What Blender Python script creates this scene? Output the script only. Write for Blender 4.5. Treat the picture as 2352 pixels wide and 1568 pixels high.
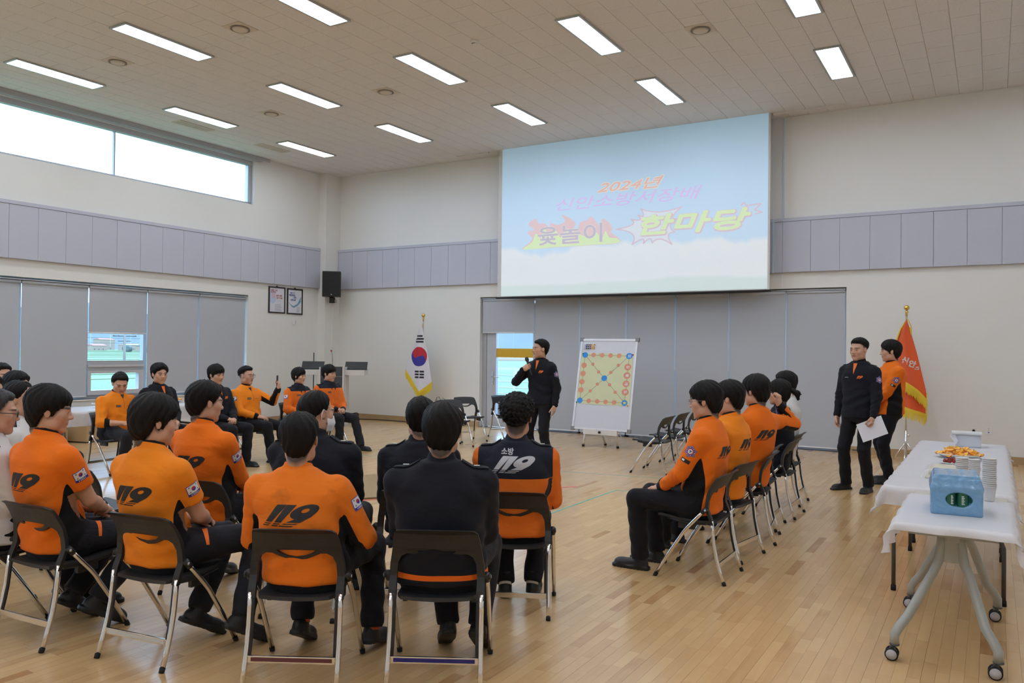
import bpy, bmesh, math, random
import numpy as np
from mathutils import Vector, Matrix, Quaternion
from mathutils.bvhtree import BVHTree
PI = math.pi
R = math.radians
for o in list(bpy.data.objects): bpy.data.objects.remove(o)
SC = bpy.context.scene
COL = SC.collection
# ------------------------------------------------------------------ camera
CH = 1.58
YAW, PIT, ROL, FPX = 0.539629, 0.01001, 0.01145, 1844.89
cam_d = bpy.data.cameras.new('camera'); cam_d.sensor_width = 36.0; cam_d.lens = 36.0*FPX/2352.0
cam_d.clip_start = 0.05; cam_d.clip_end = 3000
cam = bpy.data.objects.new('camera', cam_d); COL.objects.link(cam)
_M = Matrix.Rotation(YAW, 3, 'Z') @ Matrix.Rotation(PIT, 3, 'X') @ Matrix.Rotation(-ROL, 3, 'Y')
_r, _u, _f = _M @ Vector((1,0,0)), _M @ Vector((0,0,1)), _M @ Vector((0,1,0))
_c = Matrix((_r, _u, -_f)).transposed().to_4x4(); _c.translation = Vector((0,0,CH))
cam.matrix_world = _c
SC.camera = cam
# ------------------------------------------------------------------ view, world, light
SC.view_settings.view_transform = 'Standard'; SC.view_settings.look = 'None'
SC.view_settings.gamma = 1.0; SC.view_settings.use_curve_mapping = False
SC.view_settings.exposure = 0.24
SC.cycles.use_denoising = True
SC.cycles.max_bounces = 8; SC.cycles.diffuse_bounces = 5; SC.cycles.glossy_bounces = 3
SC.cycles.transparent_max_bounces = 12; SC.cycles.sample_clamp_indirect = 6.0
SC.cycles.caustics_reflective = False; SC.cycles.caustics_refractive = False
SKY = 7.0            # overcast sky brightness
LAMP = 15.5           # ceiling panel emission
w = bpy.data.worlds.new('overcast_sky'); SC.world = w; w.use_nodes = True
nt = w.node_tree; nt.nodes.clear()
tc = nt.nodes.new('ShaderNodeTexCoord'); sp = nt.nodes.new('ShaderNodeSeparateXYZ')
rp = nt.nodes.new('ShaderNodeValToRGB'); bg = nt.nodes.new('ShaderNodeBackground'); wo = nt.nodes.new('ShaderNodeOutputWorld')
rp.color_ramp.elements[0].position = 0.0; rp.color_ramp.elements[0].color = (0.42, 0.66, 1.0, 1)
rp.color_ramp.elements[1].position = 0.6; rp.color_ramp.elements[1].color = (0.48, 0.70, 1.0, 1)
bg.inputs['Strength'].default_value = SKY
nt.links.new(tc.outputs['Generated'], sp.inputs[0]); nt.links.new(sp.outputs['Z'], rp.inputs[0])
nt.links.new(rp.outputs[0], bg.inputs['Color']); nt.links.new(bg.outputs[0], wo.inputs['Surface'])

# ------------------------------------------------------------------ helpers
def sp2(P):
    return P
def mesh(name, verts, faces, mats=None, fm=None, smooth=False):
    me = bpy.data.meshes.new(name)
    me.from_pydata([tuple(v) for v in verts], [], [tuple(f) for f in faces])
    if mats:
        for m in (mats if isinstance(mats, (list, tuple)) else [mats]): me.materials.append(m)
    if fm is not None: me.polygons.foreach_set('material_index', fm)
    if smooth: me.polygons.foreach_set('use_smooth', [True]*len(me.polygons))
    me.update(); return me
def link(name, data, parent=None, loc=None, rot=None, mw=None):
    o = bpy.data.objects.new(name, data); COL.objects.link(o)
    if parent is not None: o.parent = parent
    if mw is not None: o.matrix_local = mw
    else:
        if loc is not None: o.location = loc
        if rot is not None: o.rotation_euler = (0,0,rot) if isinstance(rot,(int,float)) else rot
    return o
def tag(o, label, cat, group=None):
    o['label'] = label; o['category'] = cat
    if group: o['group'] = group
    return o
def struct(o): o['kind'] = 'structure'; return o
def thing(name, label, cat, loc=(0,0,0), rot=0, group=None):
    return tag(link(name, None, None, loc, rot), label, cat, group)
def copy_tree(o, parent=None):
    c = o.copy(); COL.objects.link(c); c.parent = parent
    for ch in list(o.children):
        if not ch.name.startswith('sticker'): copy_tree(ch, c)
    return c
class MB:
    def __init__(s): s.v=[]; s.f=[]; s.m=[]; s.s=[]
    def add(s, v, f, mi=0, sm=False, M=None):
        b=len(s.v)
        s.v += [tuple(M@Vector(p)) for p in v] if M is not None else [tuple(p) for p in v]
        s.f += [tuple(i+b for i in q) for q in f]; s.m += [mi]*len(f); s.s += [sm]*len(f); return s
    def box(s, x0,y0,z0,x1,y1,z1, mi=0, M=None, bev=0.0):
        if bev<=0:
            v=[(x0,y0,z0),(x1,y0,z0),(x1,y1,z0),(x0,y1,z0),(x0,y0,z1),(x1,y0,z1),(x1,y1,z1),(x0,y1,z1)]
            f=[(3,2,1,0),(4,5,6,7),(0,1,5,4),(1,2,6,5),(2,3,7,6),(3,0,4,7)]
            return s.add(v,f,mi,False,M)
        bm=bmesh.new(); bmesh.ops.create_cube(bm,size=1)
        for q in bm.verts: q.co=Vector(((x0+x1)/2+q.co.x*(x1-x0),(y0+y1)/2+q.co.y*(y1-y0),(z0+z1)/2+q.co.z*(z1-z0)))
        bmesh.ops.bevel(bm,geom=bm.edges[:],offset=bev,segments=2,affect='EDGES',profile=0.6)
        return s.bm(bm,mi,False,M)
    def bm(s,bm,mi=0,sm=False,M=None):
        bm.verts.index_update()
        s.add([q.co.copy() for q in bm.verts],[[q.index for q in f.verts] for f in bm.faces],mi,sm,M); bm.free(); return s
    def tube(s, pts, r, n=10, mi=0, M=None, cap=True, flat=None):
        pts=[Vector(p) for p in pts]; rr=r if isinstance(r,(list,tuple)) else [r]*len(pts)
        v=[]; f=[]; T=[]
        for i,p in enumerate(pts):
            a=pts[max(0,i-1)]; b=pts[min(len(pts)-1,i+1)]; T.append((b-a).normalized())
        up=Vector((0,0,1)) if abs(T[0].z)<0.9 else Vector((1,0,0))
        x=T[0].cross(up).normalized()
        for i,p in enumerate(pts):
            x=(x-T[i]*x.dot(T[i])).normalized(); y=T[i].cross(x)
            for k in range(n):
                a=2*PI*k/n; rx=rr[i]; ry=rr[i]*(flat or 1)
                v.append(p+x*math.cos(a)*rx+y*math.sin(a)*ry)
        for i in range(len(pts)-1):
            for k in range(n):
                f.append((i*n+k,i*n+(k+1)%n,(i+1)*n+(k+1)%n,(i+1)*n+k))
        if cap: f.append(tuple(range(n))[::-1]); f.append(tuple((len(pts)-1)*n+k for k in range(n)))
        return s.add(v,[q[::-1] for q in f],mi,True,M)
    def lathe(s, prof, n=20, mi=0, M=None, c=(0,0,0), capb=True, capt=True):
        v=[];f=[]
        for r,z in prof:
            for k in range(n): a=2*PI*k/n; v.append((c[0]+r*math.cos(a),c[1]+r*math.sin(a),c[2]+z))
        for i in range(len(prof)-1):
            for k in range(n): f.append((i*n+k,i*n+(k+1)%n,(i+1)*n+(k+1)%n,(i+1)*n+k))
        if capb: f.append(tuple(range(n))[::-1])
        if capt: f.append(tuple((len(prof)-1)*n+k for k in range(n)))
        return s.add(v,f,mi,True,M)
    def ball(s,c,r,mi=0,M=None,nu=12,nv=8):
        r=r if isinstance(r,(tuple,list)) else (r,r,r)
        v=[(c[0],c[1],c[2]-r[2])];f=[]
        for j in range(1,nv):
            t=PI*j/nv
            for k in range(nu): a=2*PI*k/nu; v.append((c[0]+r[0]*math.sin(t)*math.cos(a),c[1]+r[1]*math.sin(t)*math.sin(a),c[2]-r[2]*math.cos(t)))
        v.append((c[0],c[1],c[2]+r[2])); L=len(v)-1
        for k in range(nu):
            f.append((0,1+(k+1)%nu,1+k)); f.append((L,L-nu+k,L-nu+(k+1)%nu))
            for j in range(nv-2): a=1+j*nu; f.append((a+k,a+(k+1)%nu,a+nu+(k+1)%nu,a+nu+k))
        return s.add(v,f,mi,True,M)
    def prism(s, poly, h0, h1, mi=0, M=None):   # poly in xy, extruded in z
        n=len(poly); v=[(p[0],p[1],h0) for p in poly]+[(p[0],p[1],h1) for p in poly]
        f=[tuple(range(n))[::-1],tuple(range(n,2*n))]+[(i,(i+1)%n,n+(i+1)%n,n+i) for i in range(n)]
        return s.add(v,f,mi,False,M)
    def me(s,name,mats):
        me=mesh(name,s.v,s.f,mats,s.m); me.polygons.foreach_set('use_smooth',s.s)
        if any(s.s) and not all(s.s): pass
        return me
    def obj(s,name,mats,parent=None,loc=None,rot=None):
        return link(name,s.me(name,mats),parent,loc,rot)
def quad_ofs(): pass
# ---- materials
MATS={}
def mat(name, col, rough=0.6, metal=0.0, var=0.06, vs=14.0, bump=0.0, bs=60.0, spec=0.5, sheen=0.0, coat=0.0, emit=None, es=0.0):
    if name in MATS: return MATS[name]
    m=bpy.data.materials.new(name); m.use_nodes=True; t=m.node_tree; b=t.nodes['Principled BSDF']
    b.inputs['Roughness'].default_value=rough; b.inputs['Metallic'].default_value=metal
    b.inputs['Specular IOR Level'].default_value=spec
    if sheen: b.inputs['Sheen Weight'].default_value=sheen; b.inputs['Sheen Roughness'].default_value=0.6
    if coat: b.inputs['Coat Weight'].default_value=coat
    tc=t.nodes.new('ShaderNodeTexCoord'); nz=t.nodes.new('ShaderNodeTexNoise'); nz.inputs['Scale'].default_value=vs
    nz.inputs['Detail'].default_value=3
    mx=t.nodes.new('ShaderNodeMix'); mx.data_type='RGBA'
    c=Vector(col[:3]); mx.inputs['A'].default_value=(*(c*(1-var)),1); mx.inputs['B'].default_value=(*[min(1,q*(1+var)) for q in c],1)
    t.links.new(tc.outputs['Object'],nz.inputs['Vector']); t.links.new(nz.outputs['Fac'],mx.inputs['Factor'])
    t.links.new(mx.outputs['Result'],b.inputs['Base Color'])
    if bump:
        n2=t.nodes.new('ShaderNodeTexNoise'); n2.inputs['Scale'].default_value=bs; n2.inputs['Detail'].default_value=4
        bp=t.nodes.new('ShaderNodeBump'); bp.inputs['Strength'].default_value=bump; bp.inputs['Distance'].default_value=0.01
        t.links.new(tc.outputs['Object'],n2.inputs['Vector']); t.links.new(n2.outputs['Fac'],bp.inputs['Height']); t.links.new(bp.outputs['Normal'],b.inputs['Normal'])
    if emit: b.inputs['Emission Color'].default_value=(*emit,1); b.inputs['Emission Strength'].default_value=es
    MATS[name]=m; return m
def srgb(r,g,b):
    f=lambda c:(c/255/12.92 if c/255<=0.04045 else ((c/255+0.055)/1.055)**2.4)
    return (f(r),f(g),f(b))
M_wall=mat('wall_paint',(0.735,0.735,0.71),0.75,var=0.012,vs=3,bump=0.03,bs=300)
M_white=mat('white_plastic',(0.75,0.75,0.76),0.4,var=0.02)
M_alu=mat('aluminium',(0.62,0.64,0.67),0.35,0.85,var=0.02)
M_gframe=mat('grey_window_frame',(0.42,0.43,0.45),0.45,0.2,var=0.02)
M_chrome=mat('chrome',(0.78,0.76,0.73),0.16,1.0,var=0.02)
M_black=mat('black_plastic',(0.014,0.014,0.015),0.45,var=0.1,bump=0.05,bs=400)
M_rub=mat('black_rubber',(0.01,0.01,0.01),0.8)
M_gold=mat('polished_gold',(0.75,0.52,0.12),0.2,1.0)
M_panel=mat('acoustic_panel',(0.50,0.515,0.60),0.85,var=0.02,vs=40,bump=0.05,bs=500)
M_blind=mat('blind_fabric',(0.45,0.475,0.52),0.9,var=0.03,vs=120,bump=0.05,bs=800)
M_base=mat('maple_baseboard',(0.42,0.29,0.15),0.5,var=0.12,vs=6)
def glass_mat():
    m=bpy.data.materials.new('window_glass'); m.use_nodes=True; t=m.node_tree; t.nodes.clear()
    o=t.nodes.new('ShaderNodeOutputMaterial'); tr=t.nodes.new('ShaderNodeBsdfTransparent'); gl=t.nodes.new('ShaderNodeBsdfGlossy')
    tr.inputs[0].default_value=(0.9,0.95,0.97,1); gl.inputs['Roughness'].default_value=0.02
    lw=t.nodes.new('ShaderNodeLayerWeight'); lw.inputs[0].default_value=0.5; pw=t.nodes.new('ShaderNodeMath'); pw.operation='POWER'; pw.inputs[1].default_value=5
    fr=t.nodes.new('ShaderNodeMath'); fr.operation='MULTIPLY_ADD'; fr.inputs[1].default_value=0.9; fr.inputs[2].default_value=0.04; mx=t.nodes.new('ShaderNodeMixShader')
    t.links.new(lw.outputs['Facing'],pw.inputs[0]); t.links.new(pw.outputs[0],fr.inputs[0]); t.links.new(fr.outputs[0],mx.inputs[0]); t.links.new(tr.outputs[0],mx.inputs[1]); t.links.new(gl.outputs[0],mx.inputs[2]); t.links.new(mx.outputs[0],o.inputs[0])
    return m
M_glass=glass_mat()
def emis(name,col,s):
    m=bpy.data.materials.new(name); m.use_nodes=True; t=m.node_tree; t.nodes.clear()
    o=t.nodes.new('ShaderNodeOutputMaterial'); e=t.nodes.new('ShaderNodeEmission'); e.inputs[0].default_value=(*col,1); e.inputs[1].default_value=s
    t.links.new(e.outputs[0],o.inputs[0]); return m
M_lamp=emis('lamp_diffuser_light',(0.87,0.945,1.05),LAMP)
def wood_mat(name, dark, light, attr=True, sc=1.0, rough=0.28, stripe=True):
    m=bpy.data.materials.new(name); m.use_nodes=True; t=m.node_tree; b=t.nodes['Principled BSDF']; L=t.links
    g=t.nodes.new('ShaderNodeNewGeometry'); mp=t.nodes.new('ShaderNodeMapping'); mp.inputs['Scale'].default_value=(28*sc,2.2*sc,28*sc)
    at=t.nodes.new('ShaderNodeAttribute'); at.attribute_name='rnd'
    ad=t.nodes.new('ShaderNodeVectorMath'); ad.operation='MULTIPLY_ADD'; ad.inputs[1].default_value=(37,91,11)
    L.new(at.outputs['Fac'],ad.inputs[0]); L.new(g.outputs['Position'],ad.inputs[2]); L.new(ad.outputs[0],mp.inputs['Vector'])
    nz=t.nodes.new('ShaderNodeTexNoise'); nz.inputs['Scale'].default_value=1; nz.inputs['Detail'].default_value=5; nz.inputs['Distortion'].default_value=0.6
    L.new(mp.outputs[0],nz.inputs['Vector'])
    n2=t.nodes.new('ShaderNodeTexNoise'); n2.inputs['Scale'].default_value=5*sc; n2.inputs['Detail'].default_value=2; L.new(ad.outputs[0],n2.inputs['Vector'])
    a1=t.nodes.new('ShaderNodeMath'); a1.operation='MULTIPLY_ADD'; a1.inputs[1].default_value=0.32; L.new(nz.outputs['Fac'],a1.inputs[0])
    a2=t.nodes.new('ShaderNodeMath'); a2.operation='MULTIPLY'; a2.inputs[1].default_value=0.62; L.new(at.outputs['Fac'],a2.inputs[0]); L.new(a2.outputs[0],a1.inputs[2])
    a3=t.nodes.new('ShaderNodeMath'); a3.operation='MULTIPLY_ADD'; a3.inputs[1].default_value=0.22; L.new(n2.outputs['Fac'],a3.inputs[0]); L.new(a1.outputs[0],a3.inputs[2])
    r=t.nodes.new('ShaderNodeValToRGB'); e=r.color_ramp.elements
    e[0].position=0.05; e[0].color=(*light,1); e[1].position=1.0; e[1].color=(*dark,1)
    k=r.color_ramp.elements.new(0.62); k.color=(*[(a*0.62+c*0.38) for a,c in zip(light,dark)],1)
    L.new(a3.outputs[0],r.inputs[0]); L.new(r.outputs[0],b.inputs['Base Color'])
    b.inputs['Roughness'].default_value=rough; b.inputs['Coat Weight'].default_value=0.25; b.inputs['Coat Roughness'].default_value=0.12
    return m
def setrnd(me, vals, dom='FACE'):
    a=me.attributes.new('rnd','FLOAT',dom); a.data.foreach_set('value',vals)
def text_obj(name, s, size, mats, parent, M, align='CENTER', shear=0.0, bold=0.0, sx=1.0, z=0.0, ext=0.0, space=1.0):
    c=bpy.data.curves.new(name,'FONT'); c.body=s; c.size=size; c.align_x=align; c.align_y='CENTER'; c.shear=shear; c.offset=bold; c.resolution_u=3
    c.space_character=space; c.extrude=ext
    o=bpy.data.objects.new(name+'_tmp',c); COL.objects.link(o); bpy.context.view_layer.update()
    me=bpy.data.meshes.new_from_object(o.evaluated_get(bpy.context.evaluated_depsgraph_get())); bpy.data.objects.remove(o); bpy.data.curves.remove(c)
    me.transform(Matrix.Diagonal((sx,1,1,1))); me.materials.clear(); me.materials.append(mats); me.name=name
    if parent is False: return me
    return link(name,me,parent,mw=M)
# ------------------------------------------------------------------ setting
XL, XR, YB, YF, ZC = -13.074, 2.3, 13.735, -4.5, 5.487
rng=random.Random(5)
# floor: dark bed and maple boards laid along Y
fb=MB().box(XL-.3,YF-.2,-0.12,XR+.3,YB+.3,-0.006)
floor=struct(fb.obj('floor',mat('floor_bed',(0.10,0.06,0.03),0.8)))
M_board=wood_mat('maple_boards',srgb(158,106,56),srgb(218,184,134),rough=0.25)
def inview(x,y,z=0,m=60):
    v=Vector((x,y,z-CH)); f=v.dot(_f)
    if f<0.4: return None
    px=1176+FPX*v.dot(_r)/f; py=784-FPX*v.dot(_u)/f
    if -m<px<2352+m and -m<py<1568+m: return f
    return None
PW=0.2437/4; x=XL; boards=[]; col=0
xo=-1.61*CH/1.75
k0=int((XL-xo)/PW)-1
k=k0
while True:
    x0=xo+k*PW; x1=x0+PW
    k+=1
    if x1>XR: break
    if x0<XL: continue
    gap=0.0013 if k%4==0 else 0.0006
    y=YF+rng.random()*0.5
    while y<YB:
        L=rng.choice((0.23,0.3,0.38,0.45,0.52,0.6)); y1=min(y+L,YB)
        f=inview((x0+x1)/2,(y+y1)/2)
        rr=min(1,max(0,rng.gauss(0.34,0.15)))
        if rng.random()<0.035: rr=min(1,0.66+0.3*rng.random())
        boards.append((x0+gap/2,y+0.0004,x1-0.0005,y1-0.0004,rr,f if f else 99)); y=y1
boards.sort(key=lambda b:b[5])
near=[b for b in boards if b[5]<99][:290]; rest=[b for b in boards if b not in set(near)]
def plankmesh(bs,name):
    v=[];f=[];r=[]
    for (x0,y0,x1,y1,rr,_) in bs:
        b=len(v); v+=[(x0,y0,-.006),(x1,y0,-.006),(x1,y1,-.006),(x0,y1,-.006),(x0,y0,0),(x1,y0,0),(x1,y1,0),(x0,y1,0)]
        f+=[(b+4,b+5,b+6,b+7),(b,b+1,b+5,b+4),(b+1,b+2,b+6,b+5),(b+2,b+3,b+7,b+6),(b+3,b,b+4,b+7)]; r+=[rr]*5
    me=mesh(name,v,f,M_board); setrnd(me,r); return me
o=link('floorboards',plankmesh(rest,'floorboards'),floor); o['kind']='stuff'
for b in near: link('floorboard',plankmesh([b],'floorboard'),floor)
# ceiling with staggered tiles
M_slab=mat('ceiling_joint',(0.60,0.57,0.55),0.9)
ceil=struct(MB().box(XL-.3,YF-.2,ZC+0.008,XR+.3,YB+.3,ZC+0.2).obj('ceiling',M_slab))
def tile_mat():
    m=bpy.data.materials.new('mineral_ceiling_tile'); m.use_nodes=True; t=m.node_tree; b=t.nodes['Principled BSDF']; L=t.links
    g=t.nodes.new('ShaderNodeNewGeometry'); mp=t.nodes.new('ShaderNodeMapping'); mp.inputs['Scale'].default_value=(60,60,60)
    nz=t.nodes.new('ShaderNodeTexNoise'); nz.inputs['Scale'].default_value=1; nz.inputs['Detail'].default_value=3
    r=t.nodes.new('ShaderNodeValToRGB'); e=r.color_ramp.elements; e[0].position=0.30; e[0].color=(0.60,0.58,0.57,1); e[1].position=0.42; e[1].color=(0.715,0.70,0.69,1)
    L.new(g.outputs['Position'],mp.inputs[0]); L.new(mp.outputs[0],nz.inputs['Vector']); L.new(nz.outputs['Fac'],r.inputs[0]); L.new(r.outputs[0],b.inputs['Base Color'])
    b.inputs['Roughness'].default_value=0.95; return m
M_tile=tile_mat()
TW,TL=0.306,0.612; tiles=[]; tx0=-0.143
for i in range(int((XL-tx0)/TW)-1,int((XR-tx0)/TW)+2):
    x0=max(XL,tx0+i*TW); x1=min(XR,tx0+(i+1)*TW)
    if x1-x0<0.02: continue
    y=YF-(0.306 if i%2 else 0)+0.1
    while y<YB:
        y0=max(YF,y); y1=min(YB,y+TL); y+=TL
        if y1-y0<0.02: continue
        f=inview((x0+x1)/2,(y0+y1)/2,ZC,100); tiles.append((x0,y0,x1,y1,f if f else 99))
tiles.sort(key=lambda b:b[4]); tn=[b for b in tiles if b[4]<99][:290]; tr=tiles[len(tn):] if tiles[len(tn)-1][4]<99 else [b for b in tiles if b not in set(tn)]
def tilemesh(bs,name,cx=0,cy=0):
    v=[];f=[]
    for (x0,y0,x1,y1,_) in bs:
        g=0.0013; b=len(v); x0,x1,y0,y1=x0-cx+g,x1-cx-g,y0-cy+g,y1-cy-g; e=0.002
        v+=[(x0,y0,0.008),(x1,y0,0.008),(x1,y1,0.008),(x0,y1,0.008),(x0+e,y0+e,0),(x1-e,y0+e,0),(x1-e,y1-e,0),(x0+e,y1-e,0)]
        f+=[(b+7,b+6,b+5,b+4),(b,b+4,b+5,b+1),(b+1,b+5,b+6,b+2),(b+2,b+6,b+7,b+3),(b+3,b+7,b+4,b)]
    return mesh(name,v,f,M_tile)
o=link('ceiling_tiles',tilemesh(tr,'ceiling_tiles'),ceil,(0,0,ZC)); o['kind']='stuff'
tcache={}
for (x0,y0,x1,y1,_) in tn:
    key=(round(x1-x0,3),round(y1-y0,3))
    if key not in tcache: tcache[key]=tilemesh([(0,0,x1-x0,y1-y0,0)],'ceiling_tile')
    link('ceiling_tile',tcache[key],ceil,(x0,y0,ZC))
# walls
def wall(name,quads,holes=None): pass
T=0.25
DX0,DX1,DZ1=-8.99,-2.01,2.64            # recess of the door and window strip in the back wall
b=MB(); b.box(XL-T,YB,0,DX0,YB+T,ZC); b.box(DX1,YB,0,XR+T,YB+T,ZC); b.box(DX0,YB,DZ1,DX1,YB+T,ZC)
wall_back=struct(b.obj('wall_back',M_wall))
LY1=11.31; LZ0,LZ1=0.66,2.63; HY1=11.42; HZ0,HZ1=4.50,5.40; LY0=0.5
b=MB(); b.box(XL-T,HY1,0,XL,YB,ZC); b.box(XL-T,YF,0,XL,HY1,LZ0); b.box(XL-T,YF,LZ1,XL,HY1,HZ0); b.box(XL-T,YF,HZ1,XL,HY1,ZC)
b.box(XL-T,YF,LZ0,XL,LY0,LZ1); b.box(XL-T,YF,HZ0,XL,LY0,HZ1); b.box(XL-T,LY1,LZ0,XL,HY1,LZ1)
wall_left=struct(b.obj('wall_left',M_wall))
struct(MB().box(XR,YF,0,XR+T,YB,ZC).obj('wall_right',M_wall))
struct(MB().box(XL-T,YF-T,0,XR+T,YF,ZC).obj('wall_rear',M_wall))
# corner pillar
struct(MB().box(XL,13.28,0.12,-12.85,YB,ZC-0.001).obj('trim_1',M_wall))
# thin conduit down the pillar and beside the screen
tag(MB().box(-12.852,13.50,0.8,-12.832,13.52,2.8).box(-12.86,13.48,1.55,-12.825,13.54,1.63).obj('cable_duct',M_wall),'thin white cable duct with a small junction box on the corner pillar','cable duct')
M_strip=mat('pale_blue_strip',(0.52,0.62,0.70),0.4)
tag(MB().box(-3.01,YB-0.015,3.80,-2.985,YB,ZC-0.02).obj('cable_duct',M_strip),'long pale strip on the white wall beside the projection screen, above the grey band','cable duct')
tag(MB().box(-3.155,YB-0.085,2.90,-3.13,YB-0.066,3.80).obj('cable_duct',M_strip),'pale strip crossing the grey panel band right of the screen','cable duct')
tag(MB().box(-3.03,YB-0.012,2.66,-3.01,YB,2.88).obj('cable_duct',M_white),'short white strip between the grey band and the blinds','cable duct')
# baseboards
def basb(name,x0,y0,x1,y1):
    o=struct(MB().box(x0,y0,0,x1,y1,0.11).obj(name,M_base)); return o
b1=basb('baseboard_back',XL,YB-0.015,DX0,YB); basb('baseboard_right',DX1,YB-0.015,XR,YB); basb('baseboard_left',XL,YF,XL+0.015,YB-0.015)
M_slot=mat('dark_slot',(0.05,0.05,0.055),0.6)
for xx in (-1.85,-1.05,-0.2,0.55):
    tag(MB().box(xx-0.06,YB-0.022,0.045,xx+0.06,YB-0.015,0.06).obj('floor_vent',M_slot),'slim dark slot set in the wooden baseboard','vent','slots in the baseboard')
# band of acoustic panels
def band(name, axis, edges, z0, z1, segs):
    root=struct(link(name,None)); 
    mb=MB()
    for (a0,a1) in segs:
        if axis=='x': mb.box(a0,YB-0.045,z0,a1,YB,z1); mb.box(a0,YB-0.075,z1-0.055,a1,YB-0.045,z1)
        else: mb.box(XL,a0,z0,XL+0.045,a1,z1); mb.box(XL+0.045,a0,z1-0.055,XL+0.075,a1,z1)
    fr=mb.obj('backing_rail',M_panel,root)
    for (a0,a1) in segs:
        e=sorted(q for q in edges if a0<q<a1); e=[a0]+e+[a1]
        for p,q in zip(e,e[1:]):
            if axis=='x': MB().box(p+.002,YB-0.066,z0+.002,q-.002,YB-0.045,z1-0.06,bev=0.003).obj('panel',M_panel,root)
            else: MB().box(XL+0.045,p+.002,z0+.002,XL+0.066,q-.002,z1-0.06,bev=0.003).obj('panel',M_panel,root)
    return root
band('trim_2','x',[-12.85+0.441*i for i in range(1,9)]+[-8.72]+[-8.31+0.443*i for i in range(26)],2.903,3.799,[(-12.84,XR)])
band('trim_3','y',[13.28-0.445*i for i in range(1,30)],2.903,3.799,[(0.2,13.275)])
# high window (window_1) in the left wall
g=XL-0.12
win=struct(link('window_1',None))
fr=MB(); 
fr.box(g-.05,LY0,HZ0,g+.02,HY1,HZ0+0.05); fr.box(g-.05,LY0,HZ1-0.09,g+.06,HY1,HZ1); fr.box(g-.05,HY1-0.09,HZ0+.05,g+.04,HY1-0.0,HZ1-.09)
for yy in (8.42,5.4,2.4): fr.box(g-.03,yy-0.014,HZ0+.05,g+.02,yy+0.014,HZ1-.09)
fr.obj('window_frame',M_gframe,win)
e=[LY0,2.4,5.4,8.42,HY1-.09]
for p,q in zip(e,e[1:]): MB().box(g-.012,p+.014,HZ0+.05,g-.004,q-.014,HZ1-.09).obj('window_pane',M_glass,win)
# curtain track along the top of the high window
tr_=struct(MB().box(XL,LY0,ZC-0.085,XL+0.10,11.55,ZC-0.06).box(XL+0.08,LY0,ZC-0.06,XL+0.105,11.75,ZC-0.002).obj('trim_4',M_gframe))
# lower window (window_2)
win=struct(link('window_2',None)); g=XL-0.16
fr=MB(); fr.box(g-.04,LY0,LZ0,g+.05,LY1,LZ0+.06); fr.box(g-.04,LY0,LZ1-.06,g+.05,LY1,LZ1)
vs=[LY0+.02,2.5,4.6,5.75,6.86,7.96,9.07,10.2,LY1-.03]
for yy in vs: fr.box(g-.04,yy-.035,LZ0+.06,g+.05,yy+.035,LZ1-.06)
fr.box(g-.04,7.995,1.14,g+.06,9.035,1.31)
fr.obj('window_frame',M_gframe,win)
MB().box(g-.02,7.995,.721,g+.075,9.035,.80).box(g-.02,7.995,1.09,g+.075,9.035,1.139).box(g-.02,7.995,.80,g+.075,8.05,1.09).box(g-.02,8.94,.80,g+.075,9.035,1.09).box(g+.05,7.995,1.20,g+.085,9.035,1.235).obj('window_sash',mat('grey_sash',(0.5,0.5,0.52),0.4),win)
for p,q in zip(vs,vs[1:]):
    if q-p>0.6: MB().box(g-.012,p+.035,LZ0+.06,g-.004,q-.035,LZ1-.06).obj('window_pane',M_glass,win)
struct(MB().box(XL-T,LY0,LZ0-.02,XL+0.03,LY1,LZ0).obj('trim_5',M_white))
# door and glazed strip in the back wall (door_1)
dr=struct(link('door_1',None)); gy=YB+0.15
fr=MB(); fr.box(DX0,gy-.05,0,DX0+.10,gy+.05,DZ1); fr.box(DX1-.08,gy-.05,0,DX1,gy+.05,DZ1); fr.box(DX0+.1,gy-.05,DZ1-.08,DX1-.08,gy+.05,DZ1)
for xx in (-7.66,-6.75,-5.8,-4.86,-3.9,-2.95): fr.box(xx-.04,gy-.05,0,xx+.04,gy+.05,DZ1-.08)
fr.box(-7.62,gy-.05,0,DX1-.08,gy+.05,.08); fr.obj('door_frame',M_gframe,dr)
lf=MB(); lf.box(-8.88,gy-.045,0.02,-8.66,gy+.035,2.5); lf.box(-7.80,gy-.045,0.02,-7.71,gy+.035,2.5); lf.box(-8.66,gy-.045,0.02,-7.80,gy+.035,.22); lf.box(-8.66,gy-.045,2.4,-7.80,gy+.035,2.5)
leaf=lf.obj('door_leaf',mat('grey_door_leaf',(0.47,0.48,0.52),0.4),dr)
h=MB(); h.box(-8.755,gy-.062,0.86,-8.715,gy-.045,1.13,bev=.004); h.tube([(-8.735,gy-.06,1.02),(-8.735,gy-.10,1.02),(-8.56,gy-.10,1.02)],.011); h.ball((-8.735,gy-.065,0.92),.014)
h.obj('door_handle',M_alu,leaf)
MB().box(-8.66,gy-.01,.22,-7.80,gy-.002,2.4).obj('door_pane',M_glass,leaf)
MB().box(-8.67,gy-.028,1.42,-7.795,gy-.011,1.60).obj('yellow_band',mat('yellow_film',(0.62,0.38,0.02),0.5),leaf)
for p,q in zip((-7.66,-6.75,-5.8,-4.86,-3.9,-2.95),(-6.75,-5.8,-4.86,-3.9,-2.95,DX1-.04)):
    MB().box(p+.04,gy-.01,.08,q-.04,gy-.002,DZ1-.08).obj('window_pane',M_glass,dr)
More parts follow.
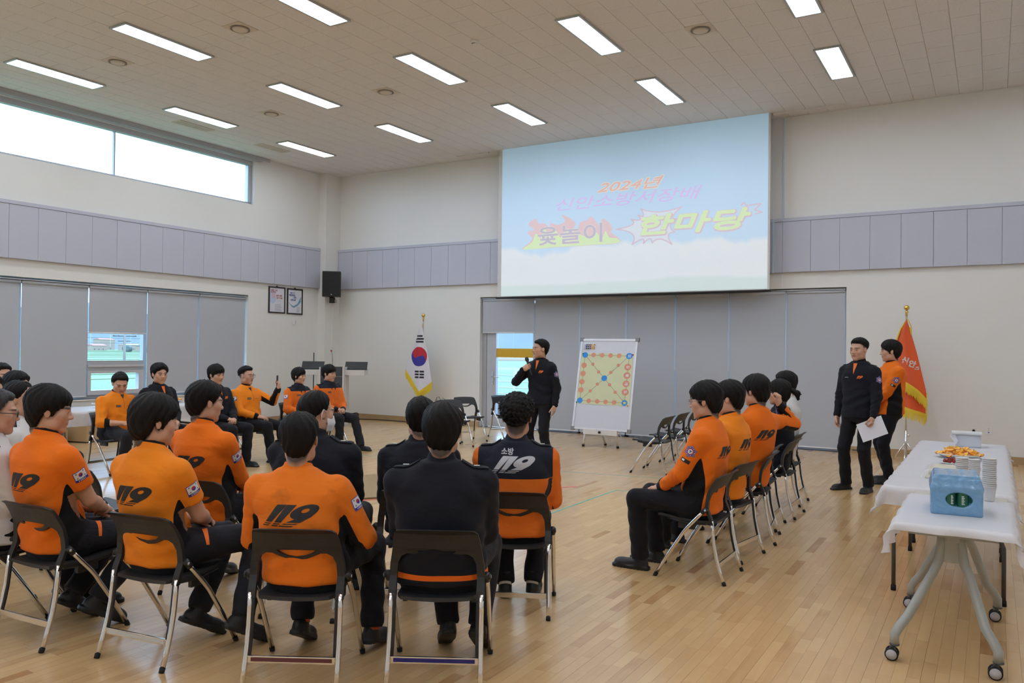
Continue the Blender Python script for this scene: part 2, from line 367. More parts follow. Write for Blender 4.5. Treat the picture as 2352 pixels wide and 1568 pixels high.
# roller blinds
def blind(axis,a0,a1,z0,ztop,label,group=None,chain=True,cs=1):
    root=thing('roller_blind',label,'blind',((a0+a1)/2,YB+0.05,z0) if axis=='x' else (XL-.06,(a0+a1)/2,z0),0 if axis=='x' else -PI/2,group)
    hw=(a1-a0)/2-0.012; H=ztop-z0; th=0.0012
    # wavy thin fabric
    v=[];f=[];nx=10
    for s in (0,1):
        for j in range(7):
            for i in range(nx+1):
                xx=-hw+2*hw*i/nx; zz=0.02+(H-.05)*j/6; v.append((xx,0.004*math.sin(xx*3+j*.2)+s*th,zz))
    def id(s,j,i): return s*7*(nx+1)+j*(nx+1)+i
    for j in range(6):
        for i in range(nx): f.append((id(0,j,i),id(0,j,i+1),id(0,j+1,i+1),id(0,j+1,i))); f.append((id(1,j,i),id(1,j+1,i),id(1,j+1,i+1),id(1,j,i+1)))
    link('blind_fabric',mesh('blind_fabric',v,f,M_blind,smooth=True),root)
    MB().tube([(-hw,0.0,0.012),(hw,0.0,0.012)],.012,8).obj('bottom_bar',M_white,root)
    MB().tube([(-hw,0.01,H-.04),(hw,0.01,H-.04)],.028,12).obj('roller',M_blind,root)
    MB().box(-hw-.01,-.02,H-.012,hw+.01,.05,H+.0,bev=.002).obj('head_rail',M_alu,root)
    if chain:
        cx=cs*(hw+.004); zl=max(0.15,H-1.15) if H<2.2 else H-1.35
        MB().tube([(cx,-.022,H-.03),(cx,-.022,zl),(cx+.008,-.022,zl-.02),(cx+.016,-.022,zl),(cx+.016,-.022,H-.03)],.0025,6).obj('pull_chain',M_white,root)
    return root
xs=[-8.97,-7.74,-6.75,-5.80,-4.86,-3.90,-2.95,-2.03]
nm=['raised grey roller blind over the glass door','grey roller blind lowered just right of the glass door','lowered grey roller blind behind the left edge of the flip chart','lowered grey roller blind behind the flip chart board','lowered grey roller blind above the row of empty chairs','lowered grey roller blind behind the seated orange row','lowered grey roller blind farthest right by the wall end']
for i,(p,q) in enumerate(zip(xs,xs[1:])): blind('x',p,q,1.905 if i==0 else 0.03,2.615,nm[i],'blinds on the back wall')
ys=[3.4,4.6,5.74,6.86,7.965,9.06,10.165,11.28]
nm=['lowered grey blind near the camera end of the left wall','lowered grey blind at the left picture edge, first of the row','lowered grey blind behind the dark haired heads at the left','tall grey blind left of the uncovered window','short raised grey blind over the uncovered window','grey blind behind the seated man in the dark jacket, right of the uncovered window','lowered grey blind farthest right on the left wall']
for i,(p,q) in enumerate(zip(ys,ys[1:])): blind('y',p,q,1.775 if i==4 else 0.69,2.60,nm[i],'blinds on the left wall',cs=-1)
# ceiling lights
M_fr=mat('light_frame',(0.42,0.45,0.45),0.4,0.3)
proto=None
LX=(-11.62,-9.18,-6.75,-4.30,-1.84,0.6); LYs=(11.45,9.0,6.52,4.06,1.6,-0.9,-3.3)
cn={0:'left window side',1:'second column from the left wall',2:'middle column',3:'column left of the screen centre',4:'right hand column',5:'column by the right wall'}
rn=['nearest the screen wall','second from the screen wall','third from the screen wall','above the camera side','behind the camera','rear','rearmost']
for i,lx in enumerate(LX):
    for j,ly in enumerate(LYs):
        if proto is None:
            proto=thing('ceiling_light','','ceiling light',(lx,ly,ZC))
            w2,l2=.165,.65; e=.028
            MB().box(-w2,-l2,-.022,-w2+e,l2,0).box(w2-e,-l2,-.022,w2,l2,0).box(-w2+e,-l2,-.022,w2-e,-l2+e,0).box(-w2+e,l2-e,-.022,w2-e,l2,0).obj('light_frame',M_fr,proto)
            MB().box(-w2+e,-l2+e,-.016,w2-e,l2-e,-.004).obj('diffuser',M_lamp,proto)
            r=proto
        else: r=copy_tree(proto); r.location=(lx,ly,ZC)
        r['label']='long white ceiling light panel, %s, %s'%(cn[i],rn[j]); r['group']='ceiling light panels'
# ceiling diffusers and grilles
M_vent=mat('vent_cream',(0.62,0.56,0.48),0.6)
vp=None
for (vx,vy,lb) in [(-7.95,6.69,'round air diffuser between the two nearest left ceiling lights'),(-10.37,6.65,'round air diffuser above the high window end'),(-7.95,9.45,'round air diffuser in the middle of the ceiling'),(-10.38,9.41,'round air diffuser left of the ceiling middle'),(-3.06,9.47,'round air diffuser at the upper right near the screen')]:
    if vp is None:
        vp=thing('air_diffuser',lb,'air vent',(vx,vy,ZC),0,'round ceiling diffusers'); r=vp
        MB().box(-.155,-.155,-.008,.155,.155,0,bev=.003).obj('cover_plate',M_vent,vp)
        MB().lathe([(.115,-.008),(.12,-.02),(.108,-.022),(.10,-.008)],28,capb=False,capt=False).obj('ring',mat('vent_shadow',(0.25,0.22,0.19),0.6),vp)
        MB().lathe([(0.0,-.034),(.06,-.034),(.092,-.026),(.094,-.012),(.02,-.008)],28).obj('disc',M_vent,vp)
    else: r=copy_tree(vp); r.location=(vx,vy,ZC); r['label']=lb
vp=None
for (vx,vy,lb) in [(-12.2,9.28,'double air grille in the ceiling above the high window'),(-12.18,11.08,'double air grille in the ceiling toward the far corner')]:
    if vp is None:
        vp=thing('air_grille',lb,'air vent',(vx,vy,ZC),0,'double ceiling grilles'); r=vp
        b=MB(); b.box(-.12,-.36,-.01,-.095,.36,0); b.box(.095,-.36,-.01,.12,.36,0)
        for yy in (-.36,-.0125,.335): b.box(-.095,yy,-.01,.095,yy+.025,0)
        b.obj('grille_frame',M_vent,vp)
        MB().box(-.095,-.34,-.004,.095,.34,-.001).obj('grille_backing',M_slot,vp)
        for k in range(9):
            for (c0,c1) in ((-.335,-.0125),(.0125,.335)):
                MB().box(-.09+k*.021,c0,-.009,-.078+k*.021,c1,-.005).obj('slat',M_vent,vp)
    else: r=copy_tree(vp); r.location=(vx,vy,ZC); r['label']=lb
sm=thing('smoke_detector','small white smoke detector on the ceiling tiles','smoke detector',(-5.66,8.44,ZC))
MB().lathe([(.05,0),(.05,-.02),(.042,-.03)],20,capb=True).obj('base',M_white,sm); MB().lathe([(.03,-.03),(.03,-.045),(.012,-.05)],16).obj('sensor',M_white,sm)
for k in range(3): MB().box(-.02+k*.016,-.034,-.044,-.012+k*.016,-.028,-.034).obj('slot',M_slot,sm)
tag(MB().box(-3.1,13.40,ZC-.03,-1.95,13.46,ZC).box(-1.97,13.38,ZC-.05,-1.93,13.48,ZC).obj('screen_case',M_tile),'narrow slot cover in the ceiling right of the screen','screen housing')
tag(MB().box(-9.35,13.34,ZC-.02,-8.6,13.40,ZC).obj('screen_case',M_tile),'narrow slot cover in the ceiling left of the screen','screen housing')
# ------------------------------------------------------------------ figures: distance fields turned into surfaces
import openvdb as vdb
F32=np.float32
class G:
    def __init__(s,lo,hi,h):
        s.h=h; s.lo=np.array(lo,float); n=[int(math.ceil((b-a)/h))+1 for a,b in zip(lo,hi)]
        s.ax=[(s.lo[i]+h*np.arange(n[i])).astype(F32) for i in range(3)]; s.d=np.full(n,0.08,F32)
    def win(s,lo,hi):
        sl=[]
        for i in range(3):
            a=max(0,int((lo[i]-s.lo[i])/s.h)); b=min(len(s.ax[i]),int((hi[i]-s.lo[i])/s.h)+2)
            if b<=a: return None
            sl.append(slice(a,b))
        x=s.ax[0][sl[0]][:,None,None]; y=s.ax[1][sl[1]][None,:,None]; z=s.ax[2][sl[2]][None,None,:]
        return tuple(sl),x,y,z
    def un(s,fn,lo,hi,k=0.0,mar=0.03):
        w=s.win([a-mar for a in lo],[a+mar for a in hi])
        if w is None: return
        sl,x,y,z=w; b=fn(x,y,z).astype(F32); a=s.d[sl]
        if k<=0: s.d[sl]=np.minimum(a,b)
        else:
            h=np.clip(.5+.5*(b-a)/k,0,1); s.d[sl]=b+(a-b)*h-k*h*(1-h) if False else (b*(1-h)+a*h-k*h*(1-h))
    def sub(s,fn,lo,hi,k=0.0,mar=0.02):
        w=s.win([a-mar for a in lo],[a+mar for a in hi])
        if w is None: return
        sl,x,y,z=w; b=-fn(x,y,z).astype(F32); a=s.d[sl]
        if k<=0: s.d[sl]=np.maximum(a,b)
        else:
            h=np.clip(.5-.5*(b-a)/k,0,1); s.d[sl]=b*(1-h)+a*h+k*h*(1-h)
    def cap(s,a,b,r1,r2,k=0.0):
        lo=[min(p-r1,q-r2) for p,q in zip(a,b)]; hi=[max(p+r1,q+r2) for p,q in zip(a,b)]
        s.un(lambda x,y,z:sd_cap(x,y,z,a,b,r1,r2),lo,hi,k)
    def ell(s,c,r,k=0.0,sub=False,M=None):
        m=max(r)
        f=lambda x,y,z:sd_ell(x,y,z,c,r,M)
        (s.sub if sub else s.un)(f,[q-m for q in c],[q+m for q in c],k)
    def out(s):
        g=vdb.FloatGrid(0.08); g.copyFromArray(s.d); p,t,q=g.convertToPolygons(isovalue=0.0,adaptivity=0.0)
        v=p.astype(float)*s.h+s.lo
        f=[tuple(a) for a in t.tolist()]+[tuple(a) for a in q.tolist()]
        return v,f
def sd_cap(x,y,z,a,b,r1,r2):
    ba=[q-p for p,q in zip(a,b)]; l2=sum(q*q for q in ba)+1e-9
    px,py,pz=x-a[0],y-a[1],z-a[2]
    t=np.clip((px*ba[0]+py*ba[1]+pz*ba[2])/l2,0,1)
    return np.sqrt((px-ba[0]*t)**2+(py-ba[1]*t)**2+(pz-ba[2]*t)**2)-(r1+(r2-r1)*t)
def sd_ell(x,y,z,c,r,M=None):
    px,py,pz=x-c[0],y-c[1],z-c[2]
    if M is not None: px,py,pz=(M[0][0]*px+M[0][1]*py+M[0][2]*pz,M[1][0]*px+M[1][1]*py+M[1][2]*pz,M[2][0]*px+M[2][1]*py+M[2][2]*pz)
    k0=np.sqrt((px/r[0])**2+(py/r[1])**2+(pz/r[2])**2)
    k1=np.sqrt((px/r[0]**2)**2+(py/r[1]**2)**2+(pz/r[2]**2)**2)+1e-6
    return k0*(k0-1)/k1
def npmesh(name,v,f,mats,attrs=None,fm=None,flip=False):
    me=bpy.data.meshes.new(name); nv=len(v); nf=len(f)
    me.vertices.add(nv); me.vertices.foreach_set('co',np.asarray(v,dtype=F32).ravel())
    ls=[len(q) for q in f]; fl=[i for q in f for i in (q[::-1] if flip else q)]
    me.loops.add(len(fl)); me.loops.foreach_set('vertex_index',fl)
    me.polygons.add(nf); me.polygons.foreach_set('loop_start',np.concatenate([[0],np.cumsum(ls)[:-1]]).astype(np.int32))
    me.update(calc_edges=True); me.validate()
    for m in (mats if isinstance(mats,(list,tuple)) else [mats]): me.materials.append(m)
    if fm is not None: me.polygons.foreach_set('material_index',fm)
    me.polygons.foreach_set('use_smooth',np.ones(len(me.polygons),bool))
    for k,a in (attrs or {}).items():
        at=me.attributes.new(k,'FLOAT','POINT'); at.data.foreach_set('value',np.asarray(a,dtype=F32))
    me.update(); return me
FLIP=False
# ---- materials for people
def cloth_mat(name,c0,c1=None,c2=None,rough=0.88,sheen=0.05,bump=0.25,soil=False):
    if name in MATS: return MATS[name]
    m=bpy.data.materials.new(name); m.use_nodes=True; t=m.node_tree; b=t.nodes['Principled BSDF']; L=t.links
    b.inputs['Roughness'].default_value=rough; b.inputs['Sheen Weight'].default_value=sheen; b.inputs['Specular IOR Level'].default_value=0.25
    tc=t.nodes.new('ShaderNodeTexCoord'); nz=t.nodes.new('ShaderNodeTexNoise'); nz.inputs['Scale'].default_value=5; nz.inputs['Detail'].default_value=4
    L.new(tc.outputs['Object'],nz.inputs['Vector'])
    mx=t.nodes.new('ShaderNodeMix'); mx.data_type='RGBA'; c=Vector(c0)
    mx.inputs['A'].default_value=(*(c*0.9),1); mx.inputs['B'].default_value=(*(c*1.08),1); L.new(nz.outputs['Fac'],mx.inputs['Factor'])
    cur=mx.outputs['Result']
    if soil:
        n3=t.nodes.new('ShaderNodeTexNoise'); n3.inputs['Scale'].default_value=11; n3.inputs['Detail'].default_value=3; L.new(tc.outputs['Object'],n3.inputs['Vector'])
        r3=t.nodes.new('ShaderNodeMapRange'); r3.inputs[1].default_value=0.60; r3.inputs[2].default_value=0.75; r3.inputs[4].default_value=0.35; L.new(n3.outputs['Fac'],r3.inputs[0])
        m3=t.nodes.new('ShaderNodeMix'); m3.data_type='RGBA'; m3.inputs['B'].default_value=(0.16,0.07,0.03,1); L.new(r3.outputs[0],m3.inputs['Factor']); L.new(cur,m3.inputs['A']); cur=m3.outputs['Result']
    for nm,cc in (('m1',c1),('m2',c2)):
        if cc is None: continue
        at=t.nodes.new('ShaderNodeAttribute'); at.attribute_name=nm
        mr=t.nodes.new('ShaderNodeMapRange'); mr.inputs[1].default_value=-0.0006; mr.inputs[2].default_value=0.0006; L.new(at.outputs['Fac'],mr.inputs[0])
        m2=t.nodes.new('ShaderNodeMix'); m2.data_type='RGBA'; m2.inputs['B'].default_value=(*cc,1); L.new(mr.outputs[0],m2.inputs['Factor']); L.new(cur,m2.inputs['A']); cur=m2.outputs['Result']
    L.new(cur,b.inputs['Base Color'])
    if bump:
        n2=t.nodes.new('ShaderNodeTexNoise'); n2.inputs['Scale'].default_value=9; n2.inputs['Detail'].default_value=3; n2.inputs['Distortion'].default_value=1.2
        mp=t.nodes.new('ShaderNodeMapping'); mp.inputs['Scale'].default_value=(0.7,0.7,1.5); L.new(tc.outputs['Object'],mp.inputs[0]); L.new(mp.outputs[0],n2.inputs['Vector'])
        bp=t.nodes.new('ShaderNodeBump'); bp.inputs['Strength'].default_value=bump; bp.inputs['Distance'].default_value=0.03
        L.new(n2.outputs['Fac'],bp.inputs['Height']); L.new(bp.outputs['Normal'],b.inputs['Normal'])
    MATS[name]=m; return m
def skin_mat():
    m=bpy.data.materials.new('skin'); m.use_nodes=True; t=m.node_tree; b=t.nodes['Principled BSDF']; L=t.links
    b.inputs['Roughness'].default_value=0.5; b.inputs['Subsurface Weight'].default_value=0.0
    tc=t.nodes.new('ShaderNodeTexCoord'); nz=t.nodes.new('ShaderNodeTexNoise'); nz.inputs['Scale'].default_value=30
    L.new(tc.outputs['Object'],nz.inputs['Vector'])
    mx=t.nodes.new('ShaderNodeMix'); mx.data_type='RGBA'; mx.inputs['A'].default_value=(0.50,0.27,0.175,1); mx.inputs['B'].default_value=(0.60,0.345,0.235,1); L.new(nz.outputs['Fac'],mx.inputs['Factor'])
    cur=mx.outputs['Result']
    for nm,cc,lo,hi,am in (('lips',(0.36,0.10,0.085),-.002,.002,1),('brow',(0.012,0.009,0.008),-.0015,.0015,.92),('stub',(0.03,0.022,0.02),-.012,.014,.93),('line',(0.05,0.02,0.015),-.001,.001,.95)):
        at=t.nodes.new('ShaderNodeAttribute'); at.attribute_name=nm
        mr=t.nodes.new('ShaderNodeMapRange'); mr.inputs[1].default_value=lo; mr.inputs[2].default_value=hi; mr.inputs[4].default_value=am; L.new(at.outputs['Fac'],mr.inputs[0])
        m2=t.nodes.new('ShaderNodeMix'); m2.data_type='RGBA'; m2.inputs['B'].default_value=(*cc,1); L.new(mr.outputs[0],m2.inputs['Factor']); L.new(cur,m2.inputs['A']); cur=m2.outputs['Result']
    L.new(cur,b.inputs['Base Color']); return m
M_skin=skin_mat()
M_eyew=mat('eye_white',(0.62,0.58,0.54),0.3); M_iris=mat('dark_iris',(0.012,0.008,0.006),0.15)
def hair_mat(name,c):
    if name in MATS: return MATS[name]
    m=bpy.data.materials.new(name); m.use_nodes=True; t=m.node_tree; b=t.nodes['Principled BSDF']; L=t.links
    b.inputs['Roughness'].default_value=0.62; b.inputs['Specular IOR Level'].default_value=0.18
    tc=t.nodes.new('ShaderNodeTexCoord'); mp=t.nodes.new('ShaderNodeMapping'); mp.inputs['Scale'].default_value=(150,150,14)
    nz=t.nodes.new('ShaderNodeTexNoise'); nz.inputs['Scale'].default_value=1; nz.inputs['Detail'].default_value=3; L.new(tc.outputs['Object'],mp.inputs[0]); L.new(mp.outputs[0],nz.inputs['Vector'])
    mx=t.nodes.new('ShaderNodeMix'); mx.data_type='RGBA'; mx.inputs['A'].default_value=(*[q*.5 for q in c],1); mx.inputs['B'].default_value=(*[q*1.7 for q in c],1); L.new(nz.outputs['Fac'],mx.inputs['Factor']); L.new(mx.outputs['Result'],b.inputs['Base Color'])
    bp=t.nodes.new('ShaderNodeBump'); bp.inputs['Strength'].default_value=0.6; bp.inputs['Distance'].default_value=0.004; L.new(nz.outputs['Fac'],bp.inputs['Height']); L.new(bp.outputs['Normal'],b.inputs['Normal'])
    MATS[name]=m; return m
M_hair=hair_mat('black_hair',(0.0065,0.0055,0.0052))
# ---- head (local: origin between the ears, +Y face, +X right)
def make_head(kind):
    w={'m':1.0,'w':1.06,'f':0.93}[kind]
    g=G((-.10,-.13,-.20),(.10,.135,.135),.0041)
    g.ell((0,-.014,.034),(.076*w,.094,.086)); g.ell((0,.022,-.03),(.062*w,.068,.082),.03)
    for s in (-1,1):
        g.ell((s*.040*w,.052,-.016),(.024,.024,.024),.022); g.ell((s*.045*w,.012,-.066),(.022,.028,.024),.03)
    g.ell((0,.062,-.094),(.024,.02,.016),.025)
    g.cap((-.036*w,.078,.024),(.036*w,.078,.024),.011,.011,.018)
    for s in (-1,1): g.ell((s*.031*w,.094,.006),(.015,.011,.009),.012,sub=True)
    g.cap((0,.083,.014),(0,.099,-.018),.0065,.009,.012); g.ell((0,.100,-.024),(.0125,.011,.010),.008)
    for s in (-1,1): g.ell((s*.0115,.094,-.027),(.0085,.010,.0075),.006)
    for s in (-1,1): g.ell((s*.031*w,.0775,.006),(.0150,.0115,.0100),.004)
    g.cap((-.017,.080,-.051),(.017,.080,-.051),.0065,.0065,.008); g.cap((-.014,.0795,-.061),(.014,.0795,-.061),.007,.007,.007)
    g.cap((-.02,.0905,-.0558),(.02,.0905,-.0558),.0016,.0016) if False else None
    g.sub(lambda x,y,z:sd_cap(x,y,z,(-.021,.091,-.0562),(.021,.091,-.0562),.0028,.0028),(-.03,.08,-.065),(.03,.1,-.045),.003)
    for s in (-1,1):
        a=.35; M=[[math.cos(a),s*math.sin(a),0],[-s*math.sin(a),math.cos(a),0],[0,0,1]]
        g.ell((s*(.0785*w),-.006,.0),(.0062,.0165,.0275),.006,M=M); g.ell((s*(.0855*w),-.001,.003),(.004,.009,.016),.003,sub=True,M=M)
    g.cap((0,-.022,-.045),(0,-.034,-.092),.053*(.9 if kind=='f' else 1),.050*(.9 if kind=='f' else 1),.03)
    v,f=g.out(); x,y,z=v[:,0],v[:,1],v[:,2]
    keep=None
    ax=np.abs(x)
    brow=.0055-np.sqrt(((ax-.032*w)/4.2)**2+(z-(.0285-.10*np.abs(ax-.03*w)))**2); brow=np.where(y>.04,brow,-.01)
    lips=.0068-np.sqrt(((x)/3.2)**2+(z+.0562)**2); lips=np.where(y>.07,lips,-.01)
    # eye opening: dark almond drawn by lids with iris, sclera wedge left by colour difference
    line=.0030-np.sqrt(((ax-.031*w)/4.6)**2+(z-(.0086-7.0*(ax-.031*w)**2))**2); 
    iris=.0052-np.sqrt(((ax-.031*w)/1.15)**2+(z-.0060)**2); line=np.maximum(line,iris); line=np.where(y>.06,line,-.01)
    mouth=.0012-np.sqrt((x/16)**2+(z+.0562)**2); line=np.where((y>.06)&(mouth>-.004)&(z<-.045),np.maximum(line,mouth),line)
    return v,f,dict(brow=brow,lips=lips,line=line)
HEADS={k:make_head(k) for k in ('m','w','f')}
HL={ # hairline height by angle from the face (deg): 0 front .. 180 nape ; thickness top, side
 'short':((0,.078),(32,.070),(50,.050),(68,.018),(80,.004),(95,.012),(112,-.020),(138,-.070),(180,-.086),.018,.009),
 'fade':((0,.078),(36,.071),(55,.056),(75,.040),(100,.030),(120,.02),(150,.0),(180,-.01),.020,.006),
 'fringe':((0,.026),(30,.024),(50,.012),(66,-.026),(80,-.022),(96,-.002),(110,-.035),(132,-.078),(180,-.100),.026,.015),
 'mop':((0,.028),(30,.026),(50,.012),(66,-.032),(84,-.030),(100,-.014),(114,-.050),(138,-.098),(180,-.118),.030,.020),
 'part':((0,.066),(24,.052),(46,.034),(66,-.008),(95,.004),(110,-.030),(138,-.078),(180,-.096),.026,.013),
 'curly':((0,.045),(35,.040),(60,.030),(80,.014),(100,.012),(118,-.010),(145,-.035),(180,-.045),.034,.020),
 'balding':((0,.092),(30,.082),(50,.058),(72,.010),(95,.005),(115,-.010),(138,-.070),(180,-.088),.014,.010),
 'woman':((0,.030),(30,.026),(48,.004),(62,-.035),(78,-.045),(96,-.035),(115,-.060),(150,-.090),(180,-.100),.026,.020),
}
def make_hair(style,kind,seed,h=.006):
    P=HL[style]; w={'m':1.0,'w':1.06,'f':0.93}[kind]; top,side=P[-2],P[-1]; tb=np.array(P[:-2],float)
    g=G((-.125,-.155,-.125),(.125,.13,.165),h); rs=np.random.RandomState(seed); ph=rs.rand(8)*6.28
    x=g.ax[0][:,None,None]; y=g.ax[1][None,:,None]; z=g.ax[2][None,None,:]
    an=np.degrees(np.arctan2(np.abs(x),y+.01))+0*z; hl=np.interp(an,tb[:,0],tb[:,1])
    tk=side+(top-side)*np.clip((z-.0)/.09,0,1)
    d=sd_ell(x,y,z,(0,-.016,.034),(.077*w,.096,.087))
    d2=sd_ell(x,y,z,(0,-.03,-.03),(.066*w,.060,.075)); hh=np.clip(.5+.5*(d2-d)/.04,0,1); d=d2*(1-hh)+d*hh-.04*hh*(1-hh)
    th=np.arctan2(x,y)
    if style=='curly':
        n=.0055*np.sin(120*x+3*np.sin(83*z+ph[0]))*np.sin(131*y+3*np.sin(71*x+ph[1]))+.0055*np.sin(140*z+3*np.sin(97*y+ph[2])+2*np.sin(88*x))*np.cos(101*x+ph[5]+2*np.sin(90*z)); n=n+.0035*np.sin(260*x+2*np.sin(150*z)+ph[3])*np.sin(240*z+2*np.sin(170*y)+ph[4])
    else:
        n=.0022*np.sin(th*17+4*np.sin(z*25+ph[0])+ph[1])+.0012*np.sin(th*41+3*np.sin(z*40+ph[2])+ph[3])+.0035*np.sin(th*3+z*22+ph[4])
        if style in('short','fade'): n=n+.0015*np.sin(230*x+ph[5])*np.sin(220*y+ph[6])*np.clip((z-.05)*30,0,1)
    tp=np.clip((z-hl)/.045,0.05 if style not in('fringe','mop','woman','curly') else .45,1)
    o=d-tk*tp-n
    hn=.005*np.sin(th*13+ph[5])+.003*np.sin(th*29+ph[6]) if style in('fringe','mop','woman','part') else .002*np.sin(th*19+ph[5])
    cut=(hl+hn-z)*.8
    kk=.012 if style not in('fringe','mop','woman') else .008
    hh=np.clip(.5-.5*(cut-o)/kk,0,1); o=cut*(1-hh)+o*hh+kk*hh*(1-hh)
    if style in('fade','short'):   # a little raised front
        o2=sd_ell(x,y,z,(0,.048,.098),(.052,.030,.022)); hh=np.clip(.5+.5*(o2-o)/.015,0,1); o=o2*(1-hh)+o*hh-.015*hh*(1-hh)
    g.d=o.astype(F32)
    # clear ears
    for s in (-1,1): g.ell((s*.092*w,.0,-.004),(.015,.0155,.0235),.004,sub=True)
    g.d[0]=g.d[-1]=.05; g.d[:,0]=g.d[:,-1]=.05; g.d[:,:,0]=g.d[:,:,-1]=.05
    return g.out()
def stub_attr(style,v,kind):
    P=HL[style]; tb=np.array(P[:-2],float); x,y,z=v[:,0],v[:,1],v[:,2]
    an=np.degrees(np.arctan2(np.abs(x),y+.01)); lo={'fade':(80,.050),'short':(80,.02)}.get(style,(999,0))
    dl=np.interp(an,[0,62,74,100,140,180],[.0,.0,.030,.030,.050,.055]) if style in('fade','curly') else np.interp(an,[0,70,82,110,180],[0,0,.010,.012,.022])
    s=z-(np.interp(an,tb[:,0],tb[:,1])-dl); s=np.where((np.abs(x)>.074)&(np.abs(y)<.03)&(z<.03),-.03,s)   # keep the ears clear
    return np.where(an<45,s-.004,s)
# ---- hand (local: origin wrist, +Y fingers, +Z back of hand, thumb on +X for side=+1)
def make_hand(curl,spread=0.0,thumb=0.5,h=.0047,tc=0.3):
    pts=[]; F=[]
    base=[(.030,.082,.0,.068),(.010,.087,.0,.076),(-.010,.084,.0,.071),(-.029,.076,.0,.056)]
    lo=np.array([-.06,-.03,-.10]); hi=np.array([.085,.19,.04])
    g=G(lo,hi,h)
    g.ell((0,.045,-.002),(.041,.050,.0155)); g.cap((0,-.03,0),(0,.03,0),.026,.024,.02)
    g.cap((-.026,.07,0),(.026,.076,0),.0125,.013,.012)
    for i,(bx,by,bz,L) in enumerate(base):
        c=curl[i] if isinstance(curl,(list,tuple)) else curl
        p=Vector((bx,by,bz)); ang=-c*0.75; sp=(bx*spread*6); r=.0092-.0006*abs(i-1)
        for k,fr in enumerate((.46,.30,.24)):
            d=Vector((math.sin(sp),math.cos(ang),math.sin(ang))); q=p+d*L*fr; r2=r-.0008
            g.cap(p,q,r,r2,.003 if k==0 else .002); p=q; ang-=c*(1.05 if k==0 else .85); r=r2
    p=Vector((.024,.018,-.006)); a=thumb
    d=Vector((math.sin(a),math.cos(a)*.8,-.35)).normalized(); q=p+d*.042; g.cap(p,q,.0145,.0115,.012)
    d=Vector((math.sin(a*(1-tc)),math.cos(a*(1-tc)),-.35-tc*.5)).normalized(); r_=q+d*.030; g.cap(q,r_,.0108,.0098,.003)
    d=Vector((math.sin(a*(1-2.2*tc)),math.cos(a*(1-2.2*tc)),-.3-tc*.6)).normalized(); g.cap(r_,r_+d*.024,.0098,.0080,.002)
    return g.out()
HANDS={'relax':make_hand([.30,.38,.45,.5],.25),'flat':make_hand([.12,.15,.18,.2],.3),'grip':make_hand([.95,1.0,1.02,1.05],0,.35,tc=.55),'fist':make_hand([1.35,1.4,1.4,1.4],0,.25,tc=.8),'clasp':make_hand([.62,.68,.7,.75],.1,.3)}
# ---- shoe (local: origin ankle floor point, +Y toe)
def make_shoe(boot):
    g=G((-.07,-.11,-.012),(.07,.22,.20 if boot else .13),.0065)
    def sole(x,y,z):
        w=.040+.008*np.sin(np.clip((y+.08)/.28,0,1)*3.3); q=np.maximum(np.abs(x)-w,0)
        ey=np.abs(y-.055)-.125; dx=np.maximum(np.abs(x)-(w-.03),0); dy=np.maximum(ey,0); return np.maximum(np.sqrt(dx**2+dy**2)-.03,np.abs(z-.013)-.013)
    g.un(sole,(-.06,-.1,0),(.06,.21,.03)); g.ell((0,.122,.034),(.047,.073,.042),.012); g.ell((0,.02,.045),(.038,.085,.040),.02); g.ell((0,-.045,.045),(.036,.042,.040),.015)
    top=.15 if boot else .085
    g.cap((0,-.018,.05),(0,-.02,top),.043,.044 if boot else .038,.025)
    g.sub(lambda x,y,z:sd_cap(x,y,z,(0,-.02,top+.025),(0,-.02,top+.08),.033,.04),(-.06,-.08,top-.02),(.06,.05,top+.08),.004)
    if boot:
        for k in range(6): g.cap((-.022,.045-.011*k,.072+.013*k),(.022,.040-.011*k,.076+.013*k),.0042,.0042,.002)
        for k in range(9):
            for s in(-1,1): g.sub(lambda x,y,z:sd_cap(x,y,z,(s*.052,-.06+k*.028,-.002),(s*.035,-.06+k*.028,-.002),.006,.006),(-.06,-.08,-.01),(.06,.2,.01))
    else:
        for k in range(4): g.cap((-.018,.075-.012*k,.066+.004*k),(.018,.072-.012*k,.067+.004*k),.0036,.0036,.002)
    v,f=g.out(); return v,f
M_shoe=mat('black_shoe_leather',(0.007,0.007,0.008),0.5,bump=0.15,bs=120)
SHOES={}
for nm_,b_ in(('boot',True),('shoe',False)):
    v,f=make_shoe(b_); SHOES[nm_]=npmesh('shoe',v,f,M_shoe)
def frame(o,y,z):   # 4x4 with Y along y, Z close to z
    y=Vector(y).normalized(); z=Vector(z); z=(z-y*z.dot(y)).normalized(); x=y.cross(z)
    M=Matrix((x,y,z)).transposed().to_4x4(); M.translation=Vector(o); return M
def xf(v,M): 
    A=np.array(M); return v@A[:3,:3].T+A[:3,3]
def ik(a,c,l1,l2,pole):
    a,c,pole=Vector(a),Vector(c),Vector(pole); d=c-a; L=d.length
    if L>l1+l2-.004: c=a+d*((l1+l2-.004)/L); d=c-a; L=d.length
    t=(l1*l1-l2*l2+L*L)/(2*L); hh=math.sqrt(max(0,l1*l1-t*t)); u=d/L
    p=pole-u*pole.dot(u); p.normalize(); return a+u*t+p*hh,c
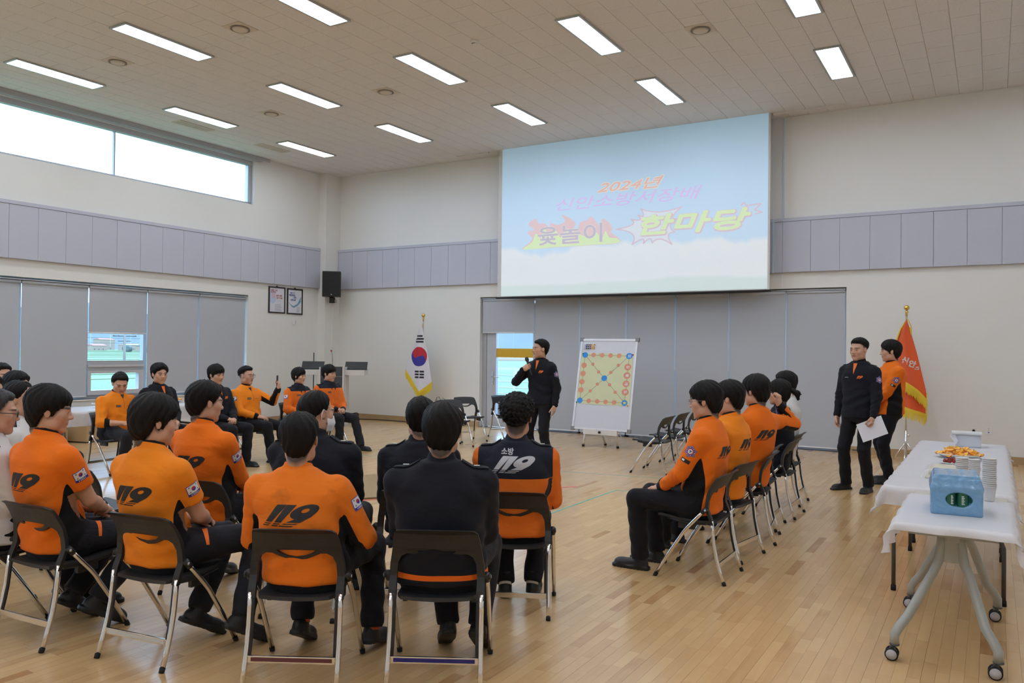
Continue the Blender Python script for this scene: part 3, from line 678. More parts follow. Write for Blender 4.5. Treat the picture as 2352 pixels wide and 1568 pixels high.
# ---- decals: flat print laid on a garment
def dec_polys(polys,name,mats,jb,M,W,Hh,off=.0016,seg=.014):
    """polys: (list of 2D points in 0..1, material index[, layer]); M: frame whose Z looks at the surface from outside"""
    bm=bmesh.new(); 
    for pl in polys:
        pts,mi=pl[0],pl[1]; ly=pl[2] if len(pl)>2 else 0
        vs=[bm.verts.new(((p[0]-.5)*W,(p[1]-.5)*Hh,ly*.0006)) for p in pts]
        try: fc=bm.faces.new(vs); fc.material_index=mi
        except ValueError: continue
        if fc.normal.z<0: pass
    bmesh.ops.triangulate(bm,faces=bm.faces[:])
    for _ in range(6):
        e=[q for q in bm.edges if q.calc_length()>seg]
        if not e: break
        bmesh.ops.subdivide_edges(bm,edges=e,cuts=1); bmesh.ops.triangulate(bm,faces=[q for q in bm.faces if len(q.verts)>3])
    return lay(bm,name,mats,jb,M,off)
def lay(bm,name,mats,jb,M,off=.0016):
    R3=M.to_3x3(); n=R3@Vector((0,0,1)); hits=0; last=None; ok=[]
    for q in bm.verts:
        ly=q.co.z; p=M@Vector((q.co.x,q.co.y,0)); h,nn,_,_=jb.ray_cast(p+n*.15,-n,.4)
        if h is None: q.co=p-n*.5; ok.append((q,None)); continue
        dd=(h-p).dot(n); q.co=h+n*(off+ly); ok.append((q,dd)); hits+=1
    bad=[q for q,d in ok if d is None or abs(d)>.14]
    bmesh.ops.delete(bm,geom=bad,context='VERTS')
    bmesh.ops.recalc_face_normals(bm,faces=bm.faces[:])
    me=bpy.data.meshes.new(name); bm.to_mesh(me); bm.free()
    for m in mats: me.materials.append(m)
    return me
def poly119(mi=0):
    P=[]
    def sl(pts): return [((x+.40*y)/1.36,y) for x,y in pts]
    for bx in (0,.215):
        P.append((sl([(bx+.03,.19),(bx+.175,.19),(bx+.175,1),(bx-.035,1),(bx-.035,.88),(bx+.03,.86)]),mi))
        P.append((sl([(bx+.03,.10),(bx+.175,.10),(bx+.175,.145),(bx+.03,.145)]),mi)); P.append((sl([(bx+.03,0),(bx+.175,0),(bx+.175,.05),(bx+.03,.05)]),mi))
    N=28; cx,cy=.685,.68
    for k in range(N):
        a0,a1=2*PI*k/N,2*PI*(k+1)/N
        o=lambda a:(cx+.265*math.cos(a),cy+.34*math.sin(a)); i=lambda a:(cx+.0+.075*math.cos(a),cy+.06+.10*math.sin(a))
        P.append((sl([o(a0),o(a1),i(a1),i(a0)]),mi))
    P.append((sl([(.95,.66),(.93,.45),(.80,.19),(.50,.19),(.62,.34),(.76,.42)]),mi))
    P.append((sl([(.455,.10),(.76,.10),(.78,.145),(.475,.145)]),mi)); P.append((sl([(.40,0),(.71,0),(.735,.05),(.425,.05)]),mi))
    return P
def circ(cx,cy,rx,ry,n=24,a0=0,a1=2*PI): return [(cx+rx*math.cos(a0+(a1-a0)*k/n),cy+ry*math.sin(a0+(a1-a0)*k/n)) for k in range(n+(0 if abs(a1-a0-2*PI)<1e-6 else 1))]
def taeguk(cx,cy,r,asp,red,blue,ly,rot=-.55,n=20):
    """red half above, blue below, S line between; asp = x stretch for unit space"""
    def T(p): x,y=p; c,s=math.cos(rot),math.sin(rot); return (cx+(c*x-s*y)*r*asp,cy+(s*x+c*y)*r)
    P=[([T(p) for p in circ(0,0,1,1,40)],blue,ly)]
    for k in range(n):   # red region in strips: between outer upper arc and S curve
        x0=-1+2*k/n; x1=-1+2*(k+1)/n
        up=lambda x:math.sqrt(max(0,1-x*x))
        def S(x): return -math.sqrt(max(0,.25-(x+.5)**2)) if x<0 else math.sqrt(max(0,.25-(x-.5)**2))
        P.append(([T((x0,S(x0)-0)),T((x1,S(x1))),T((x1,up(x1))),T((x0,up(x0)))],red,ly+1))
    return P
def trig(cx,cy,w,h,bits,mi,ly,rot=0,asp=1.0):
    P=[]
    def T(x,y): c,s=math.cos(rot),math.sin(rot); return (cx+(c*x-s*y)*asp,cy+(s*x+c*y))
    for k,b in enumerate(bits):
        y=(k-1)*h*1.6
        for (a,c_) in ([(-w/2,w/2)] if b else [(-w/2,-w*.05),(w*.05,w/2)]): P.append(([T(a,y-h/2),T(c_,y-h/2),T(c_,y+h/2),T(a,y+h/2)],mi,ly))
    return P
def flag_patch_polys():   # 0 blue,1 white,2 red,3 black
    P=[([(0,0),(1,0),(1,1),(0,1)],0,0),([(.04,.24),(.96,.24),(.96,.95),(.04,.95)],1,1)]
    P+=taeguk(.5,.6,.19,.85,2,0,2)
    for (cx,cy,rt,bt) in ((.2,.82,-.9,(1,1,1)),(.8,.82,.9,(0,1,0)),(.2,.38,.9,(1,0,1)),(.8,.38,-.9,(0,0,0))): P+=trig(cx,cy,.14,.026,bt,3,2,rt,.85)
    x=.2
    for ch in range(5): P.append(([(x,.06),(x+.09,.06),(x+.09,.19),(x,.19)],1,2)) if False else None
    L={'K':[[(0,0),(.3,0),(.3,1),(0,1)],[(.3,.4),(.75,1),(1,1),(.55,.5),(1,0),(.72,0),(.3,.55)]],'O':[[(0,0),(1,0),(1,.25),(0,.25)],[(0,.75),(1,.75),(1,1),(0,1)],[(0,.25),(.28,.25),(.28,.75),(0,.75)],[(.72,.25),(1,.25),(1,.75),(.72,.75)]],
       'R':[[(0,0),(.3,0),(.3,1),(0,1)],[(.3,.75),(1,.75),(1,1),(.3,1)],[(.72,.4),(1,.4),(1,.75),(.72,.75)],[(.3,.35),(1,.35),(1,.52),(.3,.52)],[(.5,.38),(.75,0),(1,0),(.75,.38)]],
       'E':[[(0,0),(.3,0),(.3,1),(0,1)],[(.3,0),(1,0),(1,.22),(.3,.22)],[(.3,.4),(.9,.4),(.9,.6),(.3,.6)],[(.3,.78),(1,.78),(1,1),(.3,1)]],
       'A':[[(0,0),(.28,0),(.62,1),(.38,1)],[(.72,0),(1,0),(.62,1),(.45,.9)],[(.25,.25),(.75,.25),(.7,.42),(.3,.42)]]}
    for ch in 'KOREA':
        for pl in L[ch]: P.append(([(x+a*.085,.055+b*.135) for a,b in pl],1,2))
        x+=.125
    return P
def star_polys():   # 0 navy 1 white 2 red
    def st(n,r0,r1,rot=0): return [(.5+(r0 if k%2==0 else r1)*math.sin(PI*k/n+rot),.5+(r0 if k%2==0 else r1)*math.cos(PI*k/n+rot)) for k in range(2*n)]
    def fan(pts,mi,ly): return [([(.5,.5),pts[i],pts[(i+1)%len(pts)]],mi,ly) for i in range(len(pts))]
    P=fan(st(6,.5,.36),0,0)+fan(st(6,.44,.32),1,1)+fan(st(6,.41,.30),0,2)+fan(circ(.5,.5,.25,.25,24),2,3)+fan(circ(.5,.5,.19,.19,20),1,4)
    P.append(([(.36,.55),(.5,.47),(.64,.55),(.5,.58)],0,5)); P.append(([(.45,.40),(.55,.40),(.5,.52)],0,5))
    for k in range(12):
        a=2*PI*k/12; P.append(([(.5+.27*math.cos(a-.08),.5+.27*math.sin(a-.08)),(.5+.31*math.cos(a-.08),.5+.31*math.sin(a-.08)),(.5+.31*math.cos(a+.08),.5+.31*math.sin(a+.08)),(.5+.27*math.cos(a+.08),.5+.27*math.sin(a+.08))],1,3))
    return P
# flat print colours
P_blk=mat('print_black',(0.018,0.016,0.016),0.7); P_wht=mat('print_white',(0.70,0.70,0.72),0.7); P_red=mat('print_red',(0.45,0.03,0.03),0.7); P_blu=mat('print_blue',(0.03,0.03,0.28),0.7)
P_org=mat('print_orange',(0.80,0.16,0.01),0.7); P_slv=mat('print_silver',(0.42,0.42,0.45),0.45,.2)
ORANGE=(0.80,0.165,0.008); ORANGE2=(0.83,0.235,0.012); NAVY=(0.0075,0.0082,0.0135); BLACK=(0.005,0.005,0.006); YOKE=(0.012,0.014,0.024); SHIRT=(0.62,0.61,0.60)
OUT={ # c0,c1,c2
 'orange':('orange_red_uniform_cloth',ORANGE,BLACK),'orange2':('orange_uniform_cloth',ORANGE2,BLACK),'soiled':('soiled_orange_cloth',(0.78,0.18,0.012),BLACK),
 'yoke':('orange_cloth_with_navy_yoke',(0.72,0.155,0.014),YOKE),'navy':('navy_jacket_cloth',NAVY,None),'navyhem':('navy_jacket_over_orange_shirt',NAVY,(0.72,0.13,0.01)),'white':('white_shirt_cloth',SHIRT,None)}
M_pants=cloth_mat('dark_trouser_cloth',(0.0085,0.0085,0.0115),bump=0.3); M_pants2=cloth_mat('slate_trouser_cloth',(0.014,0.015,0.020),bump=0.3)
M_trim=mat('collar_binding',(0.008,0.008,0.009),0.8); M_sock={'white':mat('white_sock',(0.6,0.6,0.62),0.9),'grey':mat('grey_sock',(0.25,0.24,0.24),0.9,bump=.3,bs=200),'orange':mat('orange_sock',(0.5,0.09,0.02),0.9)}
PERS={}
def person(key,label,x,y,deg,pose='sit',head=(0,0,0),hdk='m',hair='short',hs=1,outfit='orange',sleeve='long',lean=-8,s=1.0,wd=1.0,top=1.33,arms=None,feet=None,knee=None,
           back119=None,front=None,flag=False,star=False,glasses=None,shoes='boot',sock=None,off=(0,0),twist=0,ep=False,fine=True,pants=0,belly=0.0,haircol=None,side=0,hh=None,sidelean=0,group='firefighters seated around the hall'):
    """pose in the figure's own frame: +Y faces forward, +X is the figure's right"""
    root=thing('person',label,'person',(x,y,0),R(deg-90),group); rs=np.random.RandomState(hs*7+3)
    sit=pose=='sit'; ox,oy=off
    if sit: pz=.50; P0=Vector((ox,-.012+oy,pz)); tl=(top-.297)-pz     # neck base height follows head top
    else: pz=.90*s; P0=Vector((ox,oy,pz)); tl=(top-.297)-pz
    la=R(lean); N0=P0+Vector((0,math.sin(la)*tl*1.0,tl)); tw=R(twist)
    N0=Vector((N0.x+sidelean,N0.y,P0.z+tl))
    up=(N0-P0).normalized()
    def cen(z):   # spine position by height
        t=(z-P0.z)/tl; bulge=np.sin(np.clip(t,0,1)*PI)*(-.018 if sit else -.008)
        return P0.x+(N0.x-P0.x)*t, P0.y+(N0.y-P0.y)*t+bulge
    # ---- torso profile: t, half width, half depth
    prof=np.array([(-.22,.150,.115),(-.08,.178,.135),(.10,.172,.128+belly*.5),(.30,.160,.118+belly),(.50,.168,.120+belly*.6),(.70,.180,.122),(.80,.176,.114),(.88,.148,.096),(.95,.105,.078),(1.02,.068,.066),(1.12,.062,.062)])
    prof[:,1]*=wd; prof[:,2]*=(.5+.5*wd)
    ct,st=math.cos(tw),math.sin(tw)
    def torso(x,y,z,ext=0.0):
        t=(z-P0.z)/tl; a=np.interp(t,prof[:,0],prof[:,1])+ext; b=np.interp(t,prof[:,0],prof[:,2])+ext
        cx,cy=cen(z); ta=np.clip(t,0,1)*tw; px,py=x-cx,y-cy
        qx=px*np.cos(ta)+py*np.sin(ta); qy=-px*np.sin(ta)+py*np.cos(ta)
        q=(np.abs(qx/a)**2.35+np.abs(qy/b)**2.35)**(1/2.35); return (q-1)*np.minimum(a,b)*.92
    def tlim(x,y,z,ext,z0,z1):
        d=torso(x,y,z,ext); e=np.maximum(z0-z,z-z1); k=.012; h=np.clip(.5-.5*(e-d)/k,0,1); return e*(1-h)+d*h+k*h*(1-h)
    zs=P0.z+tl*.865; cx,cy=cen(zs)
    sw=.187*wd
    SR=Vector((cx+sw*ct,cy+sw*st,zs-.018)); SL=Vector((cx-sw*ct,cy-sw*st,zs-.018))
    ua,fa=.285*s,.245*s
    A=arms or {}
    dflt={'R':((.11,.24,.60),(.7,-.3,-.6),'relax',(0,1,-.15),(0,0,1)),'L':((-.11,.24,.60),(-.7,-.3,-.6),'relax',(0,1,-.15),(0,0,1))}
    if not sit: dflt={'R':((.27,.06,.80*s+.0),(.4,-1,0),'relax',(-.05,.12,-1),(1,0,0)),'L':((-.27,.06,.80*s),(-.4,-1,0),'relax',(.05,.12,-1),(-1,0,0))}
    AR={}
    for sd,S in(('R',SR),('L',SL)):
        wst,pole,hp,hd,hn=A.get(sd,dflt[sd]); e,wv=ik(S,Vector(wst)+Vector((ox,oy,0)),ua,fa,pole); AR[sd]=(S,e,wv,hp,Vector(hd).normalized(),Vector(hn))
    # ---- legs
    HPR=P0+Vector((.088*wd,.0,.005)); HPL=P0+Vector((-.088*wd,.0,.005)); LG={}
    th,sh=.43*s,.415*s
    if sit: HPR.z=HPL.z=.512
    fdef={'R':(.12,.42,0,5),'L':(-.12,.42,0,-5)} if sit else {'R':(.11,.02,0,-12),'L':(-.11,.02,0,12)}
    FT=feet or fdef; KP=knee or ({'R':(.1,.6,.8),'L':(-.1,.6,.8)} if sit else {'R':(.1,1,0),'L':(-.1,1,0)})
    for sd,Hp in(('R',HPR),('L',HPL)):
        fx,fy,pit,yaw=FT[sd]
        SM=Matrix.Translation((fx,fy+.018,0.0))@Matrix.Rotation(R(yaw),4,'Z')
        if pit>0: SM=SM@Matrix.Translation((0,.16,0.004))@Matrix.Rotation(R(-pit),4,'X')@Matrix.Translation((0,-.16,0))
        ank=SM@Vector((0,-.018,.100 if shoes=='boot' else .085)); k,an=ik(Hp,ank,th,sh,KP[sd]); LG[sd]=(Hp,k,an,fx,fy,pit,yaw,SM)
    # ---- body surface (kept just under the clothes)
    h=.0125 if sleeve=='short' or sleeve=='push' else .018
    bx=[SR,SL,HPR,HPL]+[AR[q][i] for q in 'RL' for i in(1,2)]+[LG[q][i] for q in 'RL' for i in(1,2)]
    lo=[min(p[i] for p in bx)-.16 for i in range(3)]; hi=[max(p[i] for p in bx)+.16 for i in range(3)]; lo[1]-=.05; lo[2]=max(0.0,lo[2]); hi[2]=max(hi[2],N0.z+.12)
    g=G(lo,hi,h); g.un(lambda x,y,z:tlim(x,y,z,-.012,P0.z-.10,N0.z+.03),(P0.x-.25,min(P0.y,N0.y)-.2,P0.z-.1),(P0.x+.25,max(P0.y,N0.y)+.2,N0.z+.06))
    for q in 'RL':
        S,e,wv,hp,hd,hn=AR[q]; Hp,k,an=LG[q][:3]
        sx=1 if q=='R' else -1
        g.cap(S-Vector((sx*.01,0,0)),e,.050,.040,.03); g.cap(e,e+(wv-e)*.35,.040,.041,.01); g.cap(e+(wv-e)*.35,wv,.041,.0265,.01)
        g.cap(Hp,k,.078*s,.050*s,.03); g.cap(k,an,.048*s,.034*s,.01)
    V,Fc=g.out(); nb=len(V); VV=[V]; FF=list(Fc)
    # hands
    for q in 'RL':
        S,e,wv,hp,hd,hn=AR[q]
        if hp is None: continue
        v,f=HANDS[hp]; v=v.copy(); M=frame(wv-hd*.004,hd,hn)
        mir=(q=='R')
        if mir: v[:,0]*=-1
        f2=[tuple(i+nb for i in (t[::-1] if mir else t)) for t in f]; v=xf(v*s*(.93 if hdk=='f' else 1.02),M) if False else xf(v*(.93 if hdk=='f' else 1.0),M); VV.append(v); FF+=f2; nb+=len(v)
    # head
    hyaw,hpit,hrol=head; hc=N0+Vector((0,.022,.150)); 
    if hpit<0: hc=hc+Vector((0,-hpit*.0012,hpit*.0010))
    HM=Matrix.Translation(hc)@Matrix.Rotation(R(hyaw),4,'Z')@Matrix.Rotation(R(hpit),4,'X')@Matrix.Rotation(R(hrol),4,'Y')
    hscale=(.98 if hdk=='f' else 1.06)*(hh or 1.0)
    HM=HM@Matrix.Scale(hscale,4)
    hw=HM@Vector((0,-.014,-.060)); nw=Vector((cen(N0.z)[0],cen(N0.z)[1]+.002,N0.z-.03)); nr=.050*(.88 if hdk=='f' else 1)*hscale
    g=G([min(a_,b_)-.08 for a_,b_ in zip(hw,nw)],[max(a_,b_)+.08 for a_,b_ in zip(hw,nw)],.007); g.cap(hw,nw,nr*.96,nr*1.16)
    v,f=g.out(); VV.append(v); FF+=[tuple(i+nb for i in t) for t in f]; nb+=len(v)
    v,f,at=HEADS[hdk]; hv=xf(v,HM); VV.append(hv); FF+=[tuple(i+nb for i in t) for t in f]; 
    AT={}
    for k2 in('brow','lips','line'): AT[k2]=np.concatenate([np.full(nb,-.05),at[k2]])
    AT['stub']=np.concatenate([np.full(nb,-.05),stub_attr(hair,v,hdk) if hair!='balding' else np.full(len(v),-.05)])
    body=link('body',npmesh('body',np.concatenate(VV),FF,M_skin,AT,flip=FLIP),root)
    # hair
    v,f=make_hair(hair,hdk,hs); me=npmesh('hair',xf(v,HM),f,haircol or M_hair,flip=FLIP); hr=link('hair',me,root)
    if side=='tail':
        g=G((-.06,-.26,-.12),(.06,-.06,.10),.006)
        g.ell((0,-.125,.03),(.022,.022,.022)); g.cap((0,-.135,.03),(0,-.185,-.005),.022,.030,.012); g.cap((0,-.185,-.005),(0,-.19,-.065),.030,.012,.012); g.cap((.01,-.19,0),(.02,-.225,-.02),.014,.004,.006); g.cap((-.01,-.18,-.03),(-.015,-.215,-.07),.012,.003,.006)
        v,f=g.out(); link('ponytail',npmesh('ponytail',xf(v,HM),f,M_hair,flip=FLIP),root)
        MB().lathe([(.021,-.004),(.025,0),(.021,.004)],14,M=HM@frame((0,-.138,.028),(0,-1,-.3),(0,0,1))@Matrix.Rotation(PI/2,4,'X')).obj('hair_tie',M_rub,root)
    # ---- jacket
    col_h=.035 if outfit!='white' else .03; jr=.0
    h=.0095 if fine else .0118
    zb=(P0.z-.055 if sit else P0.z-.06); zt=N0.z+.075
    pts=[SR,SL]+[AR[q][i] for q in 'RL' for i in(1,2)]
    lo=[min([p[i] for p in pts]+[P0[i]-.24,N0[i]-.2])-.09 for i in range(2)]+[min([zb]+[p.z-.08 for p in pts])-.02]; hi=[max([p[i] for p in pts]+[P0[i]+.24,N0[i]+.2])+.09 for i in range(2)]+[max([zt]+[p.z+.08 for p in pts])+.02]
    g=G(lo,hi,h); bag=.012 if outfit in('orange','orange2','soiled','white') else .02
    ph=rs.rand(12)*6.28
    def tj(x,y,z):
        d=tlim(x,y,z,.010+bag*.5,zb,N0.z+.012)
        wz=np.exp(-((z-(P0.z+.12))/.13)**2)
        n=.0050*wz*np.sin(52*z+5*np.sin(7*x+ph[0])+3*np.sin(9*y+ph[1])+ph[2])+.0026*np.sin(30*x+14*z+2*np.sin(17*z+ph[3])+ph[4])*np.sin(21*y+ph[5])
        n=n+.0035*np.exp(-((z-(P0.z+tl*.72))/.12)**2)*np.sin(26*z+22*np.abs(x-P0.x)+ph[6])
        return d+n
    g.un(tj,(P0.x-.27,min(P0.y,N0.y)-.2,zb),(P0.x+.27,max(P0.y,N0.y)+.22,N0.z+.03))
    # collar
    cx,cy=cen(N0.z)
    cbase=Vector((cx,cy-.0,N0.z-.015)); ctop=Vector((cx,cy+.006,N0.z+.046 if outfit not in('navy','navyhem') else N0.z+.050)); cr=.0655*(.9 if hdk=='f' else 1)
    g.cap(cbase,cbase+(ctop-cbase)*.6,cr+.006,cr,.018)
    def ctp(x,y,z): return np.maximum(np.sqrt((x-ctop.x)**2+(y-ctop.y-.1*(z-ctop.z))**2)-cr, np.maximum(cbase.z-z, z-ctop.z-.30*(cy-y)))
    g.un(ctp,(cx-.09,cy-.09,cbase.z),(cx+.09,cy+.09,ctop.z+.045),.004)
    for sx in(-1,1):
        S=SR if sx==1 else SL; g.cap(Vector((cx+sx*.045,cy-.012,N0.z-.035)),S-Vector((sx*.02,0,.012)),.045,.052,.05)
    cutz=9
    for q in 'RL':
        S,e,wv=AR[q][:3]; sx=1 if q=='R' else -1; b=bag*.35
        sl=lambda a,b2,r1,r2,k,A0=.0035,fr=70: g.un(lambda x,y,z,a=a,b2=b2,r1=r1,r2=r2:sd_cap(x,y,z,a,b2,r1,r2)+A0*np.sin(fr*((x-a[0])*(b2-a)[0]+(y-a[1])*(b2-a)[1]+(z-a[2])*(b2-a)[2])/((b2-a).length+1e-6)+3*np.sin(25*(x+y+z)+ph[7])+ph[8]),[min(u,v_)-r1-.01 for u,v_ in zip(a,b2)],[max(u,v_)+r1+.01 for u,v_ in zip(a,b2)],k)
        S2=S-Vector((sx*.012,0,.004))
        if sleeve=='long':
            sl(S2,e,.066+b,.052+b,.034,.0022,45); sl(e,wv-(wv-e).normalized()*.015,.052+b,.038+b*.6,.014,.0035,75)
        elif sleeve=='push':
            m=e+(wv-e)*.30; sl(S2,e,.066+b,.052+b,.034,.0022,45); sl(e,m,.052+b,.048+b,.014,.004,80)
        else:
            m=S+(e-S)*.62; sl(S2,m,.066+b,.058+b,.034,.0018,40)
    if sleeve=='short':
        for q in 'RL':
            S,e,wv=AR[q][:3]; u=(e-S).normalized(); m=S+(e-S)*.66
            g.sub(lambda x,y,z:np.maximum(-((x-m.x)*u.x+(y-m.y)*u.y+(z-m.z)*u.z),sd_cap(x,y,z,m,m+u*.12,.10,.10)),(m.x-.12,m.y-.12,m.z-.2),(m.x+.12,m.y+.12,m.z+.12))
    v,f=g.out(); X,Y,Z=v[:,0],v[:,1],v[:,2]
    t=(Z-P0.z)/tl; a=np.interp(t,prof[:,0],prof[:,1])+.02; b=np.interp(t,prof[:,0],prof[:,2])+.02; ccx,ccy=cen(Z); ta=np.clip(t,0,1)*tw; px,py=X-ccx,Y-ccy
    qx=px*np.cos(ta)+py*np.sin(ta); qy=-px*np.sin(ta)+py*np.cos(ta); dT=torso(X,Y,Z,.016)
    m1=np.full(len(v),-.05)
    dA=np.full(len(v),9.0); vb=np.full(len(v),0.0); al=np.zeros(len(v))
    for q in 'RL':
        S,e,wv=AR[q][:3]; sx=1 if q=='R' else -1
        d1=sd_cap(X,Y,Z,S,e,.066,.052); d2=sd_cap(X,Y,Z,e,wv,.052,.038); d=np.minimum(d1,d2)
        # direction around the arm, seen from its axis
        inn=Vector((-sx*.80,-.25,-.55)).normalized()
        dd=[]
        for (aa,bb,d_) in((S,e,d1),(e,wv,d2)):
            ba=bb-aa; L2=ba.length_squared; tt=np.clip(((X-aa.x)*ba.x+(Y-aa.y)*ba.y+(Z-aa.z)*ba.z)/L2,0,1)
            dd.append(((X-aa.x-ba.x*tt)*inn.x+(Y-aa.y-ba.y*tt)*inn.y+(Z-aa.z-ba.z*tt)*inn.z,tt))
        val=np.where(d1<d2,dd[0][0]-.034-.16*np.clip(.42-dd[0][1],0,1),dd[1][0]-.024); cuff=((dd[1][1]*(wv-e).length)-((wv-e).length-.045)); val=np.maximum(val,np.where(d2<d1+.004,cuff,-.05))
        if sleeve=='push': val=np.maximum(np.where(d1<d2,-.03,-.03),np.where(d2<d1+.004,(dd[1][1]-.17)*(wv-e).length,-.05))
        if sleeve=='short': val=val*0-.05
        if outfit in('yoke',): val=np.maximum(np.where(d2<d1+.004,cuff,-.05),np.where(d1<d2,dd[0][0]-.040,dd[1][0]-.030))
        use=d<dA; vb=np.where(use,val,vb); dA=np.where(use,d,dA)
    ww=np.clip((dT-dA)/.02+.5,0,1)
    if outfit in('orange','orange2','soiled'):
        u=qy/b; tt=np.clip((.72-t)/.45,0,1); half=.12+.44*tt; vt=(half-np.abs(u-.10))*.10
        vt=np.where((t>.72)|(np.abs(qx)<.05),-.03,vt)
        m1=vt*(1-ww)+vb*ww; m1=np.maximum(m1,np.minimum(Z-(ctop.z+.30*(cy-Y)-.007),np.sqrt((X-ctop.x)**2+(Y-ctop.y)**2)-(cr-.012)))
    elif outfit=='yoke':
        yt=np.where(qy>0.01,.86 if front=='pocket' else .60,.60); vt=np.where(np.abs(qx)<.188*wd+.004, (t-yt)*.4, -.03); u=qy/b; vs=(.22-np.abs(u+.25))*.1; vs=np.where((t>.58)|(t<-.3)|(np.abs(qx)<.05),-.03,vs)
        lim=(.205*wd-np.abs(qx)); m1=np.minimum((t-yt)*.5,lim); m1=np.maximum(m1,np.where(ww<.5,vs,vb))
    if outfit=='navyhem': m1=.013-np.abs(Z-.492)
    mats=cloth_mat(*[OUT[outfit][0],OUT[outfit][1],OUT[outfit][2]],soil=(outfit=='soiled'),bump=.16 if outfit!='navy' else .25)
    jn='shirt' if 'navy' not in outfit else 'jacket'
    jm=npmesh(jn,v,f,mats,{'m1':m1},flip=FLIP); jk=link(jn,jm,root)
    jb=BVHTree.FromPolygons([tuple(q) for q in v.tolist()],f)
    def spot(u,tz,front_): # frame on torso at lateral u (m), height t, front or back
        z=P0.z+tl*tz; c=cen(z); n=Vector((0,1 if front_ else -1,.0)); ta_=tz*tw
        Mz=Matrix.Rotation(ta_,3,'Z'); n=Mz@n; xr=Mz@Vector((-1 if front_ else 1,0,0))   # reader's left to right
        o=Vector((c[0],c[1],z))+(Mz@Vector((u,0,0)))+n*.12
        return frame(o,(0,0,1),n)
    def spot2(u,tz,front_):
        M=spot(u,tz,front_); return M
    if back119:
        M=spot(0,back119[0],False); w_=back119[1]*wd; col_=back119[2] if len(back119)>2 else P_blk
        M=M@Matrix.Rotation(R(0),4,'Z')
        link('lettering',dec_polys(poly119(),'lettering',[col_],jb,M@Matrix.Translation((back119[3] if len(back119)>3 else 0,0,0)),w_*1.12,w_*.37),jk)
        if len(back119)>4:
            tm=text_obj('hangul_lettering',back119[4],.042,col_,False,None,bold=.0012); bm=bmesh.new(); bm.from_mesh(tm); bmesh.ops.triangulate(bm,faces=bm.faces[:])
            link('hangul_lettering',lay(bm,'hangul_lettering',[col_],jb,M@Matrix.Translation((-.045,.072,0))),jk)
    if front=='119':
        M=spot(-.075,.72,True); link('lettering',dec_polys(poly119(),'lettering',[P_org],jb,M,.078,.036,seg=.01),jk)
        M=spot(.085,.715,True); link('name_tag',dec_polys([([(0,0),(.12,0),(.12,.8),(0,.8)],0),([(.35,0),(.5,0),(.5,.8),(.35,.8)],0),([(.75,0),(.9,0),(.9,.8),(.75,.8)],0)],'name_tag',[P_wht],jb,M,.045,.010,seg=.01),jk)
    if front in('119','zip'):
        M=spot(0,.885,True); link('inner_collar',dec_polys([([(.22,1),(.5,.0),(.78,1)],0)],'inner_collar',[P_org],jb,M,.085,.13,seg=.02),jk)
    if front=='tag':
        M=spot(.075,.70,True); link('name_tag',dec_polys([([(0,0),(1,0),(1,1),(0,1)],0,0)]+[([(q,.35),(q+.12,.35),(q+.12,.65),(q,.65)],1,1) for q in(.12,.42,.72)],'name_tag',[P_blk,P_wht],jb,M,.062,.026,seg=.012),jk)
        M=spot(-.075,.69,True); link('pocket_seam',dec_polys([([(0,0),(1,0),(1,1),(0,1)],0)],'pocket_seam',[mat('dark_orange_seam',(0.35,0.07,0.005),0.8)],jb,M,.085,.004,seg=.012),jk)
        M=spot(0,.80,True); link('zip',dec_polys([([(.46,0),(.54,0),(.54,1),(.46,1)],0)],'zip',[mat('dark_orange_seam',(0.35,0.07,0.005),0.8)],jb,M,.05,.16,seg=.02),jk)
        M=spot(0,.93,True); link('inner_collar',dec_polys([([(.15,1),(.5,.0),(.85,1)],0)],'inner_collar',[P_blk],jb,M,.075,.06,seg=.02),jk)
    if front=='pocket':
        for uu in(.078,-.078):
            M=spot(uu,.60,True); link('pocket',dec_polys([([(0,0),(1,0),(1,.70),(0,.70)],0),([(-.03,.74),(1.03,.74),(1.03,1),(-.03,1)],0)],'pocket',[mat('orange_pocket_flap',(0.68,0.14,0.012),.85)],jb,M,.085,.10,off=.004,seg=.02),jk)
        M=spot(.078,.74,True); link('name_tag',dec_polys([([(0,0),(1,0),(1,1),(0,1)],0,0)]+[([(q,.35),(q+.12,.35),(q+.12,.65),(q,.65)],1,1) for q in(.12,.42,.72)],'name_tag',[P_blk,P_wht],jb,M,.058,.024,seg=.012),jk)
        M=spot(0,.90,True); link('shirt_collar',dec_polys([([(.0,1),(.30,.0),(.46,.9)],0),([(1,1),(.70,.0),(.54,.9)],0)],'shirt_collar',[cloth_mat('navy_collar',YOKE)],jb,M,.16,.11,off=.006,seg=.02),jk)
        M=spot(0,.5,True); link('placket',dec_polys([([(.45,0),(.55,0),(.55,1),(.45,1)],0)],'placket',[mat('dark_orange_seam',(0.35,0.07,0.005),0.8)],jb,M,.03,.36,seg=.03),jk)
    if front=='white': pass
    def armpatch(sd,polys,name,mt,W_,H_,tt=.35,back=0.0):
        S,e=AR[sd][0],AR[sd][1]; sx=1 if sd=='R' else -1; ax=(S-e).normalized(); n=Vector((sx*.9,back,.25)); o=S+(e-S)*tt; n=(n-ax*n.dot(ax)).normalized()
        M=frame(o+n*.02,ax,n); link(name,dec_polys(polys,name,mt,jb,M,W_,H_,seg=.012),jk)
    if flag: armpatch('R',flag_patch_polys(),'flag_patch',[P_blu,P_wht,P_red,P_blk],.072,.062,back=-.35 if flag==1 else .15)
    if star:
        armpatch('L',star_polys(),'emblem_patch',[P_blu,P_wht,P_red],.092,.092,tt=.36,back=-.15 if star==1 else .35)
        if star==1: armpatch('L',[([(0,0),(1,0),(1,1),(0,1)],0,0),([(.1,.25),(.4,.25),(.4,.75),(.1,.75)],1,1)],'sleeve_tag',[P_blk,P_wht],.066,.026,tt=.62,back=-.15)
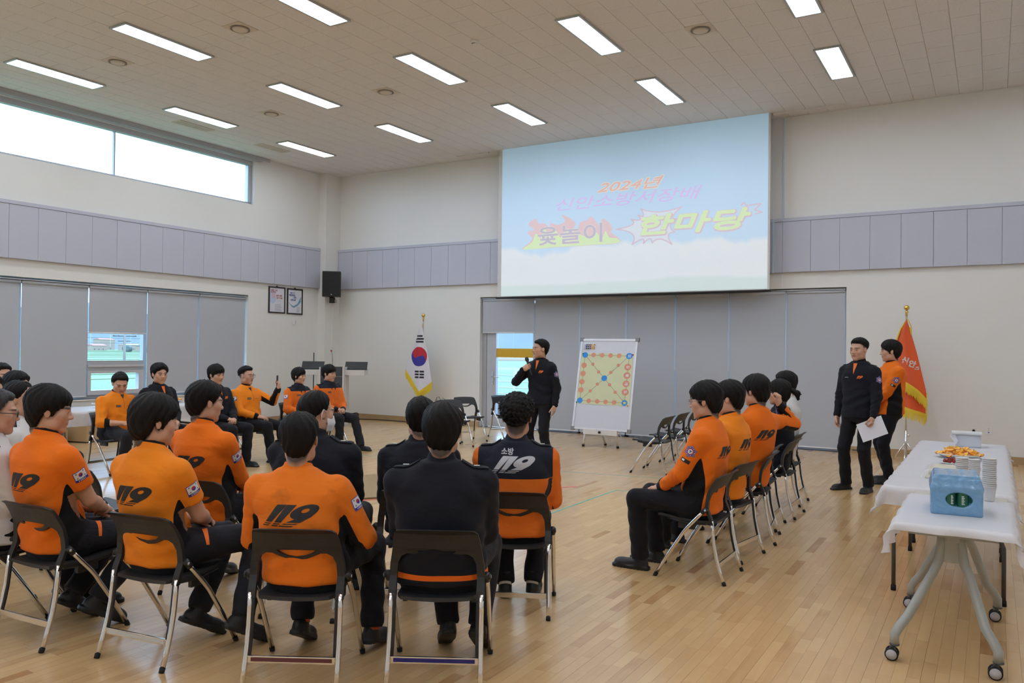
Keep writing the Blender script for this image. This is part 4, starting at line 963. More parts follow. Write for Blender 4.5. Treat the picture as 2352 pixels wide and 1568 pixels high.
    if ep:   # shoulder straps
        for q in 'RL':
            S=AR[q][0]; sx=1 if q=='R' else -1; zz=N0.z-.02; c=cen(zz); i=Vector((c[0]+sx*.085*wd,c[1]-.01,S.z+.20)); o_=Vector((S.x+sx*.008,S.y-.0,S.z+.20))
            L_=o_-i; MM=frame((i+o_)/2,L_,(0,0,1)); bm=bmesh.new()
            n_=8
            rows=[[bm.verts.new(((k_-.5)*.048,(j_/n_-.5)*L_.length,0)) for k_ in(0,1)] for j_ in range(n_+1)]
            for j_ in range(n_): bm.faces.new((rows[j_][0],rows[j_][1],rows[j_+1][1],rows[j_+1][0]))
            R3=MM.to_3x3(); top_=[]
            for v_ in bm.verts:
                p=MM@v_.co; h_,_,_,_=jb.ray_cast(p,Vector((0,0,-1)),.5); v_.co=(h_ if h_ else p-Vector((0,0,.2)))+Vector((0,0,.004))
            r=bmesh.ops.extrude_face_region(bm,geom=bm.faces[:]); 
            for v_ in r['geom']:
                if isinstance(v_,bmesh.types.BMVert): v_.co.z+=.006
            bmesh.ops.recalc_face_normals(bm,faces=bm.faces[:]); me=bpy.data.meshes.new('shoulder_strap'); bm.to_mesh(me); bm.free(); me.materials.append(cloth_mat('strap_cloth',(0.009,0.010,0.016) if outfit!='white' else (0.01,0.01,0.012),bump=0)); link('shoulder_strap',me,jk)
            pm=i+(o_-i)*.55; h_,_,_,_=jb.ray_cast(pm,Vector((0,0,-1)),.5)
            if h_: MB().box(-.008,-.014,0,.008,.014,.003,M=Matrix.Translation(h_+Vector((0,0,.0105)))@MM.to_3x3().to_4x4()).obj('rank_bar',P_wht,jk)
    # ---- trousers
    h=.0125
    pts=[HPR,HPL]+[LG[q][i] for q in 'RL' for i in(1,2)]
    lo=[min(p[i] for p in pts)-.17 for i in range(2)]+[.03]; hi=[max(p[i] for p in pts)+.17 for i in range(2)]+[P0.z+.16]
    g=G(lo,hi,h)
    g.un(lambda x,y,z:tlim(x,y,z,.004,P0.z-.10,P0.z+.11),(P0.x-.25,P0.y-.22,P0.z-.13),(P0.x+.25,P0.y+.2,P0.z+.13))
    if sit: g.ell((P0.x,P0.y+.0,P0.z-.0),(.165*wd,.13,.085),.03)
    for q in 'RL':
        Hp,k,an=LG[q][:3]; u=(an-k).normalized(); ex=.012
        fw=lambda a,b2,r1,r2,kk,A0,fr: g.un(lambda x,y,z,a=a,b2=b2,r1=r1,r2=r2:sd_cap(x,y,z,a,b2,r1,r2)+A0*np.sin(fr*z+6*np.sin(11*x+ph[9])+5*np.sin(9*y+ph[10])+ph[11]),[min(u_,v_)-r1-.01 for u_,v_ in zip(a,b2)],[max(u_,v_)+r1+.01 for u_,v_ in zip(a,b2)],kk)
        fw(Hp,k,.096*s,.070*s,.035,.0025,40); fw(k,an+u*.0,.068*s,.062*s,.012,.0035,48)
        g.sub(lambda x,y,z:np.maximum(-((x-an.x)*u.x+(y-an.y)*u.y+(z-an.z)*u.z)+.022,sd_cap(x,y,z,an,an+u*.15,.12,.12)),(an.x-.13,an.y-.13,0),(an.x+.13,an.y+.13,an.z+.1))
    v,f=g.out(); tr_o=link('trousers',npmesh('trousers',v,f,M_pants2 if pants else M_pants,flip=FLIP),root)
    if key in('J','K'):
        tb=BVHTree.FromPolygons([tuple(q) for q in v.tolist()],f); Hp,k=LG['R'][0],LG['R'][1]; ax=(k-Hp).normalized(); o_=Hp+ax*.14; n_=Vector((.75,0,.65)); M=frame(o_+n_*.02,ax,n_)
        link('pocket_tab',dec_polys([([(0,0),(1,.2),(1,.8),(0,1)],0)],'pocket_tab',[P_org],tb,M,.10,.026),tr_o)
    if sock:
        for q in 'RL':
            k,an=LG[q][1],LG[q][2]; u=(an-k).normalized(); MB().tube([an-u*.06,an-u*.02,an+u*.035],[.042,.041,.040],14).obj('sock',M_sock[sock],root)
    for q in 'RL':
        link('shoe',SHOES[shoes],root,mw=LG[q][7]@Matrix.Scale(.93*s,4))
    if glasses:
        gm=mat('glasses_frame_black',(0.02,0.02,0.022),0.3) if glasses=='black' else mat('glasses_frame_metal',(0.35,0.33,0.32),0.25,0.9)
        wk={'m':1.0,'w':1.06,'f':0.93}[hdk]; gr=MB(); rr=.0014 if glasses!='black' else .0024
        for s_ in(-1,1):
            c_=(s_*.033*wk,.1005,.004); gr.tube([(c_[0]+.023*math.cos(a_),c_[1]-abs(s_*.033+.023*math.cos(a_)*s_)*.06,c_[2]+.0175*math.sin(a_)) for a_ in [2*PI*k_/20 for k_ in range(21)]],rr,6,M=HM)
            gr.tube([(s_*.056*wk,.097,.008),(s_*.076*wk,.075,.010),(s_*.083*wk,.0,.012),(s_*.083*wk,-.02,.006),(s_*.080*wk,-.03,-.008)],rr,6,M=HM)
        gr.tube([(-.011,.101,.006),(0,.103,.009),(.011,.101,.006)],rr,6,M=HM); go=gr.obj('glasses',gm,root)
    PERS[key]=dict(root=root,AR=AR,HM=HM,jk=jk,jb=jb,N0=N0,P0=P0,LG=LG)
    return PERS[key]
# ------------------------------------------------------------------ folding chairs
M_seat=mat('seat_plastic',(0.022,0.023,0.026),0.5,bump=0.08,bs=350)
def bisect_all(bm,axis,vals):
    for q in vals:
        n=[0,0,0]; n[axis]=1; co=[0,0,0]; co[axis]=q
        bmesh.ops.bisect_plane(bm,geom=bm.verts[:]+bm.edges[:]+bm.faces[:],plane_co=co,plane_no=n)
def make_chair():
    root=thing('folding_chair','','chair')
    # backrest: one black moulding with a crescent slot and an open lower frame
    c=bpy.data.curves.new('b','CURVE'); c.dimensions='2D'; c.fill_mode='BOTH'; c.extrude=0.009; c.bevel_depth=0.0015
    outer=[(.226,.40),(.226,.50),(.222,.56),(.212,.62),(.203,.68),(.196,.715),(.182,.733),(.15,.738),(.05,.742)]
    inner=[(.190,.40),(.192,.50),(.187,.56),(.172,.595),(.145,.612),(.115,.612),(.085,.598),(.05,.584),(.0,.577)]
    pts=outer+[(-a,b) for a,b in outer[::-1]]+[(-a,b) for a,b in inner]+inner[::-1][1:]
    def addsp(pp):
        s=c.splines.new('POLY'); s.points.add(len(pp)-1)
        for i,p in enumerate(pp): s.points[i].co=(p[0],p[1],0,1)
        s.use_cyclic_u=True
    addsp(pts)
    hole=[(.098,.628),(.05,.630),(0,.631),(-.05,.630),(-.098,.628),(-.075,.610),(-.04,.598),(0,.593),(.04,.598),(.075,.610)]; addsp(hole)
    for rz in (.665,.705):
        for k in range(7):
            cx=-.132+k*.044; addsp([(cx+.0028*math.cos(a*PI/3),rz+.0028*math.sin(a*PI/3)) for a in range(6)])
    o=bpy.data.objects.new('t',c); COL.objects.link(o); bpy.context.view_layer.update()
    me=bpy.data.meshes.new_from_object(o.evaluated_get(bpy.context.evaluated_depsgraph_get())); bpy.data.objects.remove(o)
    bm=bmesh.new(); bm.from_mesh(me); bisect_all(bm,1,[.44,.48,.52,.56,.60,.64,.68,.71]); bisect_all(bm,0,[-.15,-.1,-.05,0,.05,.1,.15])
    zz=[.40,.418,.496,.543,.60,.628,.68,.716,.745]; yy=[-.192,-.190,-.156,-.156,-.165,-.174,-.200,-.222,-.262]
    for v in bm.verts:
        x,z,t=v.co.x,v.co.y,v.co.z; y=np.interp(z,zz,yy)-.022*(1-(x/.2)**2)*np.clip((z-.56)/.08,0,1); v.co=Vector((x,y-t,z))
    bmesh.ops.remove_doubles(bm,verts=bm.verts[:],dist=1e-5); bmesh.ops.recalc_face_normals(bm,faces=bm.faces[:]); me=bpy.data.meshes.new('backrest'); bm.to_mesh(me); bm.free(); me.materials.append(M_black)
    link('backrest',me,root)
    # seat
    b=MB(); n=14; prof=[(-.200,.412),(-.16,.410),(-.05,.408),(.05,.412),(.13,.424),(.19,.432),(.212,.425)]
    rows=[]
    v=[];f=[]
    for s,dz in ((0,.0),(1,-.016)):
        for j,(y,z) in enumerate(prof):
            wd=.188 if 0<j<len(prof)-1 else .165
            for i in range(n+1):
                u=-1+2*i/n; v.append((u*wd,y-(.012*(abs(u)**3) if j==0 else 0),z+dz+.010*abs(u)**3-.004+ (0 if s==0 else -.004*(1-abs(u)))))
    m=len(prof); idx=lambda s,j,i:s*m*(n+1)+j*(n+1)+i
    for j in range(m-1):
        for i in range(n): f.append((idx(0,j,i),idx(0,j,i+1),idx(0,j+1,i+1),idx(0,j+1,i))); f.append((idx(1,j,i),idx(1,j+1,i),idx(1,j+1,i+1),idx(1,j,i+1)))
    for j in range(m-1): f.append((idx(0,j,0),idx(0,j+1,0),idx(1,j+1,0),idx(1,j,0))); f.append((idx(0,j,n),idx(1,j,n),idx(1,j+1,n),idx(0,j+1,n)))
    for i in range(n): f.append((idx(0,0,i),idx(1,0,i),idx(1,0,i+1),idx(0,0,i+1))); f.append((idx(0,m-1,i),idx(0,m-1,i+1),idx(1,m-1,i+1),idx(1,m-1,i)))
    link('seat',mesh('seat',v,f,M_seat,smooth=False),root)
    u=MB()
    for s in (-1,1): u.tube([(s*.175,-.14,.395),(s*.175,-.02,.385),(s*.175,.12,.405)],.010,8); u.box(s*.168-.012,-.06,.345,s*.168+.012,.06,.395,bev=.004)
    u.tube([(-.17,.13,.402),(.17,.13,.402)],.008,8); u.obj('seat_bracket',M_black,root)
    for s in (-1,1):
        t=MB().tube([(s*.214,-.190,.425),(s*.214,-.196,.36),(s*.214,-.206,.27),(s*.215,-.224,.18),(s*.217,-.25,.09),(s*.219,-.278,.012)],.0125,10)
        l=t.obj('rear_leg',M_chrome,root)
        MB().tube([(s*.219,-.275,.022),(s*.219,-.283,0.0)],[.0145,.0135],10).obj('rubber_foot',M_rub,l)
        MB().tube([(s*.200,-.188,.425),(s*.200,-.196,.36),(s*.200,-.206,.27),(s*.201,-.224,.18),(s*.202,-.233,.145)],.0085,8,flat=1.3).obj('leg_insert',M_black,l)
        t=MB().tube([(s*.236,-.150,.500),(s*.236,-.10,.448),(s*.236,-.03,.372),(s*.236,.0,.335),(s*.236,.03,.288),(s*.236,.11,.165),(s*.236,.200,.014)],.0125,10)
        l=t.obj('front_leg',M_chrome,root)
        MB().tube([(s*.236,.195,.024),(s*.236,.208,0.0)],[.0148,.0135],10).obj('rubber_foot',M_rub,l)
        MB().tube([(s*.236,-.160,.512),(s*.236,-.128,.477)],.0165,10).obj('tube_socket',M_black,l)
        h=MB().tube([(s*.245,-.156,.500),(s*.2555,-.156,.500)],.0135,12).obj('hinge',M_black,root)
        MB().tube([(s*.2555,-.156,.500),(s*.258,-.156,.500)],.0075,10).obj('bolt',M_alu,h)
    MB().box(-.205,-.243,.113,.205,-.231,.146,bev=.003).obj('crossbar',M_chrome,root)
    return root
chair0=make_chair(); chair_used=[False]
def chair(x,y,deg,label,group='black folding chairs'):
    r=chair0 if not chair_used[0] else copy_tree(chair0); chair_used[0]=True
    r.location=(x,y,0); r.rotation_euler=(0,0,R(deg-90)); r['label']=label; r['group']=group; return r
GP='folding chairs with people on them'; GE='empty folding chairs'
# ------------------------------------------------------------------ who sits where (x, y, heading)
def crossbar(root,col,name,label):
    for ch in root.children:
        if ch.name.startswith('crossbar'): m=MB().box(-.19,-.2445,.121,.19,-.2425,.139).obj('sticker',mat(name,col,.4),ch); m['label']=label
FAR=set('ABCDEFUVW')|{'Ga','Gb','Gc'}
def seated(key,x,y,deg,cl,label,ch=True,pd=0,**kw):
    if ch: 
        c=chair(x,y,deg,cl,GP)
        if key=='P': crossbar(c,(.012,.012,.16),'blue_film','blue film strip')
        if key=='M': crossbar(c,(.12,.03,.04),'red_mark','dark red mark')
        if key=='K': crossbar(c,(.55,.56,.55),'pale_film','pale film strip')
    return person(key,label,x,y,deg+pd,'sit',fine=key not in FAR,**kw)
lapc={'R':((.055,.24,.625),(.7,-.5,-.5),'clasp',(-.75,.62,-.12),(.25,.1,1)),'L':((-.055,.25,.615),(-.7,-.5,-.5),'clasp',(.75,.62,-.05),(-.25,.1,1))}
lapw={'R':((.10,.20,.615),(.8,-.4,-.5),'relax',(-.3,.9,-.15),(.1,0,1)),'L':((-.10,.20,.615),(-.8,-.4,-.5),'relax',(.3,.9,-.15),(-.1,0,1))}
# front row, backs to the camera
c=seated('P',-2.34,3.25,119,'front row folding chair with a blue film on its crossbar','person in navy jacket with shoulder straps, broad back, front row nearest the camera',outfit='navyhem',hair='part',hs=11,wd=1.20,top=1.315,lean=-3,ep=True,shoes='shoe',arms=lapc,feet={'R':(.17,.10,35,-10),'L':(.02,.16,30,12)},belly=.02)
seated('M',-2.90,2.90,119,'front row folding chair with a red mark on its crossbar','person in a soiled orange shirt seated second from right in the front row',outfit='soiled',hair='short',hs=12,wd=1.12,top=1.262,lean=4,back119=(.60,.24),arms=lapw,flag=1,feet={'R':(.27,.24,12,-18),'L':(-.10,.20,25,-5)},sock='orange',s=.97,belly=.02,head=(3,-4,0),sidelean=-.06)
seated('K',-3.69,2.73,97.6,'front row folding chair with a pale crossbar left of centre','person in orange short-sleeved shirt with thick hair, second from left in the front row',outfit='orange2',sleeve='short',hair='mop',hs=13,wd=1.04,top=1.33,lean=-9,back119=(.60,.26),flag=1,arms=lapc,feet={'R':(.30,.10,28,-28),'L':(.02,.08,28,-20)},head=(-28,-5,0),pants=1,off=(-.065,-.010))
seated('J',-4.41,2.58,93.6,'folding chair with a rusty crossbar at the left end of the front row','person in orange short-sleeved shirt with a bowl haircut, nearest the left edge',outfit='orange',sleeve='short',hair='fringe',hs=14,wd=1.05,top=1.36,lean=-8,back119=(.60,.26),flag=1,arms=lapc,feet={'R':(.10,.05,28,-22),'L':(-.10,.04,30,-10)},head=(-38,-6,0),pants=1,off=(-.065,-.010))
# second row
seated('Q',-2.54,4.31,116,'folding chair under the man with curly hair','person with curly hair and a navy yoke marked 119 on an orange shirt',outfit='yoke',hair='curly',hs=15,wd=1.12,top=1.30,lean=0,back119=(.77,.235,P_slv,0,'소방'),ep=True,shoes='boot',sock='white',feet={'R':(.10,.22,0,-5),'L':(-.08,.18,0,5)},arms=lapc)
seated('O',-3.07,4.02,118,'folding chair mostly hidden behind the broad navy jacket','person in navy jacket seated just behind and left of the broad front man',outfit='navy',hair='short',hs=16,wd=1.06,top=1.285,lean=0,ep=True,arms=lapc,shoes='shoe',head=(8,-3,0))
seated('N',-3.55,3.62,112,'folding chair hidden behind the man in the soiled orange shirt','person in navy jacket with a white mask strap round the ear',outfit='navy',hair='balding',hs=17,wd=1.26,top=1.325,lean=-3,ep=True,arms=lapc,shoes='shoe',head=(-36,-4,0),belly=.03)
seated('L',-4.36,3.56,100,'folding chair between the two front rows left of centre','person in orange long-sleeved shirt with a long neck, second row',outfit='orange',hair='part',hs=18,wd=1.04,top=1.355,lean=-8,back119=(.60,.25),flag=1,off=(-.06,-.010),arms=lapc,head=(-28,-4,0),feet={'R':(.12,.15,15,-10),'L':(-.12,.12,15,5)})
chair(-5.51,3.45,95,'empty folding chair between the two leftmost orange backs',GE)
# right hand row, facing left
for key,(x,y,dg),cl,lb,kw in [
 ('S',(-1.83,5.63,180),'nearest folding chair of the right hand row','person in orange with clear glasses, nearest in the right hand row',dict(hair='fringe',hs=21,top=1.375,lean=-6,back119=(.66,.20,P_blk,-.03),star=1,glasses='metal',shoes='boot',wd=1.05,feet={'R':(.13,.33,0,-2),'L':(-.13,.36,0,0)},outfit='orange',head=(6,-5,0))),
 ('T',(-1.845,6.28,172),'second folding chair of the right hand row','person in lighter orange half hidden behind the man with clear glasses',dict(hair='part',hs=22,top=1.36,lean=-6,back119=(.66,.22,P_blk,.0),outfit='orange2',wd=1.02,head=(15,-4,0),shoes='shoe')),
 ('U',(-1.83,6.95,188),'third folding chair of the right hand row','person in orange raising both fists beside the neck',dict(hair='fringe',hs=23,top=1.395,lean=-10,back119=(.66,.22,P_blk,-.02),star=2,flag=2,outfit='orange',wd=1.02,
      pd=-34,arms={'R':((.30,-.10,1.13),(.75,-.1,-.9),'fist',(-.10,.0,1),(.3,-1,0)),'L':((-.19,-.02,1.12),(-.9,.3,-.6),'fist',(.5,-.1,1),(-.4,-1,0))},head=(8,-3,0),shoes='shoe')),
 ('V',(-1.88,8.13,180),'fifth folding chair of the right hand row, under the woman with a ponytail','person with a ponytail, black glasses and dark jacket',dict(hair='woman',hdk='f',hs=24,top=1.33,lean=-6,outfit='navy',wd=.92,side='tail',glasses='black',head=(2,-3,0),s=.95,shoes='shoe')),
 ('W',(-1.97,8.81,180),'farthest folding chair of the right hand row','person in a white shirt at the far end of the right hand row',dict(hair='part',hs=25,top=1.385,lean=-6,outfit='white',wd=1.0,head=(20,-4,0),shoes='shoe')),
]:
    seated(key,x,y,dg,cl,lb,off=(0,-.025),**kw)
chair(-1.92,7.49,182,'empty folding chair between the raised fists and the ponytail',GE)
# left rows, facing the speaker
seated('A',-9.34,6.05,6,'folding chair under the man looking down, left side','person in orange looking down at the hands, left side by the long table',outfit='orange2',sleeve='push',hair='short',hs=31,wd=1.16,top=1.27,lean=2,front='tag',head=(-26,-24,0),shoes='shoe',belly=.03,arms={'R':((.12,.27,.63),(.8,-.4,-.5),'relax',(-.45,.85,.0),(.5,.2,.9)),'L':((-.10,.26,.62),(-.8,-.4,-.5),'relax',(.4,.9,-.1),(-.1,0,1))},feet={'R':(.16,.30,0,-8),'L':(-.14,.32,0,5)},pants=1)
seated('B',-9.12,6.50,4,'folding chair under the man in front of the uncovered window','person in dark jacket before the uncovered window, orange badge on the chest',outfit='navy',hair='part',hs=32,wd=1.08,top=1.36,lean=-3,front='119',ep=True,arms=lapc,head=(-14,-4,0),hdk='m',shoes='shoe')
seated('C',-8.86,7.18,2,'folding chair under the young man with clasped hands','person in dark jacket with a bowl haircut and clasped hands',outfit='navy',hair='fringe',hs=33,wd=1.06,top=1.345,lean=-5,front='119',arms=lapc,head=(-2,-6,0),shoes='shoe',pants=0,feet={'R':(.10,.44,0,-5),'L':(-.13,.40,0,5)})
seated('D',-8.90,7.78,4,'folding chair under the man holding up a phone','person in orange with glasses holding up a dark red phone',outfit='orange2',hair='fade',hs=34,wd=1.05,top=1.31,lean=-12,front='tag',flag=2,glasses='metal',head=(8,0,0),shoes='shoe',arms={'R':((.10,.22,.62),(.8,-.4,-.5),'relax',(-.5,.85,-.15),(.2,.1,1)),'L':((-.24,.27,.99),(-.4,.1,-1),'grip',(-.12,.05,1),(-.5,.85,0))},feet={'R':(.08,.46,0,-5),'L':(-.12,.52,0,5)})
seated('E',-8.93,8.72,-4,'folding chair under the smiling woman','person with short hair smiling, orange shirt with navy shoulders',outfit='yoke',hair='woman',hdk='f',hs=35,wd=.92,top=1.29,lean=-3,front='pocket',flag=2,head=(12,-3,0),s=.95,arms=lapw,shoes='shoe',ep=True)
seated('F',-8.93,9.36,-6,'folding chair under the man beside the lectern','person in orange shirt with navy shoulders, hands clasped, beside the lectern',outfit='yoke',hair='fringe',hs=36,wd=1.10,top=1.315,lean=-3,front='pocket',arms=lapc,head=(8,-4,0),shoes='shoe',ep=True,belly=.02,pants=1,feet={'R':(.14,.40,0,-5),'L':(-.16,.55,0,5)})
# far left cluster at the picture edge
seated('I',-4.93,2.50,70,'folding chair at the left picture edge','person with grey hair and glasses cut by the left picture edge, white shirt',outfit='white',hair='short',hs=41,wd=1.05,top=1.325,lean=-6,head=(-8,-4,0),glasses='black',haircol=hair_mat('grey_hair',(0.045,0.045,0.047)),ep=True,arms=lapc,feet={'R':(.10,.42,0,-5),'L':(-.15,.35,10,5)},sock='grey',shoes='shoe')
seated('H',-5.96,3.12,62,'folding chair under the man in white shirt with receding hair','person in white shirt with black shoulder straps and receding hair, left side',outfit='white',hair='balding',hs=42,wd=1.05,top=1.33,lean=-2,head=(-18,-8,0),ep=True,arms=lapc,shoes='shoe')
seated('Ga',-7.02,3.50,45,'folding chair behind the grey haired man','person in dark jacket at the left edge with only hair and forehead showing',outfit='navy',hair='part',hs=43,top=1.335,arms=lapw,head=(-5,-4,0),shoes='shoe')
seated('Gb',-7.80,4.12,35,'folding chair behind the receding hair man','person in dark jacket, rounded dark hair just right of the left edge',outfit='navy',hair='part',hs=44,top=1.325,arms=lapw,head=(-5,-4,0),shoes='shoe')
seated('Gc',-9.30,4.72,10,'farthest folding chair at the left edge','person with spiky dark hair farthest back at the left edge',outfit='navy',hair='short',hs=45,top=1.375,arms=lapw,head=(-5,-4,0),shoes='shoe')
# standing people
person('R','person in dark jacket with orange collar speaking into a microphone, standing',-5.30,9.62,-92,'stand',hair='short',hs=51,outfit='navy',top=1.73,wd=.95,front='119',star=2,head=(-32,2,0),lean=0,ep=True,shoes='shoe',
  arms={'R':((.145,.215,1.315),(.75,-.1,-.9),'grip',(-.88,.12,.42),(.25,.95,0)),'L':((-.245,.03,.83),(-.4,-1,.1),'relax',(.05,.1,-1),(-1,-.15,0))},feet={'R':(.13,.02,0,-14),'L':(-.14,.02,0,12)},group='people standing')
person('X','person in dark jacket holding a sheet of white paper, standing at right',-1.32,10.02,-112,'stand',hair='fade',hs=52,outfit='navy',top=1.765,wd=1.0,front='119',star=2,head=(-4,-2,0),lean=0,ep=True,shoes='shoe',
  arms={'R':((.245,.06,.83),(.5,-1,.1),'relax',(-.05,.1,-1),(1,-.1,0)),'L':((-.24,.13,.86),(-.6,-1,.1),'grip',(.05,.30,-1),(-1,.1,-.1))},feet={'R':(.145,.03,0,-18),'L':(-.12,.0,0,10)},belly=.01,group='people standing')
person('Y','person in orange shirt with a bowl haircut standing before the orange flag',-1.09,10.85,-150,'stand',hair='fringe',hs=53,outfit='orange',top=1.755,wd=1.06,star=1,head=(-14,-2,0),lean=-3,shoes='shoe',
  arms={'R':((.06,.24,.93),(.8,-.8,-.2),'clasp',(-.6,.5,-.6),(.3,1,0)),'L':((-.06,.25,.92),(-.8,-.9,-.2),'clasp',(.6,.5,-.6),(-.3,1,0))},feet={'R':(.11,-.05,0,-8),'L':(-.10,.04,0,5)},group='people standing')
# empty chairs
chair(-3.83,10.00,181,'nearest of three empty chairs beside the flip chart',GE)
chair(-3.87,10.70,180,'middle of three empty chairs beside the flip chart',GE)
chair(-3.90,11.42,180,'farthest of three empty chairs beside the flip chart',GE)
chair(-7.48,10.72,-32,'empty folding chair mostly hidden behind the front man\'s head',GE)
chair(-7.72,11.50,-30,'empty folding chair left of the glass door',GE)
chair(-7.50,12.40,-20,'empty folding chair directly before the glass door',GE)
# ------------------------------------------------------------------ projection screen
SY=13.33
scr=thing('projection_screen','large projection screen hanging from the ceiling with a faded title slide','screen',(-5.72,SY,2.6))
MB().box(-2.61,.0,-.0,2.60,.006,2.89).obj('screen_sheet',mat('screen_white',(0.60,0.60,0.58),0.8),scr)
MB().tube([(-2.64,.003,-.012),(2.63,.003,-.012)],.017,10).obj('bottom_bar',M_black,scr)
def slide_mat():
    m=bpy.data.materials.new('projected_sky'); m.use_nodes=True; t=m.node_tree; b=t.nodes['Principled BSDF']; L=t.links
    tc=t.nodes.new('ShaderNodeTexCoord'); s=t.nodes.new('ShaderNodeSeparateXYZ'); L.new(tc.outputs['Object'],s.inputs[0])
    r=t.nodes.new('ShaderNodeMapRange'); r.inputs[1].default_value=.4; r.inputs[2].default_value=2.9; L.new(s.outputs['Z'],r.inputs[0])
    c=t.nodes.new('ShaderNodeValToRGB'); e=c.color_ramp.elements; e[0].position=.1; e[0].color=(.52,.66,.80,1); e[1].position=1; e[1].color=(.36,.52,.64,1); k=c.color_ramp.elements.new(.55); k.color=(.47,.63,.79,1); L.new(r.outputs[0],c.inputs[0])
    def cloud(base,amp,scale,col,cur,w=.06,off=0):
        mp=t.nodes.new('ShaderNodeMapping'); mp.inputs['Scale'].default_value=(scale,0,scale*.3); mp.inputs['Location'].default_value=(off,0,0); L.new(tc.outputs['Object'],mp.inputs[0])
        n=t.nodes.new('ShaderNodeTexNoise'); n.inputs['Detail'].default_value=5; n.inputs['Scale'].default_value=1; L.new(mp.outputs[0],n.inputs['Vector'])
        a=t.nodes.new('ShaderNodeMath'); a.operation='MULTIPLY_ADD'; a.inputs[1].default_value=amp; a.inputs[2].default_value=base-amp/2; L.new(n.outputs['Fac'],a.inputs[0])
        d=t.nodes.new('ShaderNodeMath'); d.operation='SUBTRACT'; L.new(a.outputs[0],d.inputs[0]); L.new(s.outputs['Z'],d.inputs[1])
        q=t.nodes.new('ShaderNodeMapRange'); q.inputs[1].default_value=-w; q.inputs[2].default_value=w; L.new(d.outputs[0],q.inputs[0])
        x=t.nodes.new('ShaderNodeMix'); x.data_type='RGBA'; x.inputs['B'].default_value=(*col,1); L.new(q.outputs[0],x.inputs['Factor']); L.new(cur,x.inputs['A']); return x.outputs['Result']
    cur=cloud(.88,1.5,.55,(.66,.71,.74),c.outputs[0],.05,3.3)
    cur=cloud(.22,.35,.45,(.58,.68,.68),cur,.03,1.0)
    L.new(cur,b.inputs['Base Color']); L.new(cur,b.inputs['Emission Color']); b.inputs['Emission Strength'].default_value=SLIDE; b.inputs['Roughness'].default_value=.9; b.inputs['Specular IOR Level'].default_value=.1
    return m
SLIDE=0.34
def pj(name,col): return mat(name,col,.9,var=.01,spec=.1,emit=col,es=SLIDE)
MB().box(-2.525,-.003,.018,2.565,-.0005,2.885).obj('projected_picture',slide_mat(),scr)
def SX(x): return x+5.72
def SZ(z): return z-2.6
PJ=lambda x,z,d=.004: Matrix.Translation((SX(x),-d,SZ(z)))@Matrix.Rotation(PI/2,4,'X')
c_or=pj('slide_salmon',(.68,.47,.44)); c_ye=pj('slide_yellow_green',(.60,.73,.47)); c_pu=pj('slide_violet',(.60,.50,.76)); c_gr=pj('slide_grey',(.49,.47,.55)); c_pk=pj('slide_pink',(.60,.52,.58)); c_fr=pj('slide_flame_red',(.66,.52,.54)); c_wh=pj('slide_pale',(.62,.68,.74)); c_pe=pj('slide_pale_yellow',(.72,.70,.58))
def ray(px,py):
    x=(px-1176)/FPX; y=(784-py)/FPX; return _r*x+_u*y+_f
def zp(u,v):   # where a point of the slide sits on the screen plane
    d=ray(1130+u/3.5636,250+v/3.5636); t=SY/d.y; return (d.x*t,CH+d.z*t)
def title(s,x0,x1,z0,z1,mt,d,shear=.3,out=0.0,spread=8,rot=0):
    me=text_obj('title_line',s,1,mt,False,None,shear=shear); A=np.array([v.co[:] for v in me.vertices]); lo,hi=A.min(0),A.max(0); n=len(A)
    A[:,0]=x0+(A[:,0]-lo[0])/(hi[0]-lo[0])*(x1-x0); A[:,1]=z0+(A[:,1]-lo[1])/(hi[1]-lo[1])*(z1-z0)
    F=[tuple(p.vertices) for p in me.polygons]; V=[];FF=[]
    for k in range(spread if out else 1):
        ox,oz=(out*math.cos(2*PI*k/spread),out*math.sin(2*PI*k/spread)) if out else (0,0)
        b_=len(V); V+=[(SX(p[0]+ox),-d-k*.00012,SZ(p[1]+oz)) for p in A]; FF+=[tuple(i+b_ for i in f) for f in F]
    return link('title_line',mesh('title_line',V,FF,mt),scr)
title('2024년',-6.20,-4.94,4.45,4.645,c_pe,.004,.35,.016); title('2024년',-6.20,-4.94,4.45,4.645,c_or,.0055,.35,.006,4)
title('신안소방서장배',-7.04,-4.25,4.185,4.41,c_pu,.004,.28,.003,4)
# flames behind the first word
rg=random.Random(3); fl=MB()
def polyfan(mb,pts,d,mi):
    cx=sum(p[0] for p in pts)/len(pts); cz=min(p[1] for p in pts)+.08
    v=[(SX(cx),-d,SZ(cz))]+[(SX(p[0]),-d,SZ(p[1])) for p in pts]; mb.add(v,[(0,i+1,(i+1)%len(pts)+1) for i in range(len(pts))],mi)
def smooth_poly(key,n=6):
    out=[]; N=len(key)
    for i in range(N):
        p0,p1,p2,p3=key[i-1],key[i],key[(i+1)%N],key[(i+2)%N]
        for k in range(n):
            t=k/n; out.append(tuple(.5*((2*b)+(-a+c)*t+(2*a-5*b+4*c-d)*t*t+(-a+3*b-3*c+d)*t**3) for a,b,c,d in zip(p0,p1,p2,p3)))
    return out
flk=[(258,1150),(300,1100),(330,1060),(290,1010),(345,990),(300,945),(355,900),(385,935),(440,940),(475,990),(480,935),(540,950),(600,915),(570,868),(650,900),(685,945),(660,990),(700,990),(720,930),(780,910),(808,878),(860,930),(905,990),(900,900),(960,930),(985,985),(975,1010),(1030,1050),(1030,1100),(760,1118),(500,1135)]
from mathutils.geometry import tessellate_polygon
def fillpoly(pts,mt,name,d):
    P3=[Vector((p[0],p[1],0)) for p in pts]; T_=tessellate_polygon([P3]); return link(name,mesh(name,[(SX(p[0]),-d,SZ(p[1])) for p in pts],[tuple(t) for t in T_],mt),scr)
